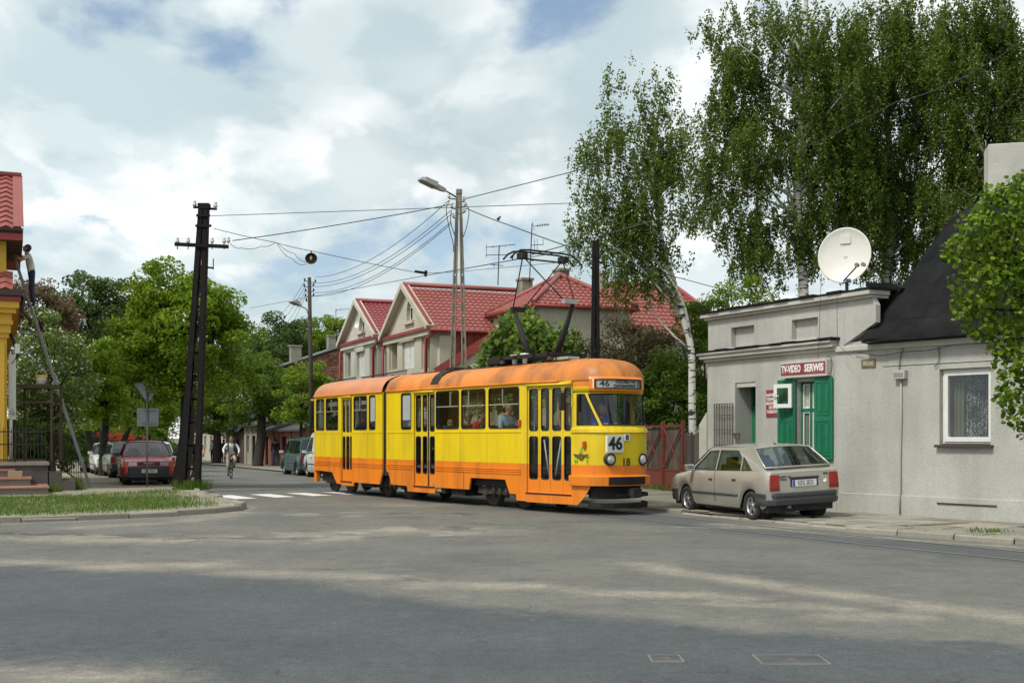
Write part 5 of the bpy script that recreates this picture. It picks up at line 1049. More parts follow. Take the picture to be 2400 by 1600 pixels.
def car(name, label, loc, heading, pm, P, group=None, tilt=0.0, spokes=0, pitch=0.0):
    """P: xs stations [(x, shoulder z, centre z, half width)], axles, wheel radius, glasshouse outline and windows; local x forward"""
    t = thing(name, label, 'car', loc, atan2(heading[1], heading[0]), group); t.rotation_euler = (tilt, pitch, atan2(heading[1], heading[0]))
    st = P['st']; fa, ra, R = P['fa'], P['ra'], P['R']; sill = P.get('sill', .22)
    X = []
    for (xa, *_), (xb, *_) in zip(st, st[1:]):
        n = max(1, int(abs(xb - xa) / .07)); X += [xa + (xb - xa) * k / n for k in range(n)]
    X.append(st[-1][0])
    col = lambda i, x: interp(sorted((s[0], s[i]) for s in st), x)
    def zlow(x):
        z = interp(sorted([(st[0][0], P['zf']), (st[0][0] - .25, sill), (st[-1][0] + .25, sill), (st[-1][0], P['zr'])]), x)
        for a in (fa, ra):
            d = abs(x - a); r = R + .055
            if d < r: z = max(z, R + sqrt(r * r - d * d) - .02)
        return z
    rows = []
    for x in X:
        zs, zt, w = col(1, x), col(2, x), col(3, x); zl = min(zlow(x), zs - .06); m = zl + (zs - zl) * .45
        half = [(w * .93, zl), (w * .985, zl + .06), (w, m), (w * .992, zs - .16 if zs - .16 > m else (m + zs) / 2), (w * .968, zs - .05), (w * .93, zs), (w * .82, zs + (zt - zs) * .55), (w * .45, zt - .004), (0, zt)]
        rows.append([V((x, -y, z)) for y, z in half] + [V((x, y, z)) for y, z in reversed(half[:-1])])
    mb = MB(); mb.grid(rows)
    for r, rev in ((rows[0], False), (rows[-1], True)): mb.add(r, [tuple(range(len(r))) if not rev else tuple(reversed(range(len(r))))])
    body = mb.obj('body', pm, t, world=False, angle=38)
    mb = MB(); x0, x1 = st[0][0] - .15, st[-1][0] + .15; mb.bb(min(x0, x1), max(x0, x1), -st[len(st) // 2][3] * .86, st[len(st) // 2][3] * .86, .17, .34); mb.obj('floor_pan', M_DKI, t, world=False)
    for a in (fa, ra):
        for s_ in (-1, 1):
            mb = MB(); mb.lathe([(R + .05, -.22), (R + .05, .02)], (a, s_ * (P['tw']), R), (0, s_, 0), 24); mb.lathe([(0, -.22), (R + .05, -.22)], (a, s_ * P['tw'], R), (0, s_, 0), 24); mb.obj('wheel_well', M_DKI, t, world=False); wheel(t, (a, s_ * (P['tw'] - .02), R), R, s_, spokes)
    # glasshouse
    gh = P['gh']; zr = max(p[1] for p in gh); zbt = min(p[1] for p in gh)
    def gy(x, z): w = col(3, x); return (w * .935) + ((P['rw']) - w * .935) * max(0, min(1, (z - zbt) / (zr - zbt))) ** 1.15
    for s_ in (-1, 1):
        fm = lambda u, v, w_=0.0, s_=s_: V((u, s_ * (gy(u, v) - w_), v))
        mb = MB(); mb.slab(gh, P['win'], fm, 0, .035); fr = mb.obj('side_frame', pm, t, world=False)
        for wv in P['win']:
            mb = MB(); mb.slab(wv, [], fm, .012, .016, back=False, edge=False); mb.obj('side_window', M_CGL, fr, world=False)
            mb = MB(); mb.tube([fm(u, v, -.002) for u, v in wv] + [fm(*wv[0], -.002)], .009, 5); mb.obj('window_seal', M_RUB, fr, world=False)
    top = P['top']                    # roof profile from windscreen top to rear window top
    rows = []
    for x, z in top: y = gy(x, z); rows.append([V((x, y * q, z + .035 * (1 - q * q))) for q in (-1, -.85, -.5, 0, .5, .85, 1)])
    mb = MB(); mb.grid(rows); mb.obj('roof', pm, t, world=False)
    for key, nm in (('ws', 'windscreen'), ('rw_', 'rear_window')):
        (xb, zb_), (xt, zt_) = P[key]; rows = []
        for k in range(4):
            q = k / 3; x, z = xb + (xt - xb) * q, zb_ + (zt_ - zb_) * q; y = gy(x, max(z, zbt)); bow = (.05 if nm == 'windscreen' else -.03) * 1
            rows.append([V((x + bow * (1 - (u * u)), y * u * .985, z + .03 * (1 - u * u) * q)) for u in (-1, -.6, -.2, .2, .6, 1)])
        g = MB(); g.grid(rows); w = g.obj(nm, M_CGL, t, world=False)
        lp = rows[0] + [r[-1] for r in rows[1:-1]] + list(reversed(rows[-1])) + [r[0] for r in reversed(rows[1:-1])]
        mb = MB(); mb.tube(lp + [lp[0]], .016, 6); mb.obj('window_seal', M_RUB if nm == 'windscreen' else pm, w, world=False)
    for sx_ in P['seats']:
        for y in (-.36, .36): mb = MB(); mb.box((sx_, y, .72), (.14, .46, .62), Matrix.Rotation(-.2, 3, 'Y')); mb.box((sx_ - .08, y, 1.08), (.09, .26, .18)); mb.obj('seat', M_DKI, t, world=False, bevel=.03)
    # doors
    for x in P.get('doors', ()):
        for s_ in (-1, 1):
            mb = MB(); mb.tube([V((x, s_ * (col(3, x) * q + .002), z)) for q, z in ((.99, sill + .1), (1.0, .52), (.992, col(1, x) - .16), (.968, col(1, x) - .05), (.935, col(1, x)))], .005, 4); mb.obj('door_gap', M_DKI, t, world=False)
    for x in P.get('handles', ()):
        for s_ in (-1, 1): mb = MB(); mb.box((x, s_ * (col(3, x) * .992 + .006), col(1, x) - .17), (.13, .02, .04)); mb.obj('door_handle', M_BUMP, t, world=False, bevel=.006)
    for s_ in (-1, 1):
        x = P['mirror']; y = col(3, x); mb = MB(); mb.box((x, s_ * (y + .09), zbt + .07), (.11, .19, .12)); mb.box((x, s_ * (y - .01), zbt + .03), (.05, .1, .04)); mb.obj('wing_mirror', P.get('mm', M_BUMP), t, world=False, bevel=.02)
        if P.get('strip'):
            mb = MB(); z = P['strip']; mb.tube([V((x_, s_ * (col(3, x_) + .004), z)) for x_ in np.linspace(fa - R - .08, ra + R + .08, 12)], .022, 4); mb.obj('side_strip', M_BUMP, t, world=False)
    for xe, z0, z1, sgn, nm in ((st[0][0], *P['fb'], 1, 'front_bumper'), (st[-1][0], *P['rb'], -1, 'rear_bumper')):
        w = col(3, xe) ; w2 = col(3, xe - sgn * .35) + .012; mb = MB(); rows = []
        pts = [(xe - sgn * .42, w2), (xe - sgn * .2, w2), (xe - sgn * .05, w * .98 + .01), (xe + sgn * .04, w * .85), (xe + sgn * .06, w * .5), (xe + sgn * .065, 0)]
        pts = [(x, -y) for x, y in pts] + [(x, y) for x, y in reversed(pts[:-1])]
        prof = [(z0, -.05), (z0 + .02, .0), (z0 + (z1 - z0) * .45, .015), (z0 + (z1 - z0) * .5, .002), (z0 + (z1 - z0) * .72, .004), (z0 + (z1 - z0) * .76, .016), (z1 - .015, .01), (z1, -.04)]
        for z, o in prof: rows.append([V((x + sgn * o, y * (1 + o * .3), z)) for x, y in pts])
        mb.grid(rows); mb.obj(nm, P.get('bm', M_BUMP), t, world=False, angle=30)
    return t
def lamp(t, x, y0, y1, z0, z1, m, name, sgn, taper=0.0, wrap=.0):
    mb = MB(); P_ = [(y0, z0), (y1, z0), (y1, z1), (y0 + taper, z1)]
    f = [V((x + sgn * .012, y, z)) for y, z in P_]; b = [V((x - sgn * (.08 + wrap * (abs(y) == max(abs(y0), abs(y1)))), y, z)) for y, z in P_]; mb.add(f + b, [(0, 1, 2, 3), (0, 4, 5, 1), (1, 5, 6, 2), (2, 6, 7, 3), (3, 7, 4, 0)]); return mb.obj(name, m, t, world=False)
M_NPL = mat('number_plate', (.74, .75, .74), .4, var=.04); M_EUB = mat('plate_blue', (.02, .07, .35), .4)
def plate(t, x, z, sgn, txt, w=.52, h=.115, y=0):
    mb = MB(); mb.box((x, y, z), (.012, w, h)); p = mb.obj('number_plate', M_NPL, t, world=False)
    mb = MB(); e = (-1 if sgn > 0 else 1) * w * .455; mb.box((x + sgn * .007, y + (e if sgn > 0 else e), z), (.003, w * .085, h * .96)); mb.obj('blue_band', M_EUB, p, world=False)
    xd = V((0, sgn, 0)); M4 = pmat(t) @ frame4((x + sgn * .008, y + xd.y * w * .04, z), xd, (0, 0, 1)); text(txt, h * 1.0, M4, M_INK, p, 'lettering', sx=w * .84 / (len(txt) * h * .66), ext=.001)
# --- silver hatchback by the shop
HATCH = dict(st=[(1.98, .62, .66, .70), (1.93, .72, .76, .755), (1.7, .80, .84, .80), (1.2, .87, .91, .825), (1.0, .90, .93, .83), (.3, .915, .93, .832), (-.8, .935, .94, .832), (-1.3, .945, .95, .825), (-1.72, .962, .968, .805), (-1.86, .95, .955, .79), (-1.93, .915, .92, .77)], fa=1.25, ra=-1.27, R=.285, tw=.70, zf=.40, zr=.40,
    gh=[(1.04, .905), (.40, 1.36), (.25, 1.38), (-.95, 1.39), (-1.20, 1.36), (-1.77, .96)], rw=.60, win=[[(.88, .935), (.385, 1.295), (.05, 1.315), (.015, .935)], [(-.06, .935), (-.035, 1.318), (-.70, 1.312), (-.88, 1.18), (-.93, .945)], [(-.99, .95), (-.95, 1.20), (-1.34, .96)]],
    top=[(.40, 1.36), (.2, 1.385), (-.3, 1.40), (-.85, 1.395), (-1.21, 1.36)], ws=((1.04, .915), (.42, 1.355)), rw_=((-1.74, 1.01), (-1.23, 1.357)), seats=(.1, -.85), doors=(.93, -.03), handles=(.12, -.78), mirror=.83, fb=(.26, .50), rb=(.30, .54), strip=.47, mm=M_CHR)
HD = V((-.344, .939, 0)); rl = gnd(1766, 1221); cc_ = rl + HD * 1.27 + V((HD.y, -HD.x, 0)) * .72
M_SILV = paint('champagne_paint', (.54, .51, .44), .55, .36)
kad = car('parked_hatchback', 'champagne silver hatchback parked half on the kerb by the grey house', (cc_.x, cc_.y, .05), HD, M_SILV, HATCH, tilt=-radians(2.6), spokes=5)
RX = -1.93
for s_ in (-1, 1):
    y0, y1 = s_ * .55, s_ * .755; lm = lamp(kad, RX - .004, y1, y0, .58, .88, M_TAIL, 'tail_lamp', -1, taper=-s_ * .02, wrap=.10)
    for z in (.655,): mb = MB(); mb.bb(RX - .026, RX - .012, min(y0, y1) + .004, max(y0, y1) - .004, z - .05, z + .0); mb.obj('lens_band', M_TAIL2, lm, world=False)
mb = MB(); mb.bb(RX - .006, RX + .02, -.31, .31, .635, .79); mb.obj('plate_recess', M_BUMP, kad, world=False, bevel=.01)
plate(kad, RX - .012, .705, -1, 'EZG 2E33', .52, .12)
mb = MB(); mb.bb(RX - .02, RX + .02, -.32, .32, .79, .825); mb.obj('plate_lamp_bar', M_BUMP, kad, world=False, bevel=.008)
M_BADGE = mat('badge_black', (.02, .02, .02), .4)
def rtext(tx, s, y, z): text(tx, s, pmat(kad) @ frame4((RX - .006, y, z), (0, -1, 0), (0, 0, 1)), M_BADGE, kad, 'badge', sx=1.1, bold=.001)
rtext('KADETT 1.6i', .045, .43, .835); rtext('Beauty', .045, .45, .79); rtext('OPEL', .045, -.47, .855)
mb = MB(); mb.lathe([(0, .0), (.05, .0), (.05, .004)], (RX - .004, -.44, .745), (-1, 0, 0), 16); mb.obj('oval_sticker', M_NPL, kad, world=False)
mb = MB(); mb.tube([(RX + .30, -.02, 1.005), (RX + .46, -.28, 1.10)], .01, 5); mb.obj('rear_wiper', M_RUB, kad, world=False)
mb = MB(); mb.tube([(-.5, -.0, 1.42), (-.75, -.0, 1.78)], .004, 4) if False else mb.tube([(RX + .9, 0, 1.41), (RX + .98, 0, 1.45)], .012, 5); mb.obj('aerial_base', M_RUB, kad, world=False)
mb = MB(); mb.tube([(RX + .1, .35, .27), (RX - .03, .35, .27)], .03, 8); mb.obj('exhaust', M_HUB, kad, world=False)
mb = MB(); mb.ell((-1.1, .36, .98), (.12, .26, .22)); mb.obj('child_seat', mat('blue_cloth', (.03, .08, .28), .8), kad, world=False)
mb = MB(); mb.bb(RX + .02, RX + .05, -.70, .70, .545, .56); mb.obj('hatch_gap', M_DKI, kad, world=False)
for s_ in (-1, 1): lamp(kad, 1.93, s_ * .42, s_ * .70, .56, .70, M_HEAD, 'headlight', 1)
text('1.6i', .05, pmat(kad) @ frame4((1.62, .815, .56), (-1, 0, 0), (0, 0, 1)), M_BADGE, kad, 'badge')
# --- row of cars on the left pavement
SEDAN = dict(st=[(2.12, .60, .62, .70), (2.05, .76, .78, .775), (1.8, .82, .85, .81), (1.2, .89, .92, .835), (.9, .91, .94, .845), (0, .93, .94, .847), (-1.2, .95, .96, .845), (-1.6, .95, .97, .835), (-2.0, .92, .94, .81), (-2.15, .86, .88, .77)], fa=1.24, ra=-1.30, R=.30, tw=.72, zf=.36, zr=.38,
    gh=[(1.02, .915), (.38, 1.37), (.2, 1.395), (-.8, 1.395), (-1.0, 1.37), (-1.6, .955)], rw=.61, win=[[(.86, .94), (.36, 1.30), (.03, 1.32), (.0, .94)], [(-.07, .94), (-.05, 1.32), (-.72, 1.31), (-1.15, .955)]], top=[(.38, 1.37), (.15, 1.40), (-.3, 1.41), (-.8, 1.40), (-1.0, 1.37)], ws=((1.0, .92), (.40, 1.362)), rw_=((-1.58, .97), (-1.02, 1.365)), seats=(.1, -.85), doors=(.93, -.03), handles=(.12, -.78), mirror=.82, fb=(.24, .60), rb=(.28, .58), strip=.5)
ESTATE = dict(SEDAN); ESTATE.update(gh=[(1.02, .915), (.38, 1.38), (.2, 1.405), (-1.5, 1.40), (-1.75, 1.36), (-2.02, .945)], win=SEDAN['win'][:1] + [[(-.07, .94), (-.05, 1.32), (-.85, 1.32), (-.9, .95)], [(-.97, .95), (-.93, 1.32), (-1.6, 1.30), (-1.82, .95)]], top=[(.38, 1.38), (.1, 1.41), (-.6, 1.425), (-1.4, 1.41), (-1.75, 1.36)], rw_=((-2.02, .98), (-1.77, 1.355)), st=SEDAN['st'][:-2] + [(-2.02, .945, .955, .81), (-2.15, .90, .91, .78)])
M_AUDI = paint('red_paint', (.62, .022, .035), .0, .3)
def roadpos(x, y): return gnd(x, y, .085)
h = V((.35, -.937, 0)).normalized(); a = roadpos(348, 1136); c = a - h * 2.0
audi = car('parked_saloon', 'red saloon with black bumper parked nose to the junction behind the sign post', (c.x, c.y, c.z), h, M_AUDI, SEDAN, group='cars parked on the left pavement')
for s_ in (-1, 1): lamp(audi, 2.10, s_ * .36, s_ * .62, .60, .75, M_HEAD, 'headlight', 1); lamp(audi, 2.09, s_ * .63, s_ * .755, .60, .75, M_ORL, 'indicator', 1, wrap=.12)
mb = MB(); mb.bb(2.0, 2.118, -.35, .35, .61, .74); gl = mb.obj('grille', M_BUMP, audi, world=False)
for k in range(4): mb = MB(); mb.lathe([(.038, 0), (.047, 0), (.047, .006), (.038, .006)], (2.12, .105 - .07 * k, .68), (1, 0, 0), 18); mb.obj('ring', M_CHR, gl, world=False)
plate(audi, 2.215, .46, 1, 'EZG 90KA', .52, .115)
for s_ in (-1, 1): mb = MB(); mb.tube([(.3, s_ * .56, 1.42), (-.75, s_ * .56, 1.43)], .018, 6); mb.obj('roof_rail', M_BUMP, audi, world=False)
for x in (.25, -.7): mb = MB(); mb.tube([(x, -.62, 1.46), (x, .62, 1.46)], .016, 6); mb.obj('roof_bar', M_BUMP, audi, world=False)
def spot(x, y, h, back): a = roadpos(x, y); return a - h * back
hs = V((.40, -.917, 0)); c = spot(266, 1117, -hs, 2.0) 
c = V((-16.0, 48.6, gz(48.6) + .085))
est = car('parked_estate', 'grey green estate car with roof bars parked tail first beside the red saloon', (c.x, c.y, c.z), (-hs.x, -hs.y, 0), paint('sage_paint', (.25, .27, .215), .4), ESTATE, group='cars parked on the left pavement')
for s_ in (-1, 1): lamp(est, -2.15, s_ * .60, s_ * .76, .62, .86, M_TAIL, 'tail_lamp', -1, wrap=.08)
for s_ in (-1, 1): mb = MB(); mb.tube([(.2, s_ * .57, 1.43), (-1.5, s_ * .57, 1.44)], .02, 6); mb.obj('roof_rail', M_BUMP, est, world=False)
plate(est, -2.225, .70, -1, 'EL 5172A', .52, .115)
c = V((-18.1, 52.9, gz(52.9) + .085))
wc = car('parked_hatchback', 'small white hatchback facing out behind the grey green estate', (c.x, c.y, c.z), hs, paint('white_paint_car', (.62, .62, .58), 0, .35), dict(HATCH, mm=mat('white_mirror', (.62, .62, .58), .4)), group='cars parked on the left pavement')
for s_ in (-1, 1): lamp(wc, 1.95, s_ * .40, s_ * .70, .57, .71, M_HEAD, 'headlight', 1)
c = V((-20.3, 57.6, gz(57.6) + .085))
dk = car('parked_hatchback', 'dark hatchback farthest in the row of cars under the street trees', (c.x, c.y, c.z), hs, paint('dark_paint', (.03, .032, .035), .2), HATCH, group='cars parked on the left pavement')
for s_ in (-1, 1): lamp(dk, 1.95, s_ * .40, s_ * .70, .57, .71, M_HEAD, 'headlight', 1)
c = V(audi.location) - h * 4.9 + V((.45, 0, 0)); c.z = gz(c.y) + .085
wv = car('parked_estate', 'white estate car almost hidden behind the red saloon', (c.x, c.y, c.z), (-h.x, -h.y, 0), MC['white_paint_car'], ESTATE, group='cars parked on the left pavement')
for s_ in (-1, 1): lamp(wv, -2.15, s_ * .60, s_ * .76, .62, .86, M_TAIL, 'tail_lamp', -1, wrap=.08)
# --- vans on the right of the side street
VAN = dict(st=[(2.1, .62, .65, .72), (2.02, .84, .87, .79), (1.75, .93, .97, .83), (1.4, .99, 1.03, .85), (0, 1.02, 1.03, .86), (-1.6, 1.02, 1.03, .86), (-2.05, 1.02, 1.03, .84), (-2.15, 1.0, 1.01, .82)], fa=1.35, ra=-1.35, R=.31, tw=.73, zf=.38, zr=.42,
    gh=[(1.5, 1.0), (.75, 1.66), (.55, 1.70), (-1.7, 1.72), (-1.92, 1.66), (-2.1, 1.02)], rw=.68, win=[[(1.3, 1.03), (.72, 1.58), (.25, 1.6), (.22, 1.03)], [(.12, 1.03), (.15, 1.6), (-.85, 1.61), (-.88, 1.03)], [(-.98, 1.03), (-.95, 1.61), (-1.75, 1.58), (-1.92, 1.05)]], top=[(.75, 1.66), (.5, 1.71), (-.4, 1.74), (-1.6, 1.73), (-1.92, 1.66)], ws=((1.48, 1.01), (.77, 1.65)), rw_=((-2.08, 1.06), (-1.94, 1.65)), seats=(.3, -.8), doors=(1.25, .17), handles=(.35, -.75), mirror=1.2, fb=(.26, .60), rb=(.30, .62), strip=.58, mm=mat('white_mirror', (.62, .62, .58), .4))
hv = V((-.395, .919, 0)); fl = gnd(668, 1111); c = fl - hv * 1.35 + SN * .74
gv = car('parked_minivan', 'dark green people carrier parked along the right kerb behind the tram', (c.x, c.y, gz(c.y)), hv, paint('green_van_paint', (.025, .085, .075), .2), VAN)
VAN2 = dict(VAN); VAN2.update(gh=[(1.6, 1.05), (.95, 1.82), (.7, 1.92), (-1.9, 1.94), (-2.1, 1.86), (-2.15, 1.02)], win=[[(1.4, 1.1), (.9, 1.7), (.45, 1.72), (.42, 1.1)]], top=[(.95, 1.82), (.7, 1.93), (-.4, 1.97), (-1.8, 1.96), (-2.1, 1.86)], ws=((1.6, 1.06), (.97, 1.81)), rw_=((-2.15, 1.1), (-2.11, 1.85)))
c = V(gv.location) - hv * 5.0 + SN * -.08
wvn = car('parked_van', 'white delivery van parked nose to the green people carrier behind the tram', (c.x, c.y, gz(c.y)), hv, MC['white_paint_car'], VAN2)
for vv in (gv, wvn):
    for s_ in (-1, 1): lamp(vv, 2.04, s_ * .45, s_ * .72, .66, .82, M_HEAD, 'headlight', 1); lamp(vv, -2.15, s_ * .68, s_ * .80, .70, .98, M_TAIL, 'tail_lamp', -1)
# --- red lorry at the far end
LR = gnd(270, 1038); LR = V((-.34 * 104, 104, gz(104)))
lo = thing('lorry', 'red tipper lorry on the far road beyond the parked cars', 'lorry', LR, 0)
M_LRED = mat('lorry_red', (.42, .025, .02), .5, var=.12, dirt=(.2, .04, .03)); M_LCH = mat('chassis', (.05, .05, .045), .8)
mb = MB(); mb.add([(-2.6, -1.2, 1.35), (3.0, -1.2, 1.35), (2.6, -1.25, 2.75), (-2.6, -1.25, 2.75), (-2.6, 1.2, 1.35), (3.0, 1.2, 1.35), (2.6, 1.25, 2.75), (-2.6, 1.25, 2.75)], [(0, 1, 2, 3), (4, 7, 6, 5), (0, 4, 5, 1), (1, 5, 6, 2), (3, 7, 4, 0), (2, 6, 7, 3)]); mb.obj('tipper_body', M_LRED, lo, world=False, bevel=.03)
mb = MB(); mb.bb(-5.0, 3.2, -.5, .5, .85, 1.15); mb.bb(-2.4, 3.0, -1.15, 1.15, 1.18, 1.33); mb.obj('chassis', mat('pale_side_rail', (.35, .36, .22), .7), lo, world=False)
mb = MB(); mb.bb(-5.2, -3.2, -1.15, 1.15, .9, 1.9); mb.bb(-5.0, -3.25, -1.12, 1.12, 1.9, 2.75); cb_ = mb.obj('cab', M_LRED, lo, world=False, bevel=.08)
mb = MB(); mb.bb(-4.7, -3.6, -1.135, -1.122, 1.95, 2.55); mb.obj('cab_window', M_CGL, cb_, world=False)
mb = MB(); mb.bb(-1.6, 1.0, -1.0, 1.0, 2.76, 3.1); mb.obj('load', mat('sand_load', (.5, .48, .42), .9), lo, world=False)
for x in (-4.2, .6, 1.9):
    for s_ in (-1, 1): wheel(lo, (x, s_ * 1.0, .5), .5, s_, 0)
# ------------------------------------------------------------------ people and bicycles
SKIN = mat('skin', (.42, .23, .155), .55, var=.06, vs=8)
HAIRB = mat('hair_brown', (.045, .026, .015), .7, var=.2, vs=20); HAIRG = mat('hair_grey', (.22, .21, .19), .7, var=.2, vs=20); HAIRD = mat('hair_dark', (.02, .016, .013), .7)
M_EYE = mat('eye', (.02, .018, .016), .3); M_LIP = mat('lip', (.30, .11, .09), .5); M_SHOE = mat('shoe', (.025, .023, .022), .6)
def cloth(n, c): return mat('cloth_' + n, c, .85, var=.12, vs=6, bump=.3, bs=25)
STAND = dict(pelvis=(0, 0, .92), chest=(0, 0, 1.28), neck=(0, 0, 1.47), head=(0, .01, 1.56), shL=(-.18, 0, 1.40), elL=(-.24, -.02, 1.12), wrL=(-.24, .06, .87), shR=(.18, 0, 1.40), elR=(.24, -.02, 1.12), wrR=(.24, .06, .87),
    hipL=(-.09, 0, .88), knL=(-.10, .03, .48), anL=(-.10, -.02, .09), toL=(-.11, .15, .03), hipR=(.09, 0, .88), knR=(.10, .03, .48), anR=(.10, -.02, .09), toR=(.11, .15, .03))
def person(label, loc, rz, pose, shirt, legs, shoe=M_SHOE, hair=HAIRB, sleeve=True, shorts=False, hairkind='short', face=(0, 1, 0), group=None, scale=1.0, cap=None):
    """facing local +y; one continuous skinned body"""
    J = dict(STAND); J.update(pose); J = {k: V(v) * scale for k, v in J.items()}
    t = thing('person', label, 'person', loc, rz, group)
    E = [('pelvis', 'chest'), ('chest', 'neck'), ('neck', 'head'), ('chest', 'shL'), ('shL', 'elL'), ('elL', 'wrL'), ('chest', 'shR'), ('shR', 'elR'), ('elR', 'wrR'), ('pelvis', 'hipL'), ('hipL', 'knL'), ('knL', 'anL'), ('anL', 'toL'), ('pelvis', 'hipR'), ('hipR', 'knR'), ('knR', 'anR'), ('anR', 'toR')]
    RAD = dict(pelvis=(.155, .115), chest=(.165, .12), neck=(.06, .062), head=(.07, .075), sh=(.075, .075), el=(.05, .05), wr=(.033, .028), hip=(.095, .1), kn=(.066, .068), an=(.045, .05), to=(.04, .03))
    names = list(J); idx = {n: i for i, n in enumerate(names)}
    me = bpy.data.meshes.new('skeleton'); me.from_pydata([J[n] for n in names], [(idx[a], idx[b]) for a, b in E], []); o = bpy.data.objects.new('skeleton', me); COL.objects.link(o)
    o.modifiers.new('skin', 'SKIN'); 
    sv = me.skin_vertices[0].data
    for n in names:
        k = n[:-1] if n[-1] in 'LR' else n; r = RAD[k]; sv[idx[n]].radius = (r[0] * scale, r[1] * scale); sv[idx[n]].use_root = (n == 'pelvis')
    sb = o.modifiers.new('sub', 'SUBSURF'); sb.levels = 1; sb.render_levels = 1
    bpy.context.view_layer.update(); dg = bpy.context.evaluated_depsgraph_get(); bm_ = bpy.data.meshes.new_from_object(o.evaluated_get(dg)); bpy.data.objects.remove(o); bpy.data.meshes.remove(me)
    mb = MB(); vs = [v.co.copy() for v in bm_.vertices]
    lab = {('pelvis', 'chest'): 1, ('chest', 'neck'): 1, ('neck', 'head'): 0, ('chest', 'shL'): 1, ('chest', 'shR'): 1, ('shL', 'elL'): 1, ('shR', 'elR'): 1, ('elL', 'wrL'): 1 if sleeve else 0, ('elR', 'wrR'): 1 if sleeve else 0,
           ('pelvis', 'hipL'): 2, ('pelvis', 'hipR'): 2, ('hipL', 'knL'): 2, ('hipR', 'knR'): 2, ('knL', 'anL'): 0 if shorts else 2, ('knR', 'anR'): 0 if shorts else 2, ('anL', 'toL'): 3, ('anR', 'toR'): 3}
    fs, ms = [], []
    for p in bm_.polygons:
        c = p.center; best = (9, 0)
        for a, b in E:
            A, B = J[a], J[b]; ab = B - A; q = max(0, min(1, (c - A).dot(ab) / ab.dot(ab))); d = (c - (A + ab * q)).length
            if (a, b) in (('pelvis', 'chest'),) and q < .12: l_ = 2
            else: l_ = lab[(a, b)]
            if (a, b) == ('chest', 'neck') and q > .85: l_ = 0
            if a[:2] == 'sh' and not sleeve and q > .55: l_ = 0
            if d < best[0]: best = (d, l_)
        fs.append(tuple(p.vertices)); ms.append(best[1])
    for f, m in zip(fs, ms): mb.f.append(list(f)); mb.m.append(m); mb.s.append(True)
    mb.v = [tuple(v) for v in vs]; bpy.data.meshes.remove(bm_)
    # head: skull, nose, ears, jaw, eyes, mouth
    fd = V(face).normalized(); rt = fd.cross(V((0, 0, 1))).normalized(); up = rt.cross(fd); R = Matrix((rt, fd, up)).transposed(); hc = J['head'] + up * .07 * scale + fd * .015; s = scale
    H = lambda x, y, z: hc + R @ (V((x, y, z)) * s)
    mb.ell(hc, (.075 * s, .095 * s, .115 * s), R, 16, 12, 0); mb.ell(H(0, .025, -.055), (.056 * s, .068 * s, .065 * s), R, 14, 8, 0)
    mb.ell(H(0, .098, -.015), (.014 * s, .022 * s, .026 * s), R, 8, 6, 0)
    for k in (-1, 1): mb.ell(H(.077 * k, .0, -.01), (.01 * s, .022 * s, .033 * s), R, 8, 6, 0); mb.ell(H(.03 * k, .083, .018), (.014 * s, .012 * s, .009 * s), R, 8, 6, 4); mb.add([H(.045 * k, .082, .035), H(.015 * k, .093, .038), H(.015 * k, .093, .044), H(.045 * k, .08, .042)], [(0, 1, 2, 3)], 6)
    mb.ell(H(0, .088, -.052), (.024 * s, .008 * s, .007 * s), R, 8, 5, 5)
    # hands: palm, four fingers, thumb
    for sd, el, wr in (('L', 'elL', 'wrL'), ('R', 'elR', 'wrR')):
        d = (J[wr] - J[el]).normalized(); k = -1 if sd == 'L' else 1; side = d.cross(V((0, 1, .3))).normalized(); nrm = side.cross(d)
        p0 = J[wr]; mb.ell(p0 + d * .05 * s, (.04 * s, .016 * s, .055 * s), Matrix((side, nrm, d)).transposed(), 10, 6, 0)
        for q in range(4):
            b0 = p0 + d * .09 * s + side * ((q - 1.5) * .019 * s); L_ = (.062, .072, .068, .052)[q] * s; mb.tube([b0, b0 + d * L_ * .5 - nrm * .008, b0 + d * L_ * .8 - nrm * .03], [.0095 * s, .009 * s, .007 * s], 6, 0)
        b0 = p0 + d * .03 * s + side * (-k * .035 * s); mb.tube([b0, b0 + d * .03 * s - side * k * .02 * s, b0 + d * .06 * s - side * k * .018 * s - nrm * .015], [.012 * s, .011 * s, .008 * s], 6, 0)
    mb.obj('body', [SKIN, shirt, legs, shoe, M_EYE, M_LIP, hair], t, world=False, recalc=False)
    hm = MB(); hm.ell(H(0, -.012, .018), (.082 * s, .098 * s, .108 * s), R, 18, 12, 0, z0=-.05 if hairkind != 'bald' else .0)
    if hairkind == 'bald': hm = MB(); hm.ell(H(0, -.03, -.005), (.081 * s, .075 * s, .06 * s), R, 16, 8, 0)
    else: hm.ell(H(0, -.035, -.02), (.078 * s, .068 * s, .085 * s), R, 16, 8, 0)
    hm.obj('hair', hair, t, world=False)
    if cap:
        cm = MB(); cm.ell(H(0, -.005, .03), (.088 * s, .105 * s, .10 * s), R, 18, 10, 0, z0=0.0); cm.add([H(x, y, .035) for x, y in ((-.07, .08), (-.05, .16), (0, .18), (.05, .16), (.07, .08))] + [H(x, y, .025) for x, y in ((-.07, .08), (-.05, .16), (0, .18), (.05, .16), (.07, .08))], [(0, 1, 2, 3, 4), (9, 8, 7, 6, 5), (0, 5, 6, 1), (1, 6, 7, 2), (2, 7, 8, 3), (3, 8, 9, 4)]); cm.obj('cap', cap, t, world=False)
    return t
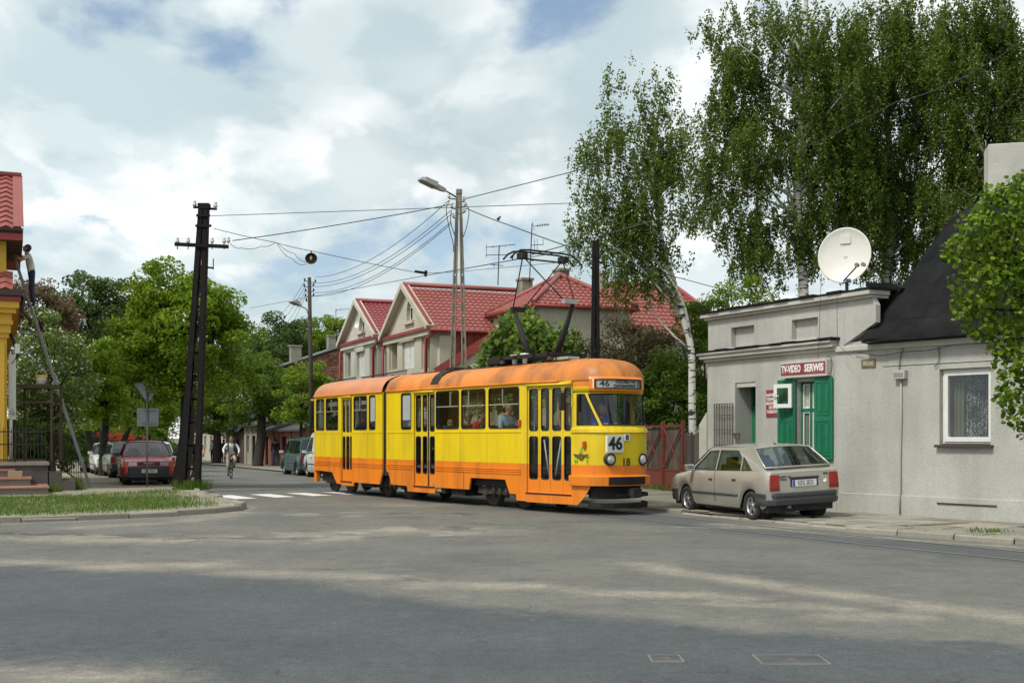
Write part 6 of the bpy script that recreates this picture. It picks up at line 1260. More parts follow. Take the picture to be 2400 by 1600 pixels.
SIT = dict(pelvis=(0, 0, .10), chest=(0, .04, .45), neck=(0, .06, .64), head=(0, .08, .73), shL=(-.18, .05, .57), elL=(-.22, .10, .30), wrL=(-.12, .32, .28), shR=(.18, .05, .57), elR=(.22, .10, .30), wrR=(.12, .32, .28), hipL=(-.09, .05, .08), knL=(-.11, .45, .10), anL=(-.11, .48, -.32), toL=(-.11, .62, -.36), hipR=(.09, .05, .08), knR=(.11, .45, .10), anR=(.11, .48, -.32), toR=(.11, .62, -.36))
FWD = TRZ - pi / 2       # facing the way the tram runs
def aboard(px_, py, w, side=SF, drop=0.80):
    """seat height from where the head shows in the photograph"""
    u, z = side.px(px_, py, w); p = TM @ side(u, z, w); return V((p.x, p.y, p.z - drop))
p = TM @ V((1.55, -.10, 1.40))
person('tram driver in a bright blue shirt behind the windscreen', p, FWD, dict(SIT, wrR=(.34, .50, .44), elR=(.30, .28, .38), wrL=(-.14, .36, .30)), cloth('blue', (.035, .10, .42)), cloth('navy', (.02, .025, .05)), hair=HAIRG, hairkind='bald', face=(-.5, .9, -.05))
person('balding passenger in a pale blue shirt reading at the tram window', aboard(1186, 955, .30), FWD, SIT, cloth('paleblue', (.30, .48, .60)), cloth('navy', (.02, .025, .05)), hair=HAIRG, hairkind='bald', face=(-.55, .8, -.35))
pp = aboard(1186, 955, .30); mb = MB(); q = pp + V((.05, -.25, .32)); 
pm_ = TM @ V((0, 0, 0)); f_ = TM.to_3x3() @ V((1, 0, 0)); s_ = TM.to_3x3() @ V((0, 1, 0)); q = pp + f_ * .34 + V((0, 0, .33)); mb.add([q - s_ * .22 - f_ * .12, q - s_ * .22 + f_ * .10 + V((0, 0, .10)), q + f_ * .12 + V((0, 0, .06)), q - f_ * .12 - V((0, 0, .04)), q + s_ * .22 + f_ * .10 + V((0, 0, .1)), q + s_ * .22 - f_ * .12], [(0, 1, 2, 3), (3, 2, 4, 5)]); tag(mb.obj('newspaper', MC['paper']), 'open white newspaper held by the balding tram passenger', 'newspaper')
person('passenger in a red top sitting by the middle tram window', aboard(1124, 966, .34), FWD, SIT, cloth('red', (.45, .02, .02)), cloth('navy', (.02, .025, .05)), hair=HAIRB, face=(-.2, 1, 0), scale=.92)
person('passenger in a grey cap by the middle tram window', aboard(1094, 972, .34), FWD, SIT, cloth('dark', (.05, .05, .055)), cloth('navy', (.02, .025, .05)), hair=HAIRD, cap=cloth('greycap', (.22, .22, .23)), face=(0, 1, 0), scale=.92)
person('passenger in a khaki cap behind the second tram door', aboard(1051, 984, .34), FWD, SIT, cloth('olive', (.10, .10, .06)), cloth('navy', (.02, .025, .05)), hair=HAIRB, cap=cloth('khaki', (.22, .20, .11)), face=(0, 1, 0), scale=.88)
person('grey coated passenger in the rear half of the tram', aboard(851, 975, .40, SRr), FWD, SIT, cloth('lilacgrey', (.18, .17, .19)), cloth('navy', (.02, .025, .05)), hair=HAIRG, face=(-.6, .8, 0))
p = TM @ V((.9, -.55, .9)); person('passenger in a tan jacket standing behind the front tram door', p, FWD + .6, {}, cloth('tan', (.42, .24, .06)), cloth('navy', (.02, .025, .05)), hair=HAIRB)
# --- bicycles with riders
def bicycle(label, loc, rz):
    b = thing('bicycle', label, 'bicycle', loc, rz); M_F = mat('bike_black', (.02, .02, .022), .35); M_SP = mat('spoke', (.4, .4, .4), .35, .7)
    for y, nm in ((.52, 'front_wheel'), (-.52, 'rear_wheel')):
        mb = MB(); ring = [(0, y + .33 * cos(a), .345 + .33 * sin(a)) for a in np.linspace(0, 2 * pi, 33)]; mb.tube(ring, .019, 8, caps=False); w = mb.obj(nm, M_TYRE, b, world=False)
        mb = MB(); mb.tube([(0, y + .305 * cos(a), .345 + .305 * sin(a)) for a in np.linspace(0, 2 * pi, 33)], .009, 6, caps=False); mb.cyl((-.04, y, .345), (.04, y, .345), .02, None, 8)
        for k in range(12): a = 2 * pi * k / 12; mb.tube([(.02 * (-1) ** k, y, .345), (0, y + .30 * cos(a), .345 + .30 * sin(a))], .002, 4)
        mb.obj('rim', M_SP, w, world=False)
    mb = MB()
    for p, q in (((0, .40, .80), (0, -.15, .76)), ((0, .42, .70), (0, .0, .30)), ((0, -.17, .86), (0, .0, .30)), ((.04, .0, .30), (.04, -.52, .345)), ((-.04, 0, .30), (-.04, -.52, .345)), ((.03, -.15, .74), (.04, -.52, .345)), ((-.03, -.15, .74), (-.04, -.52, .345)), ((0, .36, .98), (0, .43, .66)), ((.05, .43, .66), (.05, .52, .345)), ((-.05, .43, .66), (-.05, .52, .345)), ((.05, .43, .66), (-.05, .43, .66))): mb.tube([p, q], .016, 8)
    mb.obj('frame', M_F, b, world=False)
    mb = MB(); mb.tube([(-.30, .28, 1.02), (-.2, .36, 1.03), (0, .38, 1.0), (.2, .36, 1.03), (.30, .28, 1.02)], .013, 8); mb.obj('handlebar', M_F, b, world=False)
    mb = MB(); mb.ell((0, -.20, .92), (.07, .13, .03)); mb.obj('saddle', M_SHOE, b, world=False)
    mb = MB(); mb.lathe([(.0, -.004), (.09, -.004), (.09, .004), (0, .004)], (.05, 0, .30), (1, 0, 0), 18); mb.obj('chainring', M_SP, b, world=False)
    for s_, z, y in ((1, .13, .03), (-1, .47, -.03)): mb = MB(); mb.tube([(.05 * s_, 0, .30), (.08 * s_, y, z)], .011, 6); mb.box((.13 * s_, y, z), (.09, .08, .02)); mb.obj('pedal', M_F, b, world=False)
    mb = MB(); mb.lathe([(0, .03), (.03, .02), (.035, -.02), (0, -.03)], (0, .50, .86), (0, 1, 0), 12); mb.obj('lamp', M_HEAD, b, world=False)
    return b
RIDE = dict(pelvis=(0, -.20, 1.00), chest=(0, .0, 1.31), neck=(0, .08, 1.50), head=(0, .12, 1.58), shL=(-.19, .04, 1.42), elL=(-.32, .12, 1.20), wrL=(-.29, .24, 1.05), shR=(.19, .04, 1.42), elR=(.32, .12, 1.20), wrR=(.29, .24, 1.05),
    hipL=(-.10, -.16, .97), knL=(-.16, .26, .80), anL=(-.12, .0, .52), toL=(-.12, .13, .47), hipR=(.10, -.16, .97), knR=(.13, .10, .56), anR=(.12, .0, .20), toR=(.12, .13, .14))
def rider(label, blabel, px_, py, shirt, legs, hd, sleeve, shorts, hair, pose=RIDE):
    g = gnd(px_, py); rz = atan2(hd[1], hd[0]) - pi / 2; d = V((hd[0], hd[1], 0)).normalized(); loc = g - d * .85
    loc.z = gz(loc.y); bicycle(blabel, loc, rz); return person(label, loc, rz, pose, shirt, legs, sleeve=sleeve, shorts=shorts, hair=hair), loc, rz
r1, l1_, z1_ = rider('young man in a white pullover and beige trousers riding a bicycle', 'black bicycle under the rider in white', 544, 1123, cloth('white', (.80, .81, .82)), cloth('beige', (.36, .31, .23)), (.28, -.96), True, False, HAIRB)
bp_ = thing('backpack', 'dark backpack on the rider in white', 'backpack', l1_, z1_); mb = MB(); mb.box((0, -.20, 1.30), (.30, .17, .42), Matrix.Rotation(-.45, 3, 'X')); mb.obj('bag', cloth('navyblack', (.02, .022, .03)), bp_, world=False, bevel=.05)
for k in (-1, 1): mb = MB(); mb.tube([(.12 * k, -.10, 1.50), (.135 * k, .07, 1.52), (.13 * k, .15, 1.38), (.13 * k, .04, 1.14)], .026, 6); mb.obj('strap', MC['cloth_navyblack'], bp_, world=False)
rider('man in a navy T-shirt and dark shorts cycling behind the lattice pole', 'dark bicycle half hidden behind the black lattice pole', 461, 1127, cloth('navytee', (.012, .014, .035)), cloth('shorts', (.02, .02, .022)), (.30, -.95), False, True, HAIRB)
# --- pedestrians
g = gnd(645, 1090, .1); person('man in a black jacket and jeans walking away by the brick house', g, atan2(.919, -.395) - pi / 2, dict(knL=(-.10, .10, .50), anL=(-.10, .14, .10), toL=(-.10, .30, .05), anR=(.10, -.16, .10), toR=(.10, -.02, .03)), cloth('blackjacket', (.012, .012, .014)), cloth('jeans', (.035, .07, .13)), hair=HAIRD)
g = gnd(498, 1081, .1); person('pedestrian in a pale blue shirt standing behind the street tree', g, 2.6, {}, cloth('skyshirt', (.35, .45, .58)), cloth('darktrousers', (.02, .02, .024)), hair=HAIRD)
g = gnd(524, 1082, .1); person('pedestrian in white with a dark backpack farther down the street', g, .3, {}, cloth('white', (.62, .63, .64)), cloth('darktrousers', (.02, .02, .024)), hair=HAIRD)
b2 = thing('backpack', 'dark backpack of the far pedestrian in white', 'backpack', g, .3); mb = MB(); mb.box((0, -.20, 1.25), (.30, .16, .42)); mb.obj('bag', MC['cloth_navyblack'], b2, world=False, bevel=.05)
g = gnd(513, 1082, .1); person('dark haired pedestrian in a brown top beside the street tree', g, 2.9, {}, cloth('maroon', (.09, .04, .04)), cloth('darktrousers', (.02, .02, .024)), hair=HAIRD, scale=.95)
# ------------------------------------------------------------------ houses along the street
M_TILE = mat('metal_tile_red', (.30, .082, .066), .5, var=.14, vs=.9, dirt=(.30, .07, .06), damt=.3)
M_TILE2 = mat('metal_tile_crimson', (.28, .06, .066), .5, var=.14, vs=.9)
M_TRIM = mat('red_trim', (.24, .028, .022), .5, var=.12)
M_CREAM = mat('cream_render', (.50, .465, .37), .9, var=.08, vs=.5, bump=.3, bs=30, dirt=(.31, .28, .21), dsc=.8, damt=.5, streak=True)
M_CREAM2 = mat('pale_render', (.54, .52, .45), .9, var=.08, vs=.5, bump=.3, bs=30, dirt=(.33, .31, .25), dsc=.8, damt=.5, streak=True)
M_CONC = mat('old_concrete', (.27, .25, .20), .9, var=.15, vs=1.5, bump=.5, bs=30, dirt=(.15, .13, .10), damt=.6, streak=True)
M_BRICK = rndmat('brick_piece', (.20, .085, .055), .4, .9, .4, 40, dirt=(.30, .24, .19), fine=.25, damt=.6, dsc=4)
M_MORT = mat('mortar', (.24, .21, .175), .95, var=.2)
M_IRONB = mat('black_iron', (.022, .021, .02), .6, .3, var=.3, dirt=(.06, .04, .03), damt=.4)
def tile_roof(p0, du, ds, L_, Sl, tw, rl, m, name, parent, hgt=.035, clip=None):
    """pressed-metal tile roof: waves across, a step at every row"""
    p0, du, ds = V(p0), V(du).normalized(), V(ds).normalized(); nr = du.cross(ds).normalized()
    if nr.z < 0: nr = -nr
    nc = int(L_ / tw) + 1; sub = 4; rows = int(Sl / rl + .5); mb = MB()
    for r in range(rows):
        lo, hi = [], []
        for k in range(nc * sub + 1):
            u = min(L_, k * tw / sub); ph = 2 * pi * u / tw; wv = hgt * .55 * cos(ph)
            lo.append(p0 + du * u + ds * (r * rl - .05 * (.5 - .5 * cos(ph))) + nr * (hgt + wv)); hi.append(p0 + du * u + ds * min(Sl, (r + 1) * rl) + nr * (wv * .9))
        if clip:
            keep = [k for k in range(len(lo)) if clip(lo[k]) and clip(hi[k])]
            if len(keep) < 2: continue
            lo, hi = [lo[k] for k in keep], [hi[k] for k in keep]
        mb.grid([lo, hi]); mb.grid([[q - nr * (hgt * 1.1) for q in lo], lo], sm=False)
    return mb.obj(name, m, parent, recalc=False)
def gable_house(name, label, p, q, L_, ze, za, m, mt, wins, arch, ov=.16, grp=None, tw=.24, rl=.30):
    w = Wall(p, q); h = thing(name, label, 'house', (*((w.p + w.q) / 2)[:2], gz(w.p.y)), group=grp); D = -w.n; g0 = gz(w.p.y) - .3
    mid = w.len / 2; holes = []
    for x0, x1, y0, y1, kd in wins:
        (a, t_), (b, _), bt = w.px(x0, y0), w.px(x1, y0), w.px((x0 + x1) / 2, y1)[1]; t_ = w.px((x0 + x1) / 2, y0)[1]; holes.append((a, b, bt, t_, kd))
    ax0, ax1, ay0, ay1 = arch; a, b = w.px(ax0, ay1)[0], w.px(ax1, ay1)[0]; z0, z1 = w.px((ax0 + ax1) / 2, ay1)[1], w.px((ax0 + ax1) / 2, ay0)[1]; r = (b - a) / 2; ac = (a + b) / 2
    ar = [(a, z0), (b, z0)] + [(ac + r * cos(t), max(z0, z1 - r * 1.5) + r * 1.5 * sin(t)) for t in np.linspace(0, pi, 9)]
    mb = MB(); mb.slab([(0, g0), (w.len, g0), (w.len, ze), (mid, za), (0, ze)], [rect(*hh[:4]) for hh in holes] + [ar], w, 0, .3); mb.obj('gable_wall', m, h)
    mb = MB()
    for u in (0.15, w.len - .15): mb.beam(w(u, (g0 + ze) / 2, .3), w(u, (g0 + ze) / 2, L_), .3, ze - g0, up=(0, 0, 1))
    mb.beam(w(0, (g0 + ze) / 2, L_ - .1), w(w.len, (g0 + ze) / 2, L_ - .1), .25, ze - g0); mb.obj('side_wall', m, h)
    for a, b, c, d, kd in holes:
        dp = .8 if kd == 'recess' else .12
        mb = MB(); fbox(mb, w, a - .02, b + .02, c - .02, d + .02, dp, dp + .05); bk = mb.obj('recess_back' if kd == 'recess' else 'window', m if kd == 'recess' else M_WHITEP, h)
        if kd == 'recess':
            for q in ((a, a + .12, c, d, .1, .8), (b - .02, b + .3, c, d, .31, .8)): mb = MB(); fbox(mb, w, *q); mb.obj('reveal', m, h)
            mb = MB(); fbox(mb, w, b - (b - a) * .35, b - .02, c, d - .2, .72, .78); mb.obj('balcony_door', M_TRIM if a > 1.5 else M_WHITEP, h)
        else:
            for k in range(2):
                u0_, u1_ = a + (b - a) * k / 2 + .03, a + (b - a) * (k + 1) / 2 - .03; mb = MB(); fbox(mb, w, u0_, u1_, c + .05, d - .06, .09, .11); mb.obj('roller_blind', mat('blind_white', (.62, .62, .58), .6), bk)
            mb = MB(); fbox(mb, w, a - .15, b + .15, d, d + .22, -.1, .05); mb.obj('blind_box', m, h)
    ac0, ac1 = ar[0][0], ar[1][0]
    mb = MB(); mb.slab(ar, [], w, .16, .2); aw = mb.obj('arch_window', M_WHITEP, h)
    mb = MB(); mb.slab([(ac + (u - ac) * .72, z0 + (v - z0) * .82 + .1) for u, v in ar], [], w, .15, .158); mb.obj('pane', glass('dark_pane', (.15, .18, .18), .8, .12), aw)
    mb = MB(); fbox(mb, w, ac - .035, ac + .035, z0 + .05, z1 - .1, .135, .15); fbox(mb, w, ac0, ac1, (z0 + z1) / 2 + .1, (z0 + z1) / 2 + .18, .135, .15); mb.obj('glazing_bar', M_WHITEP, aw)
    mb = MB(); fbox(mb, w, ac0 - .12, ac1 + .12, z0 - .14, z0, -.12, .1); mb.obj('window_sill', m, h)
    mb = MB(); fbox(mb, w, -.1, w.len + .1, ze - .32, ze - .12, -.12, .0); mb.obj('cornice', m, h); mb = MB(); fbox(mb, w, -.12, w.len + .12, ze - .12, ze + .02, -.2, .0); mb.obj('cornice_cover', M_TRIM, h)
    for s_ in (0, 1):     # raking cornices
        a_, b_ = (w(-.25, ze - .05, -.12), w(mid, za + .12, -.12)) if s_ == 0 else (w(w.len + .25, ze - .05, -.12), w(mid, za + .12, -.12)); mb = MB(); mb.beam(a_, b_, .36, .2, up=(0, 0, 1)); mb.obj('raking_cornice', m, h); mb = MB(); mb.beam(a_ + V((0, 0, .16)), b_ + V((0, 0, .13)), .14, .05); mb.obj('verge_trim', M_TRIM, h)
    hw = mid + .35; rise = za - ze; sl = hypot(hw, rise * hw / mid); zb_ = ze - .35 * rise / mid
    for s_ in (0, 1):
        e = w(w.len + .35, zb_ + .12, -ov) if s_ else w(-.35, zb_ + .12, -ov); top_ = w(mid, za + .12, -ov); tile_roof(e, D, top_ - e, L_ + ov, (top_ - e).length, tw, rl, mt, 'tile_roof', h)
        mb = MB(); mb.tube([e + V((0, 0, -.06)), e + D * (L_ + ov) + V((0, 0, -.06))], .08, 8); mb.obj('gutter', M_TRIM, h)
        mb = MB(); u_ = w.len - .1 if s_ else .1; mb.tube([e + D * .3 + V((0, 0, -.1)), w(u_ , ze - .5, -.18), w(u_, g0 + .4, -.18)], .07, 8); mb.obj('downpipe', M_TRIM, h)
    mb = MB(); mb.tube([w(mid, za + .2, -ov), w(mid, za + .2, L_)], .11, 8); mb.obj('ridge_cap', mt, h)
    return w, h
H1, h1 = gable_house('gabled_house', 'cream gabled house with large red tile roof behind the tram', (-5.77, 53.7), (-3.32, 48.0), 9.5, 6.1, 8.0, M_CREAM, M_TILE, [(912, 931, 803, 866, 'recess'), (943, 971, 800, 866, 'window'), (987.5, 1008, 789, 864, 'recess')], (952.5, 969, 700, 752), grp='red roofed houses')
H2, h2 = gable_house('gabled_house', 'smaller pale gabled house with crimson tile roof left of the big roof', (-8.66, 60.1), (-6.25, 54.5), 8.0, 6.3, 8.05, M_CREAM2, M_TILE2, [(809, 822, 826, 884, 'recess'), (837, 854, 824, 884, 'window'), (866, 882, 812, 884, 'recess')], (841, 855, 736, 776), grp='red roofed houses')
mb = MB(); cpt = H2.px(856, 761); mb.lathe([(0, -.05), (.11, -.02), (.18, .015)], H2(cpt[0], cpt[1], -.4), (-.7, -.7, .15), 18); tag(mb.obj('small_dish', M_WHITEP), 'small white satellite dish on the pale crimson roofed house', 'satellite dish')
def railing(w, u0, u1, z0, z1, out, label, step=.14, slabs=True, panels=()):
    t = thing('balcony_railing', label, 'railing', w((u0 + u1) / 2, z0, -out))
    for z in (z0, z1): mb = MB(); mb.beam(w(u0, z, -out), w(u1, z, -out), .04, .04); mb.obj('rail', M_IRONB, t)
    u = u0
    while u <= u1: mb = MB(); mb.beam(w(u, z0, -out), w(u, z1, -out), .016, .016); mb.obj('bar', M_IRONB, t); u += step
    for a, b in panels: mb = MB(); fbox(mb, w, a, b, z0 + .05, z1 - .1, -out - .04, -out - .02); mb.obj('board', M_TRIM, t)
    if slabs: mb = MB(); fbox(mb, w, u0 - .1, u1 + .1, z0 - .25, z0 - .05, -out - .1, 0); mb.obj('balcony_slab', M_CONC, t)
    return t
zt = H1.px(960, 866, 1.0)[1]; railing(H1, -.5, 6.1, zt - 1.0, zt, 1.0, 'black iron balcony railing with red boards on the big red roofed house', panels=((1.0, 1.4), (2.0, 2.6), (4.1, 4.5)))
zt = H2.px(840, 883, 1.0)[1]; railing(H2, -.2, 6.0, zt - 1.0, zt, 1.0, 'black iron balcony railing on the smaller crimson roofed house')
# side wall of the big house: window, red cladding, porch
WS = Wall((-3.32, 48.0), tuple((V((-3.32, 48.0, 0)) + SN * 9)[:2]))
mb = MB(); a, t_ = WS.px(1028, 800, .12); b, bt = WS.px(1053, 880, .12); fbox(mb, WS, a, b, bt, t_, -.02, .1); sw_ = mb.obj('window', M_WHITEP, h1)
for k in range(2): mb = MB(); fbox(mb, WS, a + (b - a) * (.07 + .47 * k), a + (b - a) * (.46 + .47 * k), bt, t_ - .12, -.03, -.021); mb.obj('roller_blind', MC['blind_white'] if k else glass('dark_pane'), sw_)
a, t_ = WS.px(1073, 778, .2); b, bt = WS.px(1185, 870, .2); nbd = 14
for k in range(nbd): mb = MB(); fbox(mb, WS, a + (b - a) * k / nbd + .01, a + (b - a) * (k + 1) / nbd - .01, bt, t_, -.08 - .02 * (k % 2), .0); mb.obj('cladding_board', M_TRIM, h1)
pc = thing('porch', 'cream porch with sloping red verge at the side of the big house', 'porch', at(1080, 868, 46.6))
P0_, P1_ = at(1022, 873, 46.6), at(1150, 792, 46.6); mb = MB(); mb.beam(P0_, P1_, .3, .35); mb.obj('verge', M_TRIM, pc); mb = MB(); mb.add([P0_ - V((0, 0, .18)), P1_ - V((0, 0, .18)), V((P1_.x, P1_.y, .0)), V((P0_.x, P0_.y, 0))], [(0, 1, 2, 3)]); mb.add([q + SN * .0 + SD * .25 for q in (P0_ - V((0, 0, .18)), P1_ - V((0, 0, .18)), V((P1_.x, P1_.y, .0)), V((P0_.x, P0_.y, 0)))], [(0, 1, 2, 3)]); mb.obj('porch_wall', M_CREAM, pc)
# hipped wing and the roof behind the birch
def hip_house(name, label, A, wu, wv, ze, zp, m, mt, g, ridge=0.0, tw=.24, rl=.30):
    A = V((*A, 0)); h = thing(name, label, 'house', (A + SN * wu / 2 + SD * wv / 2), group=g); mb = MB()
    B, C, D = A + SN * wu, A + SN * wu + SD * wv, A + SD * wv
    for p, q in ((A, B), (B, C), (C, D), (D, A)):
        nn = (q - p).normalized(); mb.beam(p + V((0, 0, ze / 2)), q + V((0, 0, ze / 2)), .3, ze)
    mb.obj('wall', m, h); o = .35; A2, B2, C2, D2 = A - SN * o - SD * o, B + SN * o - SD * o, C + SN * o + SD * o, D - SN * o + SD * o; ctr = (A + C) / 2; R0, R1 = ctr - SN * ridge / 2, ctr + SN * ridge / 2
    for p in (A2, B2, C2, D2): p.z = ze
    R0.z = R1.z = zp
    for p, q, tops in ((A2, B2, (R0, R1)), (B2, C2, (R1, R1)), (D2, A2, (R0, R0))):
        du_ = (q - p).normalized(); l = (q - p).length; sc = (R0 - p) if tops[0] == R0 and tops[1] != R0 else (tops[0] - p); up_ = tops[0] - p; ds_ = up_ - du_ * up_.dot(du_); sl = ds_.length
        a0, a1 = (tops[0] - p).dot(du_), (tops[1] - p).dot(du_); dsn = ds_.normalized()
        def clip(P_, p=p, du_=du_, dsn=dsn, sl=sl, l=l, a0=a0, a1=a1): s = (P_ - p).dot(dsn) / sl; u = (P_ - p).dot(du_); return a0 * s - .12 <= u <= l + (a1 - l) * s + .12
        tile_roof(p, du_, ds_, l, sl, tw, rl, mt, 'tile_roof', h, clip=clip); mb = MB(); mb.tube([p - V((0, 0, .08)), q - V((0, 0, .08))], .08, 8); mb.obj('gutter', M_TRIM, h)
    for p, q in ((A2, R0), (B2, R1), (C2, R1), (D2, R0), (R0, R1)):
        if (q - p).length > .1: mb = MB(); mb.tube([p + V((0, 0, .04)), q + V((0, 0, .06))], .1, 8); mb.obj('hip_cap', mt, h)
    mb = MB(); mb.add([A2, B2, C2, D2], [(0, 1, 2, 3)]); mb.obj('soffit', M_TRIM, h)
    return h
hw_ = hip_house('hipped_house', 'cream house wing with pyramid red tile roof behind the pantograph', (1.0, 45.6), 3.9, 4.2, 6.75, 8.2, M_CREAM, M_TILE, 'red roofed houses')
hb_ = hip_house('hipped_house', 'far red tile roof seen through the hanging birch branches', (4.4, 48.8), 5.6, 5.5, 5.9, 8.35, M_CREAM, M_TILE, 'red roofed houses', ridge=3.2)
mb = MB(); mb.add([at(1415, 735, 46.9), at(1432, 735, 46.9), at(1560, 830, 47.2), at(1560, 845, 47.2)], [(0, 1, 2, 3)])
def chimney(x0, x1, y0, y1, Z, parent, dpt=.6):
    a, b = at(x0, y0, Z), at(x1, y1, Z); mb = MB(); c = ((a.x + b.x) / 2, Z + dpt / 2, (a.z + b.z) / 2); R = Matrix.Rotation(atan2(SN.y, SN.x), 3, 'Z'); mb.box(c, (abs(b.x - a.x) * .92, dpt, abs(a.z - b.z)), R); ch = mb.obj('chimney', M_CONC, parent, bevel=.02); mb = MB(); mb.box((c[0], c[1], a.z + .03), (abs(b.x - a.x) * 1.05, dpt + .12, .1), R); mb.obj('chimney_cap', M_CONC, ch)
chimney(1215, 1245, 655, 690, 51.5, h1); chimney(1302, 1331, 633, 672, 49.3, hw_); chimney(1403, 1415, 640, 715, 50.5, hw_)
# brick house with single pitch roof
WB_ = Wall(tuple((V((-11.97, 84.0, 0)) - SN * 4.17)[:2]), (-11.97, 84.0)); bh = thing('brick_house', 'old brick end wall with sloping tin roof left of the gabled houses', 'house', (-13.8, 83.2, gz(83)))
zl, zr_ = 6.54, 8.0; g0 = gz(83) - .2
mb = MB(); mb.add([WB_(0, g0, .02), WB_(WB_.len, g0, .02), WB_(WB_.len, zr_, .02), WB_(0, zl, .02), WB_(0, g0, 4), WB_(WB_.len, g0, 4), WB_(WB_.len, zr_, 4), WB_(0, zl, 4)], [(0, 1, 2, 3), (4, 7, 6, 5), (0, 3, 7, 4), (1, 5, 6, 2)]); mb.obj('wall', mat('brick_side', (.19, .085, .06), .9, var=.3, vs=3, bump=.6, bs=18, dirt=(.26, .2, .15), damt=.6), bh)
bw, bhh = .30, .10; co = MB(); big = []
z = 3.0; row = 0
while z < zr_:
    u = -(row % 2) * bw / 2
    while u < WB_.len:
        if z + bhh < zl + (zr_ - zl) * max(0, u) / WB_.len and random.random() > .02:
            a, b = max(0, u), min(WB_.len, u + bw - .015); fbox(co, WB_, a, b, z, z + bhh - .013, -.008 - random.random() * .012, .02, int(random.random() * 3.99))
        u += bw
    z += bhh; row += 1
bo = co.obj('brickwork', [mat('brick_a', (.20, .075, .05), .9, var=.2), mat('brick_b', (.26, .11, .07), .9, var=.2), mat('brick_c', (.13, .06, .045), .9, var=.2), mat('brick_d', (.30, .19, .13), .9, var=.2)], bh, recalc=False); bo['kind'] = 'stuff'
mb = MB(); a, b = WB_(-.5, zl - .08, -.25), WB_(WB_.len + .3, zr_ + .2, -.25); D_ = -WB_.n; mb.add([a, b, b + D_ * 5, a + D_ * 5, a + V((0, 0, .1)), b + V((0, 0, .1)), b + D_ * 5 + V((0, 0, .1)), a + D_ * 5 + V((0, 0, .1))], [(0, 1, 2, 3), (4, 5, 6, 7), (0, 1, 5, 4), (0, 3, 7, 4), (1, 2, 6, 5)]); mb.obj('tin_roof', mat('tin_grey', (.20, .22, .24), .5, .3, var=.15), bh)
chimney(677, 704, 811, 850, 83.5, bh); chimney(765, 785, 787, 822, 84.5, bh); chimney(786, 804, 784, 818, 84.7, bh)
# low houses along the far right pavement
def low_house(x0, x1, label, m, ze, rise, openings, doorcol, off=3.3, brick=False, pil=0):
    def pos(x):
        k = (x - 1200) / FPX; c = 2.84 + off + .425 * 26.05; Z = c / (k + .425); return (k * Z, Z)
    w = Wall(pos(x0), pos(x1)); g = gz(w.p.y); h = thing('low_house', label, 'house', (*((w.p + w.q) / 2)[:2], g), group='low old houses down the street'); holes = [rect(w.len * a, w.len * b, g + c, g + d) for a, b, c, d, _ in openings]
    mb = MB(); mb.slab(rect(0, w.len, g - .2, g + ze), holes, w, 0, .35); mb.obj('front_wall', m, h); mb = MB()
    for u in (.15, w.len - .15): mb.add([w(u, g, .3), w(u, g, 5), w(u, g + ze, 5), w(u, g + ze + rise, 2.6), w(u, g + ze, .3)], [(0, 1, 2, 3, 4)])
    mb.obj('end_wall', m, h)
    for (a, b, c, d, kd), ho in zip(openings, holes):
        mb = MB(); fbox(mb, w, w.len * a, w.len * b, g + c, g + d, .2, .24); o = mb.obj('door' if c < .3 else 'window', doorcol if c < .3 else M_WHITEP, h)
        if c >= .3: mb = MB(); fbox(mb, w, w.len * a + .08, w.len * b - .08, g + c + .08, g + d - .08, .19, .198); mb.obj('pane', glass('dark_pane'), o)
    for k in range(pil): u = w.len * (k + .5) / pil; mb = MB(); fbox(mb, w, u - .18, u + .18, g, g + ze - .1, -.08, .0); mb.obj('pilaster', m if not brick else mat('brick_pier', (.24, .075, .05), .9, var=.25, bump=.5, bs=20), h)
    mb = MB(); a, b, c, d = w(-.3, g + ze - .05, -.4), w(w.len + .3, g + ze - .05, -.4), w(w.len + .3, g + ze + rise, 2.6), w(-.3, g + ze + rise, 2.6); e, f = w(w.len + .3, g + ze, 5.4), w(-.3, g + ze, 5.4); mb.add([a, b, c, d, e, f], [(0, 1, 2, 3), (3, 2, 4, 5)]); dn_ = V((0, 0, -.12)); mb.add([a, b, b + dn_, a + dn_], [(0, 1, 2, 3)]); mb.add([a, d, d + dn_, a + dn_], [(0, 1, 2, 3)]); mb.obj('tarred_roof', mat('old_tar', (.06, .058, .06), .8, var=.3), h)
    return h
M_BR2 = mat('brick_wall', (.19, .08, .055), .9, var=.3, vs=3, bump=.6, bs=18, dirt=(.10, .07, .05), damt=.6)
low_house(614, 716, 'low brown brick house with dark doors by the walking man', M_BR2, 2.5, 1.0, [(.06, .16, 0, 2.0, ''), (.28, .38, .8, 1.9, ''), (.5, .6, 0, 2.0, ''), (.74, .86, .8, 1.9, '')], mat('dark_door', (.035, .025, .02), .7), brick=True, pil=5)
low_house(572, 612, 'narrow grey plaster house front between the brick house and the dark gable', mat('stained_plaster', (.33, .31, .25), .9, var=.15, dirt=(.2, .18, .14), damt=.6), 2.9, .8, [(.12, .3, .9, 2.1, ''), (.5, .68, 0, 2.1, '')], M_DARKW, off=3.0, pil=3)
low_house(530, 570, 'old timber house with a steep dark roof farther down the street', mat('timber_brown', (.12, .085, .06), .9, var=.2), 2.6, 2.6, [(.2, .36, .8, 1.9, ''), (.6, .78, 0, 1.9, '')], M_DARKW, off=3.2)
low_house(474, 522, 'cream house front at the far end of the street', MC['cream_render'], 3.2, 1.4, [(.1, .22, .9, 2.2, ''), (.4, .52, .9, 2.2, ''), (.7, .84, 0, 2.2, '')], M_DARKW, off=3.6)
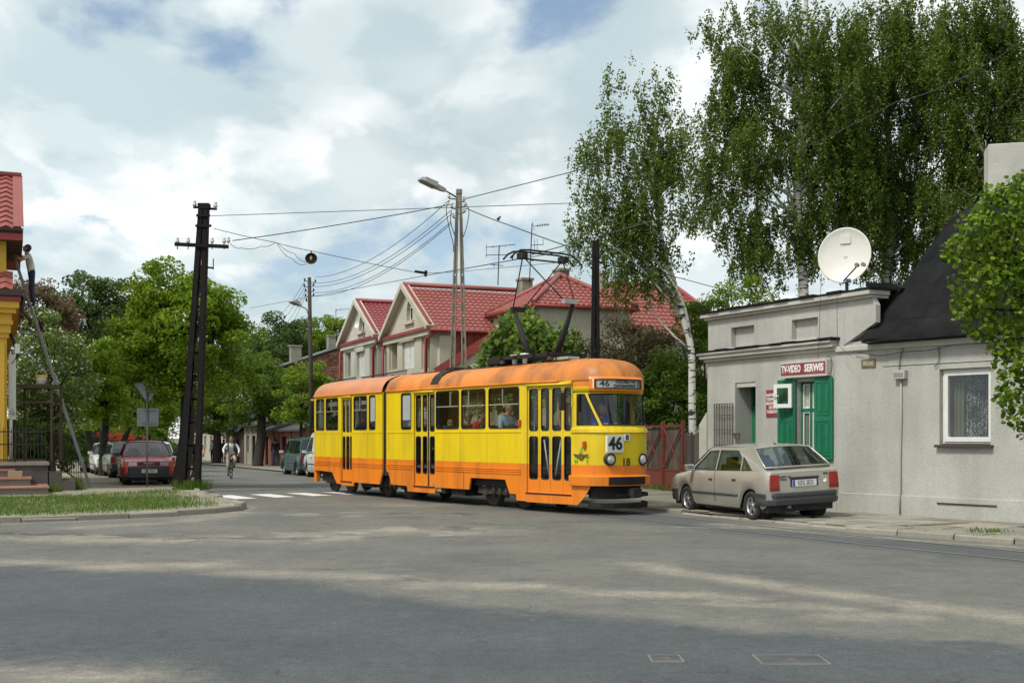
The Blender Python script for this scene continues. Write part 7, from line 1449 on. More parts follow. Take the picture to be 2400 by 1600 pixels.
# ------------------------------------------------------------------ yellow house on the left
C0 = V((-14.42, 33.5, 0)); M_YW = mat('yellow_render', (.58, .36, .045), .88, var=.06, vs=.6, bump=.25, bs=40, dirt=(.42, .25, .04), damt=.35); M_DRK = mat('gutter_brown', (.028, .018, .016), .5)
yh = thing('yellow_house', 'yellow rendered house with red tile roof at the left edge', 'house', C0)
def foot(o, z0, z1, m=0, mb=None, fr=0.0, wl=9.0, dp=9.0):
    mb = mb or MB(); A = C0 + SN * o - SD * (o - fr); B = C0 - SN * wl - SD * (o - fr); C = C0 - SN * wl + SD * dp; D = C0 + SN * o + SD * dp
    P = [q + V((0, 0, z0)) for q in (A, B, C, D)] + [q + V((0, 0, z1)) for q in (A, B, C, D)]; return mb.add(P, [(0, 1, 2, 3), (4, 7, 6, 5), (0, 4, 5, 1), (1, 5, 6, 2), (2, 6, 7, 3), (3, 7, 4, 0)], m)
foot(0, .0, 4.6).obj('ground_floor_wall', M_YW, yh); foot(-.02, 5.9, 7.25).obj('upper_wall', M_YW, yh)
mb = MB()
for z0, z1, o in ((4.42, 4.56, .05), (4.56, 4.80, .10), (4.80, 4.92, .16), (4.92, 5.12, .13), (5.12, 5.26, .24), (5.26, 5.44, .32)): foot(o, z0, z1, 0, mb)
mb.obj('cornice', M_YW, yh, bevel=.02); foot(.36, 5.442, 5.58).obj('fascia', M_TRIM, yh); foot(.42, 5.6, 5.76).obj('gutter', M_DRK, yh); foot(.02, 5.762, 5.9).obj('upper_base', M_YW, yh)
e0 = C0 + SN * .16 - SD * .38 + V((0, 0, 5.80)); tile_roof(e0 - SN * 8, SN, SD * .5 + V((0, 0, .62)), 8.0, .70, .30, .24, M_TILE, 'lower_tile_roof', yh)
for a, b in (((.10, 0), (.0, -.0)),):
    mb = MB(); mb.tube([C0 + SN * .45 - SD * .2 + V((0, 0, 5.62)), C0 + SN * .40 - SD * .1 + V((0, 0, 5.2)), C0 + SN * .62 + V((0, 0, 4.95)), C0 + SN * .60 + SD * .1 + V((0, 0, 4.85))], .055, 8); mb.tube([C0 + SN * .10 + SD * .3 + V((0, 0, 4.6)), C0 + SN * .30 + SD * .3 + V((0, 0, 4.0)), C0 + SN * .12 + SD * .3 + V((0, 0, 3.7))], .055, 8); mb.obj('downpipe', M_DRK, yh)
# panelled pilaster on the corner
mb = MB(); fr_ = Wall(tuple((C0 - SN * 4)[:2]), tuple(C0[:2])); fbox(mb, fr_, 3.45, 3.95, .9, 4.3, -.05, .0); fbox(mb, fr_, 2.2, 3.2, 3.9, 4.2, -.04, .0); mb.obj('pilaster', M_YW, yh, bevel=.02)
ev = C0 + SN * .42 - SD * .36 + V((0, 0, 7.52)); sl_d = SD * .86 + V((0, 0, .51)); tile_roof(ev - SN * 8.5, SN, sl_d, 8.25, 4.3, .31, .40, M_TILE, 'tile_roof', yh, hgt=.05)
mb = MB(); a = ev - SN * .26 + V((0, 0, .05)); mb.add([a, a + SN * .28, a + SN * .28 + sl_d * 4.3, a + sl_d * 4.3, a + SN * .28 - V((0, 0, .28)), a + SN * .28 + sl_d * 4.3 - V((0, 0, .28))], [(0, 1, 2, 3), (1, 4, 5, 2)]); mb.obj('verge_flashing', M_TILE, yh)
mb = MB(); mb.tube([ev - SN * 8.5 + V((0, 0, -.08)), ev + V((0, 0, -.08))], .085, 8); mb.obj('gutter', M_DRK, yh)
mb = MB(); b = ev - V((0, 0, .12)); mb.beam(b - SN * 8.5 - V((0, 0, .12)), b - V((0, 0, .12)), .06, .22); mb.obj('fascia', M_TRIM, yh)
mb = MB(); a = ev - V((0, 0, .34)); mb.add([a - SN * 8.5, a, a + SD * 4.5, a - SN * 8.5 + SD * 4.5], [(0, 1, 2, 3)]); mb.obj('soffit', mat('dark_soffit', (.05, .03, .025), .8), yh)
mb = MB(); a = ev + sl_d * 4.3; mb.add([a - SN * 8.5, a + SN * .02, a + SD * 4 - V((0, 0, 2.4)), a - SN * 8.5 + SD * 4 - V((0, 0, 2.4))], [(0, 1, 2, 3)]); mb.tube([a - SN * 8.5 + V((0, 0, .06)), a + V((0, 0, .06))], .09, 8); mb.obj('rear_roof', M_TILE, yh)
# lightbox, flood lamp, platform, steps, railings
sb_ = thing('lightbox_sign', 'tall narrow white lightbox sign on the yellow house wall', 'sign', C0 + SN * .12 + SD * .4 + V((0, 0, 2.1)))
WBs = Wall(tuple(C0[:2]), tuple((C0 + SD * 5)[:2])); O_ = lambda u, v, w: C0 + SD * u + SN * (-w) + V((0, 0, v))
mb = MB(); fbox(mb, O_, .25, 1.0, 2.1, 3.98, -.24, -.04); mb.obj('case', mat('lightbox', (.56, .57, .55), .4, var=.05), sb_, bevel=.01)
mb = MB(); c = O_(.245, 2.32, -.14); mb.tube([c + SN * .07 - V((0, 0, .08)), c + V((0, 0, .10)), c - SN * .07 - V((0, 0, .08)), c + SN * .07 - V((0, 0, .08))], .006, 5); mb.lathe([(.025, 0), (.035, 0)], c - V((0, 0, .03)), tuple(-SD), 12); mb.obj('emblem', M_CABLE, sb_)
mb = MB(); mb.tube([O_(.3, 2.1, -.1), O_(.3, .9, -.1)], .05, 8); mb.obj('white_pipe', M_WHITEP, sb_)
fl_ = thing('flood_lamp', 'small white wall lamp above the lightbox sign', 'lamp', O_(.3, 4.05, -.1)); mb = MB(); fbox(mb, O_, .2, .5, 4.0, 4.28, -.34, -.2); mb.obj('housing', M_WHITEP, fl_, bevel=.02); mb = MB(); mb.beam(O_(.35, 4.1, -.2), O_(.35, 4.1, 0), .04, .04); mb.obj('arm', M_CABLE, fl_)
M_STEP = mat('step_tile', (.31, .13, .10), .7, var=.12, dirt=(.32, .26, .2), damt=.5); M_RIS = mat('step_riser', (.16, .14, .12), .8, var=.15)
M_PLAT = mat('platform_grey', (.075, .068, .06), .85, var=.2, dirt=(.13, .11, .09), damt=.5)
st_ = thing('entrance_steps', 'brown tiled entrance steps in front of the yellow house', 'steps', (-14.2, 31.6, .08))
for k, (xr, Zf, zt_) in enumerate(((113, 31.2, .28), (72, 31.9, .49), (33, 32.5, .70))):
    X1 = (xr - 1200) / FPX * Zf; A = V((X1, Zf, 0)); P = [A, A - SN * 6, A - SN * 6 + SD * 2.2, A + SD * 2.2]; mb = MB(); mb.add([q + V((0, 0, .05)) for q in P] + [q + V((0, 0, zt_ - .04)) for q in P], [(0, 1, 5, 4), (1, 2, 6, 5), (2, 3, 7, 6), (3, 0, 4, 7), (4, 5, 6, 7)]); mb.obj('riser', M_RIS, st_)
    P2 = [A + SN * .03 - SD * .03, A - SN * 6 - SD * .03, A - SN * 6 + SD * 2.2, A + SN * .03 + SD * 2.2]; mb = MB(); mb.add([q + V((0, 0, zt_ - .038)) for q in P2] + [q + V((0, 0, zt_)) for q in P2], [(4, 5, 6, 7), (0, 1, 5, 4), (3, 0, 4, 7)]); mb.obj('tread', M_STEP, st_)
mb = MB(); p = at(36, 1121, 32.2); mb.box((p.x, p.y, .49 + .09), (.36, .2, .18), Matrix.Rotation(.3, 3, 'Z')); tag(mb.obj('paving_block', mat('tan_block', (.32, .24, .15), .9, var=.2)), 'loose tan block left on the brown steps', 'block')
pf_ = thing('terrace_platform', 'dark terrace base with pale coping beside the yellow house', 'platform', C0 + SN * .7)
A = V((-1088 / FPX * 33.3, 33.3, 0)); foot2 = lambda A, w, l, z0, z1: [q + V((0, 0, z)) for z in (z0, z1) for q in (A, A - SN * w, A - SN * w + SD * l, A + SD * l)]
QF = [(0, 1, 5, 4), (1, 2, 6, 5), (2, 3, 7, 6), (3, 0, 4, 7), (4, 5, 6, 7)]
mb = MB(); mb.add(foot2(A, 3.0, 4.5, .05, .80), QF); mb.obj('base', M_PLAT, pf_); mb = MB(); mb.add(foot2(A + SN * .04 - SD * .04, 3.0, 4.5, .802, .88), QF); mb.obj('coping', mat('coping_pale', (.27, .22, .18), .85, var=.15), pf_)
for k in range(2): mb = MB(); B_ = A + SN * (.02 + .36 * (k + 1)); mb.add(foot2(B_, .35, 1.6, .05, .60 - .24 * k), QF); mb.obj('side_step', M_PLAT, pf_)
def bars(p, q, z0a, z1a, z0b, z1b, n, label, name='iron_railing'):
    t = thing(name, label, 'railing', (p + q) / 2 + V((0, 0, min(z0a, z0b)))); 
    for za, zb_ in ((z0a, z0b), (z1a, z1b), (z0a * .45 + z1a * .55, z0b * .45 + z1b * .55)): mb = MB(); mb.beam(p + V((0, 0, za)), q + V((0, 0, zb_)), .025, .035); mb.obj('rail', M_IRONB, t)
    for k in range(n + 1):
        f = k / n; a = p.lerp(q, f); mb = MB(); mb.beam(a + V((0, 0, z0a + (z0b - z0a) * f - .04)), a + V((0, 0, z1a + (z1b - z1a) * f + (.12 if k % 5 else .3))), .016, .016); mb.obj('bar', M_IRONB, t)
    return t
bars(A - SN * 1.25 + SD * .1, A - SN * .05 + SD * .1, .96, 1.75, .96, 1.75, 12, 'black iron railing on the dark terrace under the trestle')
bars(at(122, 1082, 35.4) * 1, V((at(191, 1137, 35.4).x, 36.4, 0)), 0, 0, 0, 0, 1, 'tmp') if False else None
pA = V(((124 - 1200) / FPX * 35.0, 35.0, 0)); pB = V(((192 - 1200) / FPX * 37.4, 37.4, 0)); bars(pA, pB, .86, 1.72, .12, 1.42, 16, 'black stair railing sloping down beside the ladder')
bars(A - SN * .1 + SD * 4.2, A - SN * .1 + SD * 9, .2, 1.4, .2, 1.4, 18, 'dark garden fence running back behind the terrace', 'garden_fence')
# trestle with paint bucket
tr_ = thing('trestle', 'rough wooden trestle scaffold standing on the dark terrace', 'trestle', A - SN * .6 + SD * .8 + V((0, 0, .88))); M_OLDW = mat('old_wood', (.085, .06, .042), .9, var=.3, bump=.4)
for x in (35, 121):
    for dz in (0, .7): p = V(((x - 1200) / FPX * 34.4, 34.4 + dz, 0)) - SD * 0; mb = MB(); mb.beam(p + V((0, 0, .88)), p + V((0, 0, 3.08)), .06, .06); mb.obj('leg', M_OLDW, tr_)
for z, hh in ((3.06, .05), (2.62, .045)):
    for dz in (0, .7): mb = MB(); mb.beam(V(((30 - 1200) / FPX * 34.36, 34.36 + dz, z)), V(((126 - 1200) / FPX * 34.36, 34.36 + dz, z)), .05, hh); mb.obj('rail', M_OLDW, tr_)
for k in range(3): mb = MB(); mb.beam(V(((38 - 1200) / FPX * 34.4, 34.45 + .25 * k, 3.12)), V(((122 - 1200) / FPX * 34.4, 34.45 + .25 * k, 3.12)), .22, .04); mb.obj('plank', M_OLDW, tr_)
p = V(((97 - 1200) / FPX * 34.5, 34.5, 3.14)); bk_ = thing('paint_bucket', 'pale plastic paint bucket with yellow rim on the trestle', 'bucket', p)
mb = MB(); mb.lathe([(0, 0), (.13, 0), (.155, .20)], (0, 0, 0), (0, 0, 1), 18); mb.obj('tub', mat('bucket_white', (.58, .56, .52), .5), bk_, world=False); mb = MB(); mb.lathe([(.157, .20), (.165, .21), (.168, .27), (.15, .275), (0, .265)], (0, 0, 0), (0, 0, 1), 18); mb.obj('rim', mat('bucket_yellow', (.6, .42, .08), .5), bk_, world=False)
mb = MB(); mb.tube([(.16 * cos(a), 0, .26 + .17 * sin(a)) for a in np.linspace(0, pi, 11)], .008, 6); mb.obj('handle', M_WHITEP, bk_, world=False)
# ladder and painter
LB = gnd(211, 1141, .085); LTp = V((-15.32, 36.1, 0)); LTp.z = at(25, 600, 36.1).z
la = thing('ladder', 'long aluminium ladder leaning on the yellow house gutter', 'ladder', LB); M_LAD = mat('ladder_aluminium', (.33, .35, .37), .45, .5, var=.12)
for s_ in (-1, 1): mb = MB(); mb.beam(LB + SD * .2 * s_, LTp + SD * .17 * s_, .03, .07); mb.obj('side_rail', M_LAD, la)
for k in range(1, 28): c = LB.lerp(LTp, k / 28); mb = MB(); mb.tube([c - SD * .2, c + SD * .2], .014, 6); mb.obj('rung', M_LAD, la)
t_ = .775; lp_ = LB.lerp(LTp, t_) + SN * .06; person('painter in white shirt and dark blue trousers standing on the ladder', lp_ + V((0, 0, .02)), atan2(-.395, -.919) - pi / 2, dict(pelvis=(0, .04, .94), chest=(0, .10, 1.30), neck=(0, .16, 1.49), head=(0, .18, 1.58), shL=(-.18, .11, 1.41), shR=(.18, .11, 1.41), hipL=(-.09, .04, .90), hipR=(.09, .04, .90), elR=(.25, .34, 1.44), wrR=(.15, .46, 1.66), elL=(-.22, .36, 1.28), wrL=(-.12, .50, 1.50), knL=(-.10, .06, .52), toL=(-.11, .14, .03)), cloth('painterwhite', (.58, .55, .50)), cloth('painterblue', (.018, .026, .065)), sleeve=False, hair=HAIRD, face=(.1, .9, .45), scale=1.10)
# ------------------------------------------------------------------ sign post
SP_ = gnd(345, 1139, .085); sp = thing('sign_post', 'back of a yield sign and a square plate on a grey post', 'road sign', SP_); M_SIGB = mat('sign_back', (.26, .30, .32), .5, .3, var=.1); M_GALV = mat('post_grey', (.25, .27, .28), .5, .4, var=.2, dirt=(.22, .10, .05), dsc=1.5, damt=.7, streak=True)
zp = lambda y: CAMH + (HOR - y) / FPX * SP_.y
mb = MB(); mb.cyl(SP_ - V((0, 0, .1)), (SP_.x, SP_.y, zp(893)), .032, None, 10); mb.obj('post', M_GALV, sp)
fm = lambda u, v, w: V((SP_.x + u, SP_.y + .05 + w + u * .12, v)); mb = MB(); mb.slab([(0, zp(945)), (.44, zp(896)), (-.44, zp(896))], [], fm, 0, .02); mb.obj('yield_plate', M_SIGB, sp); mb = MB(); mb.slab(rect(-.33, .33, zp(998), zp(956)), [], fm, 0, .02); pl2 = mb.obj('square_plate', M_SIGB, sp)
for z in (zp(962), zp(992), zp(912)): mb = MB(); mb.box((SP_.x, SP_.y + .03, z), (.5 if z < zp(950) else .3, .03, .035)); mb.obj('bracket', M_GALV, sp)
# ------------------------------------------------------------------ poles
M_STEEL = mat('painted_steel_black', (.009, .008, .0075), .85, var=.3, vs=3, dirt=(.026, .019, .014), damt=.5, streak=True, spec=.25)
M_PORC = mat('insulator_white', (.62, .63, .60), .3, var=.1)
def insul(p, parent, up=(0, 0, 1), s=1.0):
    mb = MB(); mb.lathe([(.0, .0), (.03 * s, 0), (.03 * s, .03 * s), (.055 * s, .04 * s), (.06 * s, .09 * s), (.035 * s, .12 * s), (.05 * s, .14 * s), (.04 * s, .18 * s), (0, .19 * s)], p, up, 12); return mb.obj('insulator', M_PORC, parent)
def lattice_pole(label, Z, base, top, ztop, arms, foot_w=(.10, .16)):
    """two channel legs meeting at the top with lacing between"""
    g = gz(Z); X = lambda x: (x - 1200) / FPX * Z; t = thing('lattice_pole', label, 'pole', (X(sum(base) / 4), Z, g))
    for i, s_ in ((0, -1), (1, 1)):
        b0, b1 = X(base[2 * i]), X(base[2 * i + 1]); t0, t1 = X(top[2 * i]), X(top[2 * i + 1]); mb = MB()
        for yy, th in ((-.10, .015), (.10, .015), (0, .0)):
            if th: mb.add([(b0, Z + yy - th, g - .1), (b1, Z + yy - th, g - .1), (t1, Z + yy - th, ztop), (t0, Z + yy - th, ztop), (b0, Z + yy + th, g - .1), (b1, Z + yy + th, g - .1), (t1, Z + yy + th, ztop), (t0, Z + yy + th, ztop)], [(0, 1, 2, 3), (4, 7, 6, 5), (0, 3, 7, 4), (1, 5, 6, 2), (3, 2, 6, 7)])
        e0, e1 = (b0, t0) if i == 0 else (b1, t1); mb.add([(e0, Z - .1, g - .1), (e0, Z + .1, g - .1), (e1, Z + .1, ztop), (e1, Z - .1, ztop), (e0 - s_ * -.012, Z - .1, g - .1), (e0 - s_ * -.012, Z + .1, g - .1), (e1 - s_ * -.012, Z + .1, ztop), (e1 - s_ * -.012, Z - .1, ztop)], [(0, 1, 2, 3), (4, 7, 6, 5), (0, 3, 7, 4), (1, 5, 6, 2)]); mb.obj('leg', M_STEEL, t)
    n = 12
    for k in range(n):
        f0, f1 = k / n, (k + 1) / n; lx = lambda f: X(base[1] + (top[1] - base[1]) * f); rx = lambda f: X(base[2] + (top[2] - base[2]) * f); zz_ = lambda f: g + (ztop - g) * f * .97
        p, q = ((lx(f0), Z - .08, zz_(f0)), (rx(f1), Z - .08, zz_(f1))) if k % 2 == 0 else ((rx(f0), Z - .08, zz_(f0)), (lx(f1), Z - .08, zz_(f1))); mb = MB(); mb.beam(p, q, .012, .05); mb.obj('lacing_bar', M_STEEL, t)
        mb = MB(); mb.beam((lx(f1), Z + .08, zz_(f1)), (rx(f1), Z + .08, zz_(f1)), .012, .06); mb.obj('batten', M_STEEL, t)
    return t, X, (lambda y: CAMH + (HOR - y) / FPX * Z)
ZP = gnd(444, 1153).y; pole1, X1, zq = lattice_pole('tall black steel lattice pole with crossarm and white insulators on the grass corner', ZP, (418, 433, 456, 468), (468, 478, 479, 489), CAMH + (HOR - 480) / FPX * ZP, None)
mb = MB(); mb.box((X1(478.5), ZP, zq(484)), (X1(489) - X1(468) + .06, .26, .16)); mb.obj('cap', M_STEEL, pole1)
mb = MB(); mb.beam((X1(413), ZP - .14, zq(574)), (X1(538), ZP - .14, zq(580)), .09, .10); arm = mb.obj('crossarm', M_STEEL, pole1)
for x in (419, 444, 500, 528): insul((X1(x), ZP - .14, zq(573)), arm); mb = MB(); mb.cyl((X1(x), ZP - .14, zq(586)), (X1(x), ZP - .14, zq(574)), .015, None, 6); mb.obj('pin', M_STEEL, arm)
insul((X1(538), ZP - .14, zq(572)), arm)
mb = MB(); mb.beam((X1(453), ZP, zq(486)), (X1(470), ZP, zq(486)), .06, .06); mb.beam((X1(488), ZP, zq(489)), (X1(508), ZP, zq(490)), .06, .06); ar2 = mb.obj('top_bracket', M_STEEL, pole1); insul((X1(456), ZP, zq(486)), ar2, s=1.1); insul((X1(505), ZP, zq(489)), ar2, s=1.1)
for y, a, b in ((507, 463, 495), (531, 461, 498)): mb = MB(); mb.beam((X1(a), ZP - .13, zq(y)), (X1(b), ZP - .13, zq(y)), .05, .07); mb.obj('clamp', M_STEEL, pole1)
mb = MB(); mb.beam((X1(478), ZP, zq(626)), (X1(500), ZP, zq(628)), .05, .05); mb.cyl((X1(500), ZP, zq(632)), (X1(500), ZP, zq(606)), .015, None, 6); mb.obj('side_hook', M_STEEL, pole1)
ZP2 = 30.0; pole2, X2, zq2 = lattice_pole('black steel tram pole standing right of the pantograph', ZP2, (1381, 1389, 1397, 1405), (1389.5, 1396, 1397, 1403), CAMH + (HOR - 566) / FPX * ZP2, None)
mb = MB(); mb.box((X2(1396.5), ZP2, zq2(585)), (.17, .24, .42)); mb.obj('cap', M_STEEL, pole2)
# concrete twin-leg pole with street lamp
ZC = 36.0; XC = lambda x: (x - 1200) / FPX * ZC; zc_ = lambda y: CAMH + (HOR - y) / FPX * ZC; gC = gz(ZC)
cp = thing('concrete_pole', 'slotted twin leg concrete pole with street lamp rising behind the tram', 'pole', (XC(1075), ZC, gC))
M_PCON = mat('pole_concrete', (.22, .195, .15), .9, var=.2, vs=2, bump=.5, bs=25, dirt=(.11, .095, .075), damt=.6, streak=True)
yb_ = 1022 + FPX * (CAMH - gC) / ZC
for (t0, t1), (b0, b1) in (((1069.5, 1075.5), (1043, 1061)), ((1076, 1082), (1086, 1103))):
    mb = MB(); n = 22
    for side_ in (0, 1):
        a0, a1 = (t0, b0) if side_ == 0 else (t1, b1); w = .045; sg = 1 if side_ == 0 else -1
        mb.add([(XC(a1), ZC - .13, gC), (XC(a1) + sg * w, ZC - .13, gC), (XC(a0) + sg * w, ZC - .09, zc_(449)), (XC(a0), ZC - .09, zc_(449)), (XC(a1), ZC + .13, gC), (XC(a1) + sg * w, ZC + .13, gC), (XC(a0) + sg * w, ZC + .09, zc_(449)), (XC(a0), ZC + .09, zc_(449))], [(0, 1, 2, 3), (4, 7, 6, 5), (0, 3, 7, 4), (1, 5, 6, 2), (3, 2, 6, 7)])
    for k in range(n):
        f = (k + .5) / n; xa, xb = b0 + (t0 - b0) * f, b1 + (t1 - b1) * f; z = gC + (zc_(449) - gC) * f; hgt_ = .22 if f < .72 else .42; mb.box(((XC(xa) + XC(xb)) / 2, ZC, z), (abs(XC(xb) - XC(xa)), .16, hgt_))
    mb.obj('leg', M_PCON, cp)
mb = MB(); mb.box((XC(1076), ZC, zc_(450)), (XC(1083) - XC(1069), .22, .16)); mb.obj('cap', M_PCON, cp, bevel=.03)
def street_lamp(parent, pole_pt, tail, tip, arm_pts, wd=.26):
    mb = MB(); mb.tube(arm_pts, .025, 8); mb.obj('lamp_arm', mat('arm_grey', (.12, .12, .12), .5, .4), parent)
    tail, tip = V(tail), V(tip); d = (tip - tail).normalized(); l = (tip - tail).length; r = d.cross(V((0, 0, 1))).normalized(); u = r.cross(d); mb = MB(); rows = []
    for f, w, ht, hb in ((0, .05, .04, .04), (.12, .07, .06, .06), (.36, .08, .07, .07), (.40, wd * .5, .10, .06), (.85, wd * .5, .09, .05), (1, wd * .35, .03, .03)):
        c = tail + d * l * f; rows.append([c + r * w * a + u * (ht if b > 0 else -hb) for a, b in ((-1, -1), (-1, .4), (-.6, 1), (.6, 1), (1, .4), (1, -1))])
    mb.grid(rows, closed=True, sm=False); mb.add(rows[-1], [tuple(range(6))]); mb.add(rows[0], [tuple(range(6))]); h = mb.obj('lamp_head', mat('lamp_grey', (.40, .41, .40), .5, var=.08), parent)
    mb = MB(); a, b = tail + d * l * .42 - u * .062, tail + d * l * .93 - u * .055; mb.add([a - r * wd * .42, a + r * wd * .42, b + r * wd * .40, b - r * wd * .40], [(0, 1, 2, 3)]); mb.obj('lamp_glass', mat('lamp_glass', (.16, .16, .12), .25), h)
P_ = lambda x, y, dz=0.0: at(x, y, ZC + dz)
street_lamp(cp, None, P_(1044, 447, -.5), P_(983, 419, -1.0), [P_(1072, 464), P_(1058, 455, -.25), P_(1042, 446, -.5)], .34)
for i, (x, y) in enumerate(((1052, 465), (1058, 488), (1088, 472), (1090, 484), (1089, 498), (1062, 510))): mb = MB(); mb.beam(P_(1075, y + 3), P_(x, y), .03, .03); mb.obj('bracket', M_STEEL, cp); insul(P_(x, y), cp, s=.8)
for pts in (((1054, 470), (1046, 490), (1052, 530), (1062, 570), (1063, 590)), ((1091, 475), (1099, 495), (1094, 530), (1086, 555)), ((1058, 492), (1056, 520), (1065, 550))): mb = MB(); mb.tube(smooth_path([tuple(P_(x, y, -.15)) for x, y in pts], 5), .013, 5); mb.obj('loop_cable', M_CABLE, cp)
# far wooden pole with lamp
ZW = 56.0; XW = lambda x: (x - 1200) / FPX * ZW; zw = lambda y: CAMH + (HOR - y) / FPX * ZW
wp = thing('wooden_pole', 'dark wooden pole with street lamp and insulators far down the street', 'pole', (XW(729), ZW, gz(ZW))); mb = MB(); mb.tube([(XW(732), ZW, gz(ZW)), (XW(725), ZW, zw(650))], [.13, .085], 12); mb.obj('shaft', mat('pole_wood', (.05, .042, .035), .9, var=.25, bump=.4), wp)
for x, y in ((714, 656), (739, 659), (713, 669), (735, 668), (716, 680), (735, 680), (716, 692), (735, 691), (718, 703)): p = at(x, y, ZW); mb = MB(); mb.beam((XW(726), ZW, p.z - .08), p - V((0, 0, .05)), .03, .03); mb.obj('hook', M_STEEL, wp); insul(p - V((0, 0, .06)), wp, s=.8).data.materials[0] = mat('insulator_dark', (.05, .045, .04), .4)
Pw = lambda x, y, dz=0.0: at(x, y, ZW + dz); street_lamp(wp, None, Pw(706, 717, -.8), Pw(682, 705, -1.4), [Pw(726, 770), Pw(725, 742, -.1), Pw(718, 724, -.4), Pw(705, 717, -.8)], .4)
# ------------------------------------------------------------------ overhead wires
def wire(label, pts, r=.011, sag=0.0, name='overhead_wire'):
    P = []
    for (a, b) in zip(pts, pts[1:]):
        a, b = V(a), V(b)
        for k in range(12): f = k / 12; P.append(a.lerp(b, f) - V((0, 0, sag * 4 * f * (1 - f))))
    P.append(V(pts[-1])); mb = MB(); mb.tube(P, r, 5); return tag(mb.obj(name, M_CABLE), label, 'wire', 'overhead wires')
A_ = lambda x, y, Z: at(x, y, Z)
wire('thin top wire from the black lattice pole to the birches', [A_(494, 506, ZP - .1), A_(1350, 476, 33), A_(1560, 470, 34)], .010)
wire('dark cable from the crossarm rising to the concrete pole', [A_(545, 564, ZP - .2), A_(1064, 478, ZC - .2)], .014, .05)
wire('dark cable rising from the concrete pole up to the right', [A_(1090, 466, ZC), A_(1400, 388, 34), A_(1640, 330, 33)], .014)
wire('span wire carrying the hanging lamp', [A_(500, 535, ZP - .15), A_(645, 568, 36.5), A_(730, 588, 37), A_(995, 642, 38.2)], .010, .02)
wire('slack pair cable looping below the crossarm wire', [A_(540, 571, ZP - .15), A_(566, 581, 35), A_(612, 577, 36), A_(645, 568, 36.5)], .009, .06)
wire('loose cable hanging down to the lamp', [A_(648, 569, 36.5), A_(685, 606, 36.9), A_(718, 618, 37)], .008, .1)
wire('second loose cable hanging down to the lamp', [A_(650, 569, 36.5), A_(690, 594, 36.9), A_(717, 614, 37)], .008, .06)
for k, (y0, y1, x1, y2) in enumerate(((650, 480, 1052, 470), (664, 500, 1056, 494), (672, 510, 1060, 500), (686, 525, 1057, 520), (694, 530, 1058, 524))):
    wire(('topmost', 'second', 'third', 'fourth', 'lowest')[k] + ' of the five wires fanning from the wooden pole to the concrete pole', [A_(738, y0, ZW), A_(x1, y2, ZC)], .011, .55)
for k, (x, y) in enumerate(((660, 735), (672, 740), (684, 745), (694, 750))): wire(('first', 'second', 'third', 'fourth')[k] + ' from the left of the wires dropping from the wooden pole into the trees', [A_(715, 658 + 12 * k, ZW), A_(x - 20, y + 20, 72)], .010, .2)
wire('thick span wire from the concrete pole down to the right tram pole', [A_(1092, 488, ZC), A_(1200, 530, 34), A_(1394, 598, ZP2 + .1)], .015, .02)
wire('contact wire running from the far street over the tram roof', [A_(585, 722, 70), A_(985, 648, 39), A_(1200, 610, 28.5), A_(1270, 590, 26.65), A_(1380, 560, 24.0), A_(1700, 470, 19)], .011)
wire('pull off wire from the contact line to the right tram pole', [A_(1000, 645, 38.2), A_(1175, 614, 33), A_(1392, 578, ZP2 - .1)], .011)
wire('faint span wire behind the pantograph', [A_(998, 640, 38.5), A_(1060, 638, 38), A_(1300, 616, 35), A_(1392, 604, 32)], .008)
wire('span wire leaving the right tram pole towards the birches', [A_(1400, 600, ZP2), A_(1595, 652, 33), A_(1700, 680, 35)], .011)
wire('dark cable crossing the birch crowns at the upper right', [A_(1400, 388, 34), A_(1640, 430, 36), A_(2100, 240, 30), A_(2420, 80, 24)], .012, .2)
si = thing('line_insulator', 'black bar insulator on the contact wire above the red roof', 'insulator', A_(985, 640, 38.4)); mb = MB(); mb.beam(A_(972, 636, 38.4), A_(998, 640, 38.4), .06, .08); mb.obj('bar', M_STEEL, si); mb = MB(); mb.beam(A_(999, 634, 38.4), A_(997, 648, 38.4), .07, .09); mb.obj('clamp', M_STEEL, si)
bd = A_(1168, 513, 35.2); mb = MB(); mb.ell(bd, (.05, .08, .05)); mb.ell(bd + V((.05, 0, .06)), (.03, .03, .03)); mb.add([bd + V((-.04, 0, 0)), bd + V((-.14, .02, -.05)), bd + V((-.14, -.02, -.05))], [(0, 1, 2)]); tag(mb.obj('bird', M_CABLE), 'small dark bird perched on the thick span wire', 'bird')
hl_ = thing('hanging_lamp', 'rusty round lamp hanging from the span wire between the poles', 'lamp', A_(729, 604, 37)); c = A_(729, 605, 37); ax = V((.25, -.85, -.45)).normalized()
mb = MB(); mb.lathe([(0, -.16), (.07, -.155), (.15, -.10), (.18, .0), (.19, .03)], c, ax, 24); mb.obj('shade', mat('lamp_enamel', (.45, .45, .42), .5, var=.1), hl_); mb = MB(); mb.lathe([(0, -.13), (.1, -.10), (.16, .0), (.187, .03)], c, ax, 24); mb.obj('reflector', mat('rust_inside', (.10, .05, .02), .6, var=.3), hl_)
mb = MB(); mb.tube([c - ax * .1 + V((0, 0, .08)), A_(730, 588, 37)], .02, 6); mb.obj('hanger', M_STEEL, hl_); mb = MB(); mb.ell(c - ax * .03, (.05, .05, .07)); mb.obj('bulb', M_PORC, hl_)
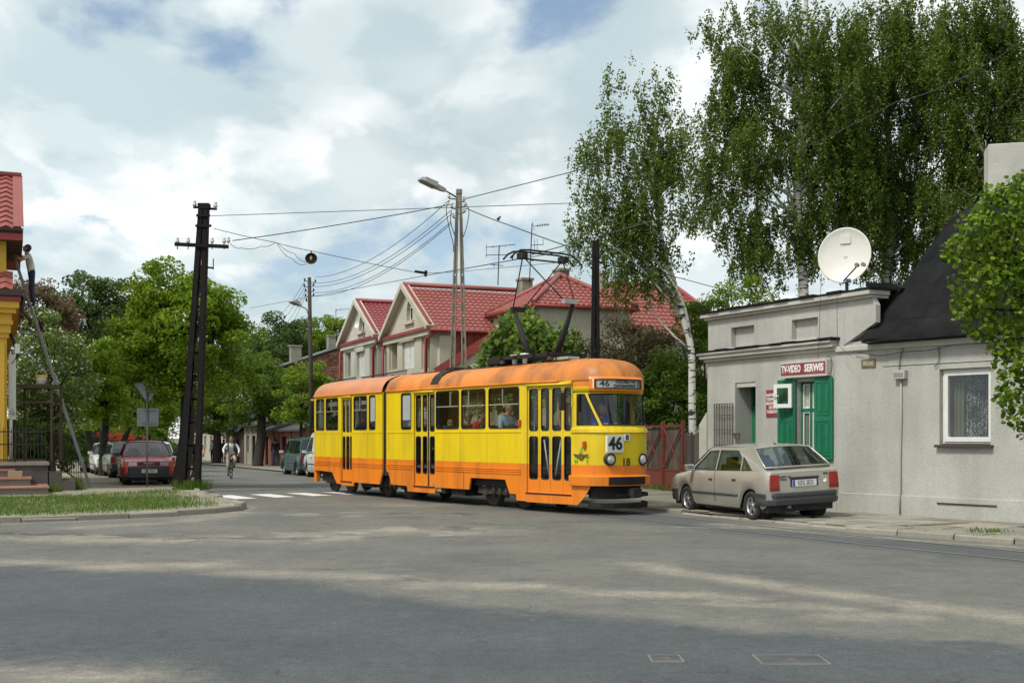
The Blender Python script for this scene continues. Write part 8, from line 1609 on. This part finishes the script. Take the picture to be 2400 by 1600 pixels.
# ------------------------------------------------------------------ television aerials
def aerial(label, mast, booms, els, Z):
    t = thing('television_aerial', label, 'aerial', at(*mast[1], Z)); mb = MB(); mb.tube([at(*mast[0], Z), at(*mast[1], Z)], .022, 6); mb.obj('mast', M_STEEL, t)
    for a, b in booms: mb = MB(); mb.tube([at(*a, Z - .03), at(*b, Z - .03)], .016, 5); mb.obj('boom', M_STEEL, t)
    for a, b in els: mb = MB(); mb.tube([at(*a, Z - .05), at(*b, Z - .05)], .011, 5); mb.obj('element', M_STEEL, t)
aerial('tall two boom television aerial over the red roof ridge', ((1170, 575), (1167, 668)), (((1138, 580), (1208, 573)), ((1138, 598), (1190, 597)), ((1144, 619), (1180, 623))), [((1140, 572), (1140, 590)), ((1140, 591), (1140, 604)), ((1155, 576), (1156, 581)), ((1185, 574), (1185, 579)), ((1158, 617), (1158, 628))], 51)
aerial('taller television aerial with toothed boom beside the chimney', ((1247, 524), (1241, 660)), (((1253, 530), (1288, 526)), ((1244, 575), (1274, 573)), ((1240, 608), (1250, 612))), [((1260 + 4 * k, 525 - .4 * k), (1260 + 4 * k, 532 - .4 * k)) for k in range(7)] + [((1253, 561), (1253, 588)), ((1259, 560), (1259, 586)), ((1273, 560), (1273, 574)), ((1248, 519), (1252, 540))], 51.4)
aerial('thin television aerial on the brick house roof', ((787, 724), (789, 822)), (((787, 726), (819, 724)), ((790, 744), (806, 742))), [((790, 722), (790, 731)), ((798, 722), (798, 729))], 84.4)
# ------------------------------------------------------------------ trees and shrubs
TEMPL = {'rhomb': np.array([(-.5, 0), (0, -.32), (.5, 0), (0, .32)]), 'wide': np.array([(-.45, -.12), (-.2, -.42), (.2, -.38), (.55, 0), (.2, .38), (-.2, .42)])}
def leaf_obj(name, C, size, m, parent, bias=.5, hang=0.0, templ='rhomb', jit=.4):
    n = len(C); T = TEMPL[templ]; k = len(T)
    nr = RNG.normal(size=(n, 3)); nr[:, 2] = np.abs(nr[:, 2]) * (1 + bias * 2); nr /= np.linalg.norm(nr, axis=1)[:, None]
    a = RNG.normal(size=(n, 3)); a[:, 2] -= hang * 2.2; a -= nr * np.sum(a * nr, 1)[:, None]; a /= np.linalg.norm(a, axis=1)[:, None] + 1e-9; b = np.cross(nr, a)
    s = size * RNG.uniform(1 - jit, 1 + jit, n)
    co = C[:, None, :] + (a[:, None, :] * T[None, :, 0, None] + b[:, None, :] * T[None, :, 1, None]) * s[:, None, None]
    I = np.array(pmat(parent).inverted()) if parent is not None else np.eye(4); co = co.reshape(-1, 3) @ I[:3, :3].T + I[:3, 3]
    me = np_mesh(name, co, np.arange(n * k).reshape(-1, k), [m]); o = bpy.data.objects.new(name, me); COL.objects.link(o); o.parent = parent; return o
def lump(d):      # uneven crown radius
    return 1 + .16 * np.sin(d[:, 0] * 5 + d[:, 2] * 3) + .13 * np.sin(d[:, 1] * 7 + d[:, 0] * 4 + 1) + .10 * np.sin(d[:, 2] * 9 + 2)
def limb(mb, p, q, r0, r1, bend=.15, n=5):
    p, q = V(p), V(q); l = (q - p).length; off = V((random.gauss(0, bend), random.gauss(0, bend), abs(random.gauss(0, bend)))) * l
    mb.tube([p.lerp(q, k / n) + off * (4 * (k / n) * (1 - k / n)) * .3 for k in range(n + 1)], [r0 + (r1 - r0) * k / n for k in range(n + 1)], 6)
M_BARK = mat('bark_dark', (.035, .03, .024), .95, var=.3, vs=3, bump=.7, bs=14)
def leafy_tree(label, base, ctr, rad, ncl, per, size, m, name='street_tree', trunk_r=.14, grp=None, cl=.34, templ='rhomb', seed=0, fl=None, low=0.0, bark=None):
    """crown of leaf clumps round an ellipsoid, limbs reaching into it"""
    global RNG; keep = RNG; RNG = np.random.default_rng(100 + seed); random.seed(seed)
    base, ctr = V(base), V(ctr); t = thing(name, label, 'tree' if name != 'shrub' else 'shrub', base, group=grp)
    d = RNG.normal(size=(ncl, 3)); d /= np.linalg.norm(d, axis=1)[:, None]; r = RNG.uniform(.18, 1, ncl) ** .42; cc = np.array(ctr) + d * (r * lump(d))[:, None] * np.array(rad)
    cc = cc[cc[:, 2] > base.z + .25 + low]; P = []
    for c in cc:
        rr = cl * min(rad) * RNG.uniform(.6, 1.25); q = RNG.normal(size=(int(per * RNG.uniform(.6, 1.3)), 3)); q /= np.maximum(1, np.linalg.norm(q, axis=1) / 1.4)[:, None]; P.append(c + q * rr * np.array([.62, .62, .42]))
    P = np.concatenate(P); leaf_obj('crown', P, size, m, t, templ=templ)
    if fl:
        k = RNG.random(len(P)) < fl[1]; out = P[k] + (P[k] - np.array(ctr)) * .03; leaf_obj('blossom', out, size * 1.1, fl[0], t, bias=.9)
    mb = MB(); fork = base.lerp(V((ctr.x, ctr.y, ctr.z - rad[2] * .75)), 1.0); fork.z = max(fork.z, base.z + .5)
    mid = base.lerp(fork, .5) + V((random.gauss(0, .05), random.gauss(0, .05), 0)); mb.tube([base - V((0, 0, .15)), base + V((0, 0, .12)), mid, fork, V((ctr.x, ctr.y, ctr.z + rad[2] * .3))], [trunk_r * 1.5, trunk_r * 1.1, trunk_r, trunk_r * .85, trunk_r * .25], 10)
    for c in cc[:: max(1, len(cc) // 16)]: limb(mb, fork.lerp(V(ctr), random.uniform(0, .5)), V(c), trunk_r * .42, trunk_r * .08)
    mb.obj('trunk', bark or M_BARK, t); RNG = keep; return t
LM = leafmat('maple_leaf', (.15, .26, .02), .5, .46); LM2 = leafmat('maple_leaf_bright', (.175, .295, .02), .48, .48); LD = leafmat('far_leaf', (.075, .13, .03), .45, .34); LL = leafmat('linden_leaf', (.115, .205, .014), .6, .32)
LB_ = leafmat('birch_leaf', (.095, .155, .022), .55, .38); LW = leafmat('weeping_leaf', (.155, .25, .05), .4, .4); LP = leafmat('plum_leaf', (.10, .095, .035), .4, .3, (.12, .07, .045), .25); LS = leafmat('shrub_leaf', (.105, .19, .024), .5, .42)
BLW = leafmat('white_blossom', (.62, .62, .52), .15, .2); BLP = leafmat('pink_blossom', (.36, .13, .13), .3, .25); LPK = leafmat('pink_tree_leaf', (.11, .13, .045), .4, .3, (.30, .14, .13), .2)
def W3(x, y, Z): return at(x, y, Z)
b = gnd(424, 1138, .085); leafy_tree('large maple with a full crown behind the black lattice pole', b, W3(440, 782, b.y), (2.15, 1.7, 2.15), 150, 260, .125, LM, trunk_r=.24, seed=1, grp='street trees')
def kleft(Z): return interp([(p[1], p[0]) for p in KL], Z) - 1.0
for i, (x, Z, cx, cy, rx, rz, n, lab) in enumerate(((240, 50, 250, 892, 1.30, 2.05, 90, 'young rounded maple over the white parked car'), (268, 60, 305, 925, 1.9, 2.0, 80, 'maple with a low crown behind the sign post'), (232, 54, 205, 930, 1.3, 1.9, 60, 'maple standing over the dark parked car'), (375, 78, 392, 935, 2.3, 2.2, 70, 'far street maple right of the sign post'), (330, 70, 350, 960, 1.6, 1.7, 50, 'small far street maple between sign post and lattice pole'))):
    leafy_tree(lab, ((x - 1200) / FPX * Z, Z, gz(Z)), W3(cx, cy, Z), (rx, rx * .95, rz), n, 200, .12 if Z < 65 else .16, LM2 if Z < 55 else LM, trunk_r=.17, seed=10 + i, grp='street trees')
b = gnd(605, 1090, .1); leafy_tree('round dark maple beside the man walking past the brick house', b, W3(614, 910, b.y), (2.35, 2.2, 2.3), 95, 220, .15, LS, trunk_r=.30, seed=20, grp='street trees')
b = gnd(508, 1083, .1); leafy_tree('street tree with pale trunk base above the far pedestrians', b, W3(508, 945, b.y), (2.0, 2.0, 2.5), 80, 190, .16, LM, trunk_r=.32, seed=21, grp='street trees')
for i, (x, Z, cy, rx, rz) in enumerate(((706, 59, 925, 1.35, 1.75), (764, 60, 930, 1.1, 1.5))): leafy_tree(('slim young tree against the brick wall left of the aerial', 'slim young tree just behind the tram tail')[i], ((x - 1200) / FPX * Z, Z, gz(Z)), W3(x, cy, Z), (rx, rx, rz), 50, 170, .12, LM, trunk_r=.09, seed=30 + i, grp='street trees')
for i, (x, y, Z, rx, rz, n, lab) in enumerate(((215, 745, 82, 3.0, 3.4, 110, 'tall dark tree with open crown behind the blossom trees'), (325, 775, 88, 3.2, 4.2, 100, 'tall tree behind the big maple'), (240, 880, 90, 4.0, 3.0, 70, 'broad tree filling the gap under the tall dark tree'), (655, 820, 100, 3.1, 3.0, 90, 'dark round tree beyond the wooden pole'), (575, 840, 105, 3.0, 3.4, 80, 'dark tree behind the far houses'), (735, 830, 112, 3.2, 3.2, 80, 'tree crown behind the brick house roof'), (790, 800, 108, 2.6, 2.4, 60, 'pale green tree top between brick house and crimson roof'), (95, 900, 92, 4.5, 4.0, 80, 'dark tree far behind the yellow house'), (470, 905, 112, 4.0, 4.2, 80, 'tree closing the far end of the street'), (160, 985, 95, 5.0, 2.6, 70, 'low dark tree beyond the parked cars'))):
    leafy_tree(lab, ((x - 1200) / FPX * Z, Z, gz(Z)), W3(x, y, Z), (rx, rx, rz), n, 190, .22, LD if i != 6 else LM, name='background_tree', trunk_r=.26, seed=40 + i, grp='background trees', cl=.30)
leafy_tree('pink blossoming tree behind the painter on the ladder', (-18.6, 47.5, 0), W3(100, 735, 47.5), (1.35, 1.3, 1.35), 60, 190, .10, LPK, name='blossom_tree', seed=60, fl=(BLP, .20))
leafy_tree('white flowering hawthorn behind the iron railing', (-17.4, 44, 0), W3(112, 890, 44), (1.5, 1.5, 2.6), 110, 210, .10, LS, name='blossom_tree', seed=61, fl=(BLW, .16))
leafy_tree('dark shrub behind the terrace railing', (-17.0, 41.5, 0), W3(70, 1035, 41.5), (1.6, 1.0, .9), 60, 190, .10, LS, name='shrub', trunk_r=.05, seed=62)
leafy_tree('dark shrub between the ladder and the parked cars', (-21.5, 56, 0), W3(165, 1035, 56), (1.2, 1.0, 1.1), 50, 190, .10, LS, name='shrub', trunk_r=.05, seed=63)
# shrubs behind the red gate
leafy_tree('brown leaved plum tree behind the right tram pole', (3.9, 39.5, 0), W3(1478, 855, 39.5), (1.75, 1.5, 1.6), 110, 230, .085, LP, name='plum_tree', seed=70)
leafy_tree('green shrub filling the yard behind the red gate', (5.0, 36.5, 0), W3(1562, 940, 36.8), (1.45, 1.2, 1.5), 120, 230, .09, LS, name='shrub', trunk_r=.06, seed=71)
leafy_tree('green shrub behind the leaning birch trunk', (6.0, 37.2, 0), W3(1652, 855, 37.5), (1.05, 1.1, 2.0), 90, 220, .09, LS, name='shrub', trunk_r=.06, seed=72)
leafy_tree('dark green shrub between the tram front and the yard gate', (3.6, 37.6, 0), W3(1468, 960, 38.5), (1.4, 1.0, 1.6), 80, 210, .09, LS, name='shrub', trunk_r=.06, seed=73)
leafy_tree('pale green saplings beyond the parapet of the grey house', (8.0, 40, 0), W3(1740, 735, 40), (1.6, 1.3, 1.4), 60, 180, .09, LM, name='shrub', trunk_r=.05, seed=74, low=1.5)
# weeping tree and birches: leaves strung along hanging twigs
def strands(starts, lens, per, drift, sp):
    P = []
    for s, l in zip(starts, lens):
        n = max(3, int(per * l)); f = RNG.random(n) ** .8; dx = drift * RNG.normal(size=2); sw = RNG.uniform(0, 6.3)
        x = s[0] + dx[0] * f * l + .05 * np.sin(f * 5 + sw); y = s[1] + dx[1] * f * l; z = s[2] - f * l; P.append(np.column_stack([x, y, z]) + RNG.normal(size=(n, 3)) * sp)
    return np.concatenate(P)
def birchbark():
    m = bpy.data.materials.new('birch_bark'); m.use_nodes = True; t = m.node_tree; n = t.nodes; l = t.links; b = n['Principled BSDF']; b.inputs['Roughness'].default_value = .8
    tc = n.new('ShaderNodeTexCoord'); mp = n.new('ShaderNodeMapping'); mp.inputs['Scale'].default_value = (2.2, 2.2, 9); l.new(tc.outputs['Object'], mp.inputs[0])
    ns = n.new('ShaderNodeTexNoise'); ns.inputs['Scale'].default_value = 1.6; ns.inputs['Detail'].default_value = 6; l.new(mp.outputs[0], ns.inputs['Vector'])
    r = n.new('ShaderNodeValToRGB'); r.color_ramp.elements[0].position = .40; r.color_ramp.elements[0].color = (.03, .028, .025, 1); r.color_ramp.elements[1].position = .47; r.color_ramp.elements[1].color = (.58, .56, .50, 1); l.new(ns.outputs[0], r.inputs[0]); l.new(r.outputs[0], b.inputs['Base Color']); return m
M_BIRCH = birchbark()
def birch(label, path, radii, ztop, crown, nlimb, nst, per, size, seed, grp='birches', spread=1.0, holes=.0):
    """path: trunk points (world); crown: list of (centre, radii) lobes whose shells carry hanging twigs"""
    global RNG; keep = RNG; RNG = np.random.default_rng(500 + seed); random.seed(seed)
    P = smooth_path([tuple(p) for p in path], 5); t = thing('birch_tree', label, 'tree', V(path[0]), group=grp); mb = MB(); n = len(P); mb.tube(P, [radii[0] + (radii[1] - radii[0]) * k / (n - 1) for k in range(n)], 10)
    S_, Ln = [], []
    for c, r in crown:
        c = np.array(c); k = int(nst * (r[0] * r[2]) / sum(q[1][0] * q[1][2] for q in crown)); d = RNG.normal(size=(k, 3)); d /= np.linalg.norm(d, axis=1)[:, None]; rr = RNG.uniform(.05, 1, k) ** .45
        st = c + d * (rr * lump(d))[:, None] * np.array(r); q_ = max(5, k // 11); st = st[:q_][RNG.integers(q_, size=k)] + RNG.normal(size=(k, 3)) * np.array([.26, .26, .22]); S_.append(st); Ln.append(RNG.uniform(.25, .9, k) * (.6 + .45 * r[2]) * spread)
    S_ = np.concatenate(S_); Ln = np.concatenate(Ln); ok = S_[:, 2] - Ln > 1.2; S_, Ln = S_[ok], Ln[ok]
    L_ = strands(S_, Ln, per, .15, .055); leaf_obj('crown', L_, size, LB_, t, bias=.1, hang=.8)
    for j in range(nlimb):
        q = V(S_[int(RNG.integers(len(S_)))]); zs_ = q.z - random.uniform(.8, 2.6); cand = min(P, key=lambda p: abs(p.z - zs_)); limb(mb, cand, q, radii[1] * .9 + .02, .012, .25)
    mb.obj('trunk', M_BIRCH, t)
    tw = MB()
    for j in range(0, len(S_), max(1, len(S_) // 110)):
        s, l = S_[j], Ln[j]; tw.tube([s, (s[0] + .03, s[1], s[2] - l * .5), (s[0], s[1], s[2] - l)], .006, 3, caps=False, sm=False)
    tw.obj('twigs', M_BARK, t, recalc=False)['kind'] = 'stuff'; RNG = keep; return t
ZB1 = 35.0; T = lambda x, y: W3(x, y, ZB1)
birch('slender leaning birch with white trunk left of the grey house', [V((T(1626, 1100).x, ZB1, 0)), T(1622, 952), T(1620, 822), T(1604, 757), T(1588, 698), T(1575, 646), T(1559, 594), T(1543, 514), T(1529, 407), T(1538, 299), T(1548, 234), T(1534, 160)], (.12, .025), 12,
      [(T(1450, 330), (.95, 1.0, 1.1)), (T(1530, 290), (.9, .9, 1.5)), (T(1580, 390), (.5, .7, 1.1)), (T(1420, 480), (1.0, .9, 1.2)), (T(1500, 480), (1.0, 1.0, 1.5)), (T(1470, 580), (1.15, .9, .9)), (T(1390, 545), (.45, .7, .7)), (T(1430, 190), (.4, .4, .4)), (T(1530, 190), (.4, .5, .4)), (T(1580, 560), (.4, .6, .6)), (T(1450, 640), (.75, .7, .5)), (T(1525, 640), (.6, .7, .5))], 24, 1050, 58, .085, 1)
ZB2 = 41.0; T2 = lambda x, y: W3(x, y, ZB2)
birch('tallest birch with forked white trunk above the satellite dish', [V((T2(1892, 1000).x, ZB2, 0)), T2(1884, 697), T2(1875, 575), T2(1868, 402), T2(1882, 248), T2(1884, 140), T2(1890, -40), T2(1880, -160)], (.20, .05), 18,
      [(T2(1720, 130), (1.5, 1.6, 1.6)), (T2(1860, 60), (1.9, 2, 2.0)), (T2(1730, 330), (1.6, 1.8, 2.0)), (T2(1850, 300), (1.8, 1.8, 2.0)), (T2(1960, 200), (1.8, 1.8, 2.6)), (T2(1700, 480), (1.2, 1.5, 1.5)), (T2(1830, 520), (1.6, 1.6, 1.6)), (T2(1940, 470), (1.4, 1.6, 1.8)), (T2(1690, 60), (.7, .9, .8)), (T2(1655, 230), (.8, 1, 1.2)), (T2(1655, 400), (.8, 1, 1.2)), (T2(1990, 420), (1.0, 1.2, 1.6)), (T2(1770, 600), (1.0, 1.2, .9))], 38, 2700, 56, .097, 2)
ZB3 = 43.0; T3 = lambda x, y: W3(x, y, ZB3)
birch('birch with mottled trunk rising right of the satellite dish', [V((T3(2076, 1000).x, ZB3, 0)), T3(2076, 664), T3(2095, 491), T3(2090, 397), T3(2080, 250), T3(2100, 80), T3(2090, -150)], (.20, .05), 18,
      [(T3(2050, 100), (2.0, 2, 2.6)), (T3(2130, 330), (2.0, 2, 2.4)), (T3(2040, 480), (1.7, 1.8, 2.0)), (T3(2170, 520), (1.7, 1.8, 1.9)), (T3(2180, 120), (1.6, 1.8, 2.4)), (T3(2000, 330), (1.3, 1.6, 2.0))], 34, 2350, 56, .10, 3)
ZB4 = 40.0; T4 = lambda x, y: W3(x, y, ZB4)
birch('birch at the right edge behind the grey chimney', [V((T4(2330, 1000).x, ZB4, 0)), T4(2320, 640), T4(2330, 420), T4(2343, 150), T4(2350, -150)], (.20, .05), 18,
      [(T4(2300, 100), (1.7, 1.8, 2.6)), (T4(2400, 220), (1.7, 1.8, 2.6)), (T4(2290, 380), (1.6, 1.8, 2.0)), (T4(2390, 480), (1.5, 1.6, 1.6))], 30, 1800, 56, .097, 4)
# weeping tree
def weeping():
    global RNG; RNG = np.random.default_rng(77); Z = 38.0; c = W3(1248, 905, Z); t = thing('weeping_tree', 'dome shaped weeping tree with large leaves behind the tram roof', 'tree', (c.x, Z, gz(Z))); n = 900
    d = RNG.normal(size=(n, 3)); d[:, 2] = np.abs(d[:, 2]); d /= np.linalg.norm(d, axis=1)[:, None]; s = np.array((c.x, Z, c.z)) + d * (lump(d) * RNG.uniform(.62, 1, n) ** .5)[:, None] * np.array([1.95, 1.7, 2.55])
    L_ = strands(s, RNG.uniform(.4, 1.1, n), 26, .12, .07); leaf_obj('crown', L_, .165, LW, t, bias=.3, hang=.7, templ='wide'); mb = MB(); mb.tube([(c.x, Z, gz(Z) - .1), (c.x + .05, Z, 1.8), (c.x, Z, 4.2)], [.18, .14, .06], 10)
    for j in range(14): limb(mb, (c.x, Z, random.uniform(2.6, 4.2)), V(s[j * 40]), .05, .012, .3)
    mb.obj('trunk', M_BARK, t)
weeping()
# linden branches at the right edge
def linden():
    global RNG; RNG = np.random.default_rng(88); Z = 16.9; t = thing('linden_tree', 'bright green linden branches hanging in at the right edge', 'tree', (9.75, 17.0, .1)); P = []
    blobs = [(2245, 585, 38), (2290, 540, 50), (2350, 495, 60), (2400, 440, 50), (2330, 600, 75), (2285, 670, 62), (2262, 720, 36), (2300, 760, 42), (2375, 690, 95), (2410, 580, 110), (2345, 800, 42), (2362, 850, 40), (2390, 905, 48), (2350, 930, 26), (2378, 975, 30), (2420, 1000, 40), (2460, 780, 120), (2500, 620, 150), (2520, 480, 110), (2480, 920, 90), (2600, 700, 150), (2560, 560, 150), (2222, 600, 16), (2300, 505, 25), (2330, 455, 30)]
    for x, y, r in blobs:
        c = np.array(W3(x, y, Z + RNG.normal() * .25)); R = r / FPX * Z; k = int(330 * max(.25, (r / 60) ** 2)); q = RNG.normal(size=(k, 3)); q /= np.maximum(.75, np.linalg.norm(q, axis=1))[:, None]; q *= RNG.uniform(.55, 1.05, (k, 1)); P.append(c + q * R)
    leaf_obj('crown', np.concatenate(P), .072, LL, t, bias=.1, hang=.4, templ='wide', jit=.35); mb = MB(); mb.tube([(9.75, 17, 0), (9.7, 17, 1.6), (9.55, 17, 3.0), (9.2, 16.9, 5.2)], [.2, .17, .14, .05], 10)
    for x, y, r in blobs[::2]: limb(mb, (9.6, 17, random.uniform(2.2, 3.6)), W3(x, y, Z), .045, .012, .2)
    mb.obj('trunk', M_BARK, t)
linden()
# weeds
def tuft(label, c, n, r, h, m=None):
    X = np.clip(RNG.normal(size=n) * .45, -1, 1) * r; Y = np.clip(RNG.normal(size=n) * .45, -1, 1) * r; hh = h * RNG.uniform(.5, 1.1, n); a = RNG.uniform(0, 2 * pi, n); w = RNG.uniform(.005, .01, n); base = np.column_stack([c[0] + X, c[1] + Y, np.full(n, c[2])]); ln = hh * RNG.uniform(.1, .6, n); b_ = RNG.uniform(0, 2 * pi, n)
    side = np.column_stack([np.cos(a) * w, np.sin(a) * w, np.zeros(n)]); lean = np.column_stack([np.cos(b_) * ln, np.sin(b_) * ln, hh]); co = np.stack([base - side, base + side, base + side * .2 + lean, base - side * .2 + lean], 1).reshape(-1, 3)
    o = bpy.data.objects.new('weeds', np_mesh('weeds', co, np.arange(n * 4).reshape(-1, 4), [m or M_GRASS])); COL.objects.link(o); tag(o, label, 'weeds', kind='stuff')
tuft('tall grass tuft at the foot of the stair railing', gnd(160, 1147, .085), 800, .45, .36); tuft('small grass tuft beside the tiled steps', gnd(125, 1152, .085), 300, .25, .22)
tuft('grass growing at the foot of the black lattice pole', (X1(450), ZP, .06), 1200, .5, .3); tuft('small weeds in the pavement joints under the white window', gnd(2320, 1246, .12), 160, .35, .07); tuft('weeds at the foot of the red gate', (4.2, 34.0, .1), 300, .6, .15)
def treeline():
    n = 26000; X = RNG.uniform(-75, 20, n); h = 3.2 + 1.6 * np.sin(X * .35) + 1.1 * np.sin(X * .9 + 1); Z = gz(135) + RNG.random(n) ** .7 * h; P = np.column_stack([X, 135 + RNG.normal(size=n) * 1.0, Z]); o = leaf_obj('treeline', P, .5, LD, None); tag(o, 'far dark belt of trees closing the end of the street', 'trees', kind='stuff')
treeline()
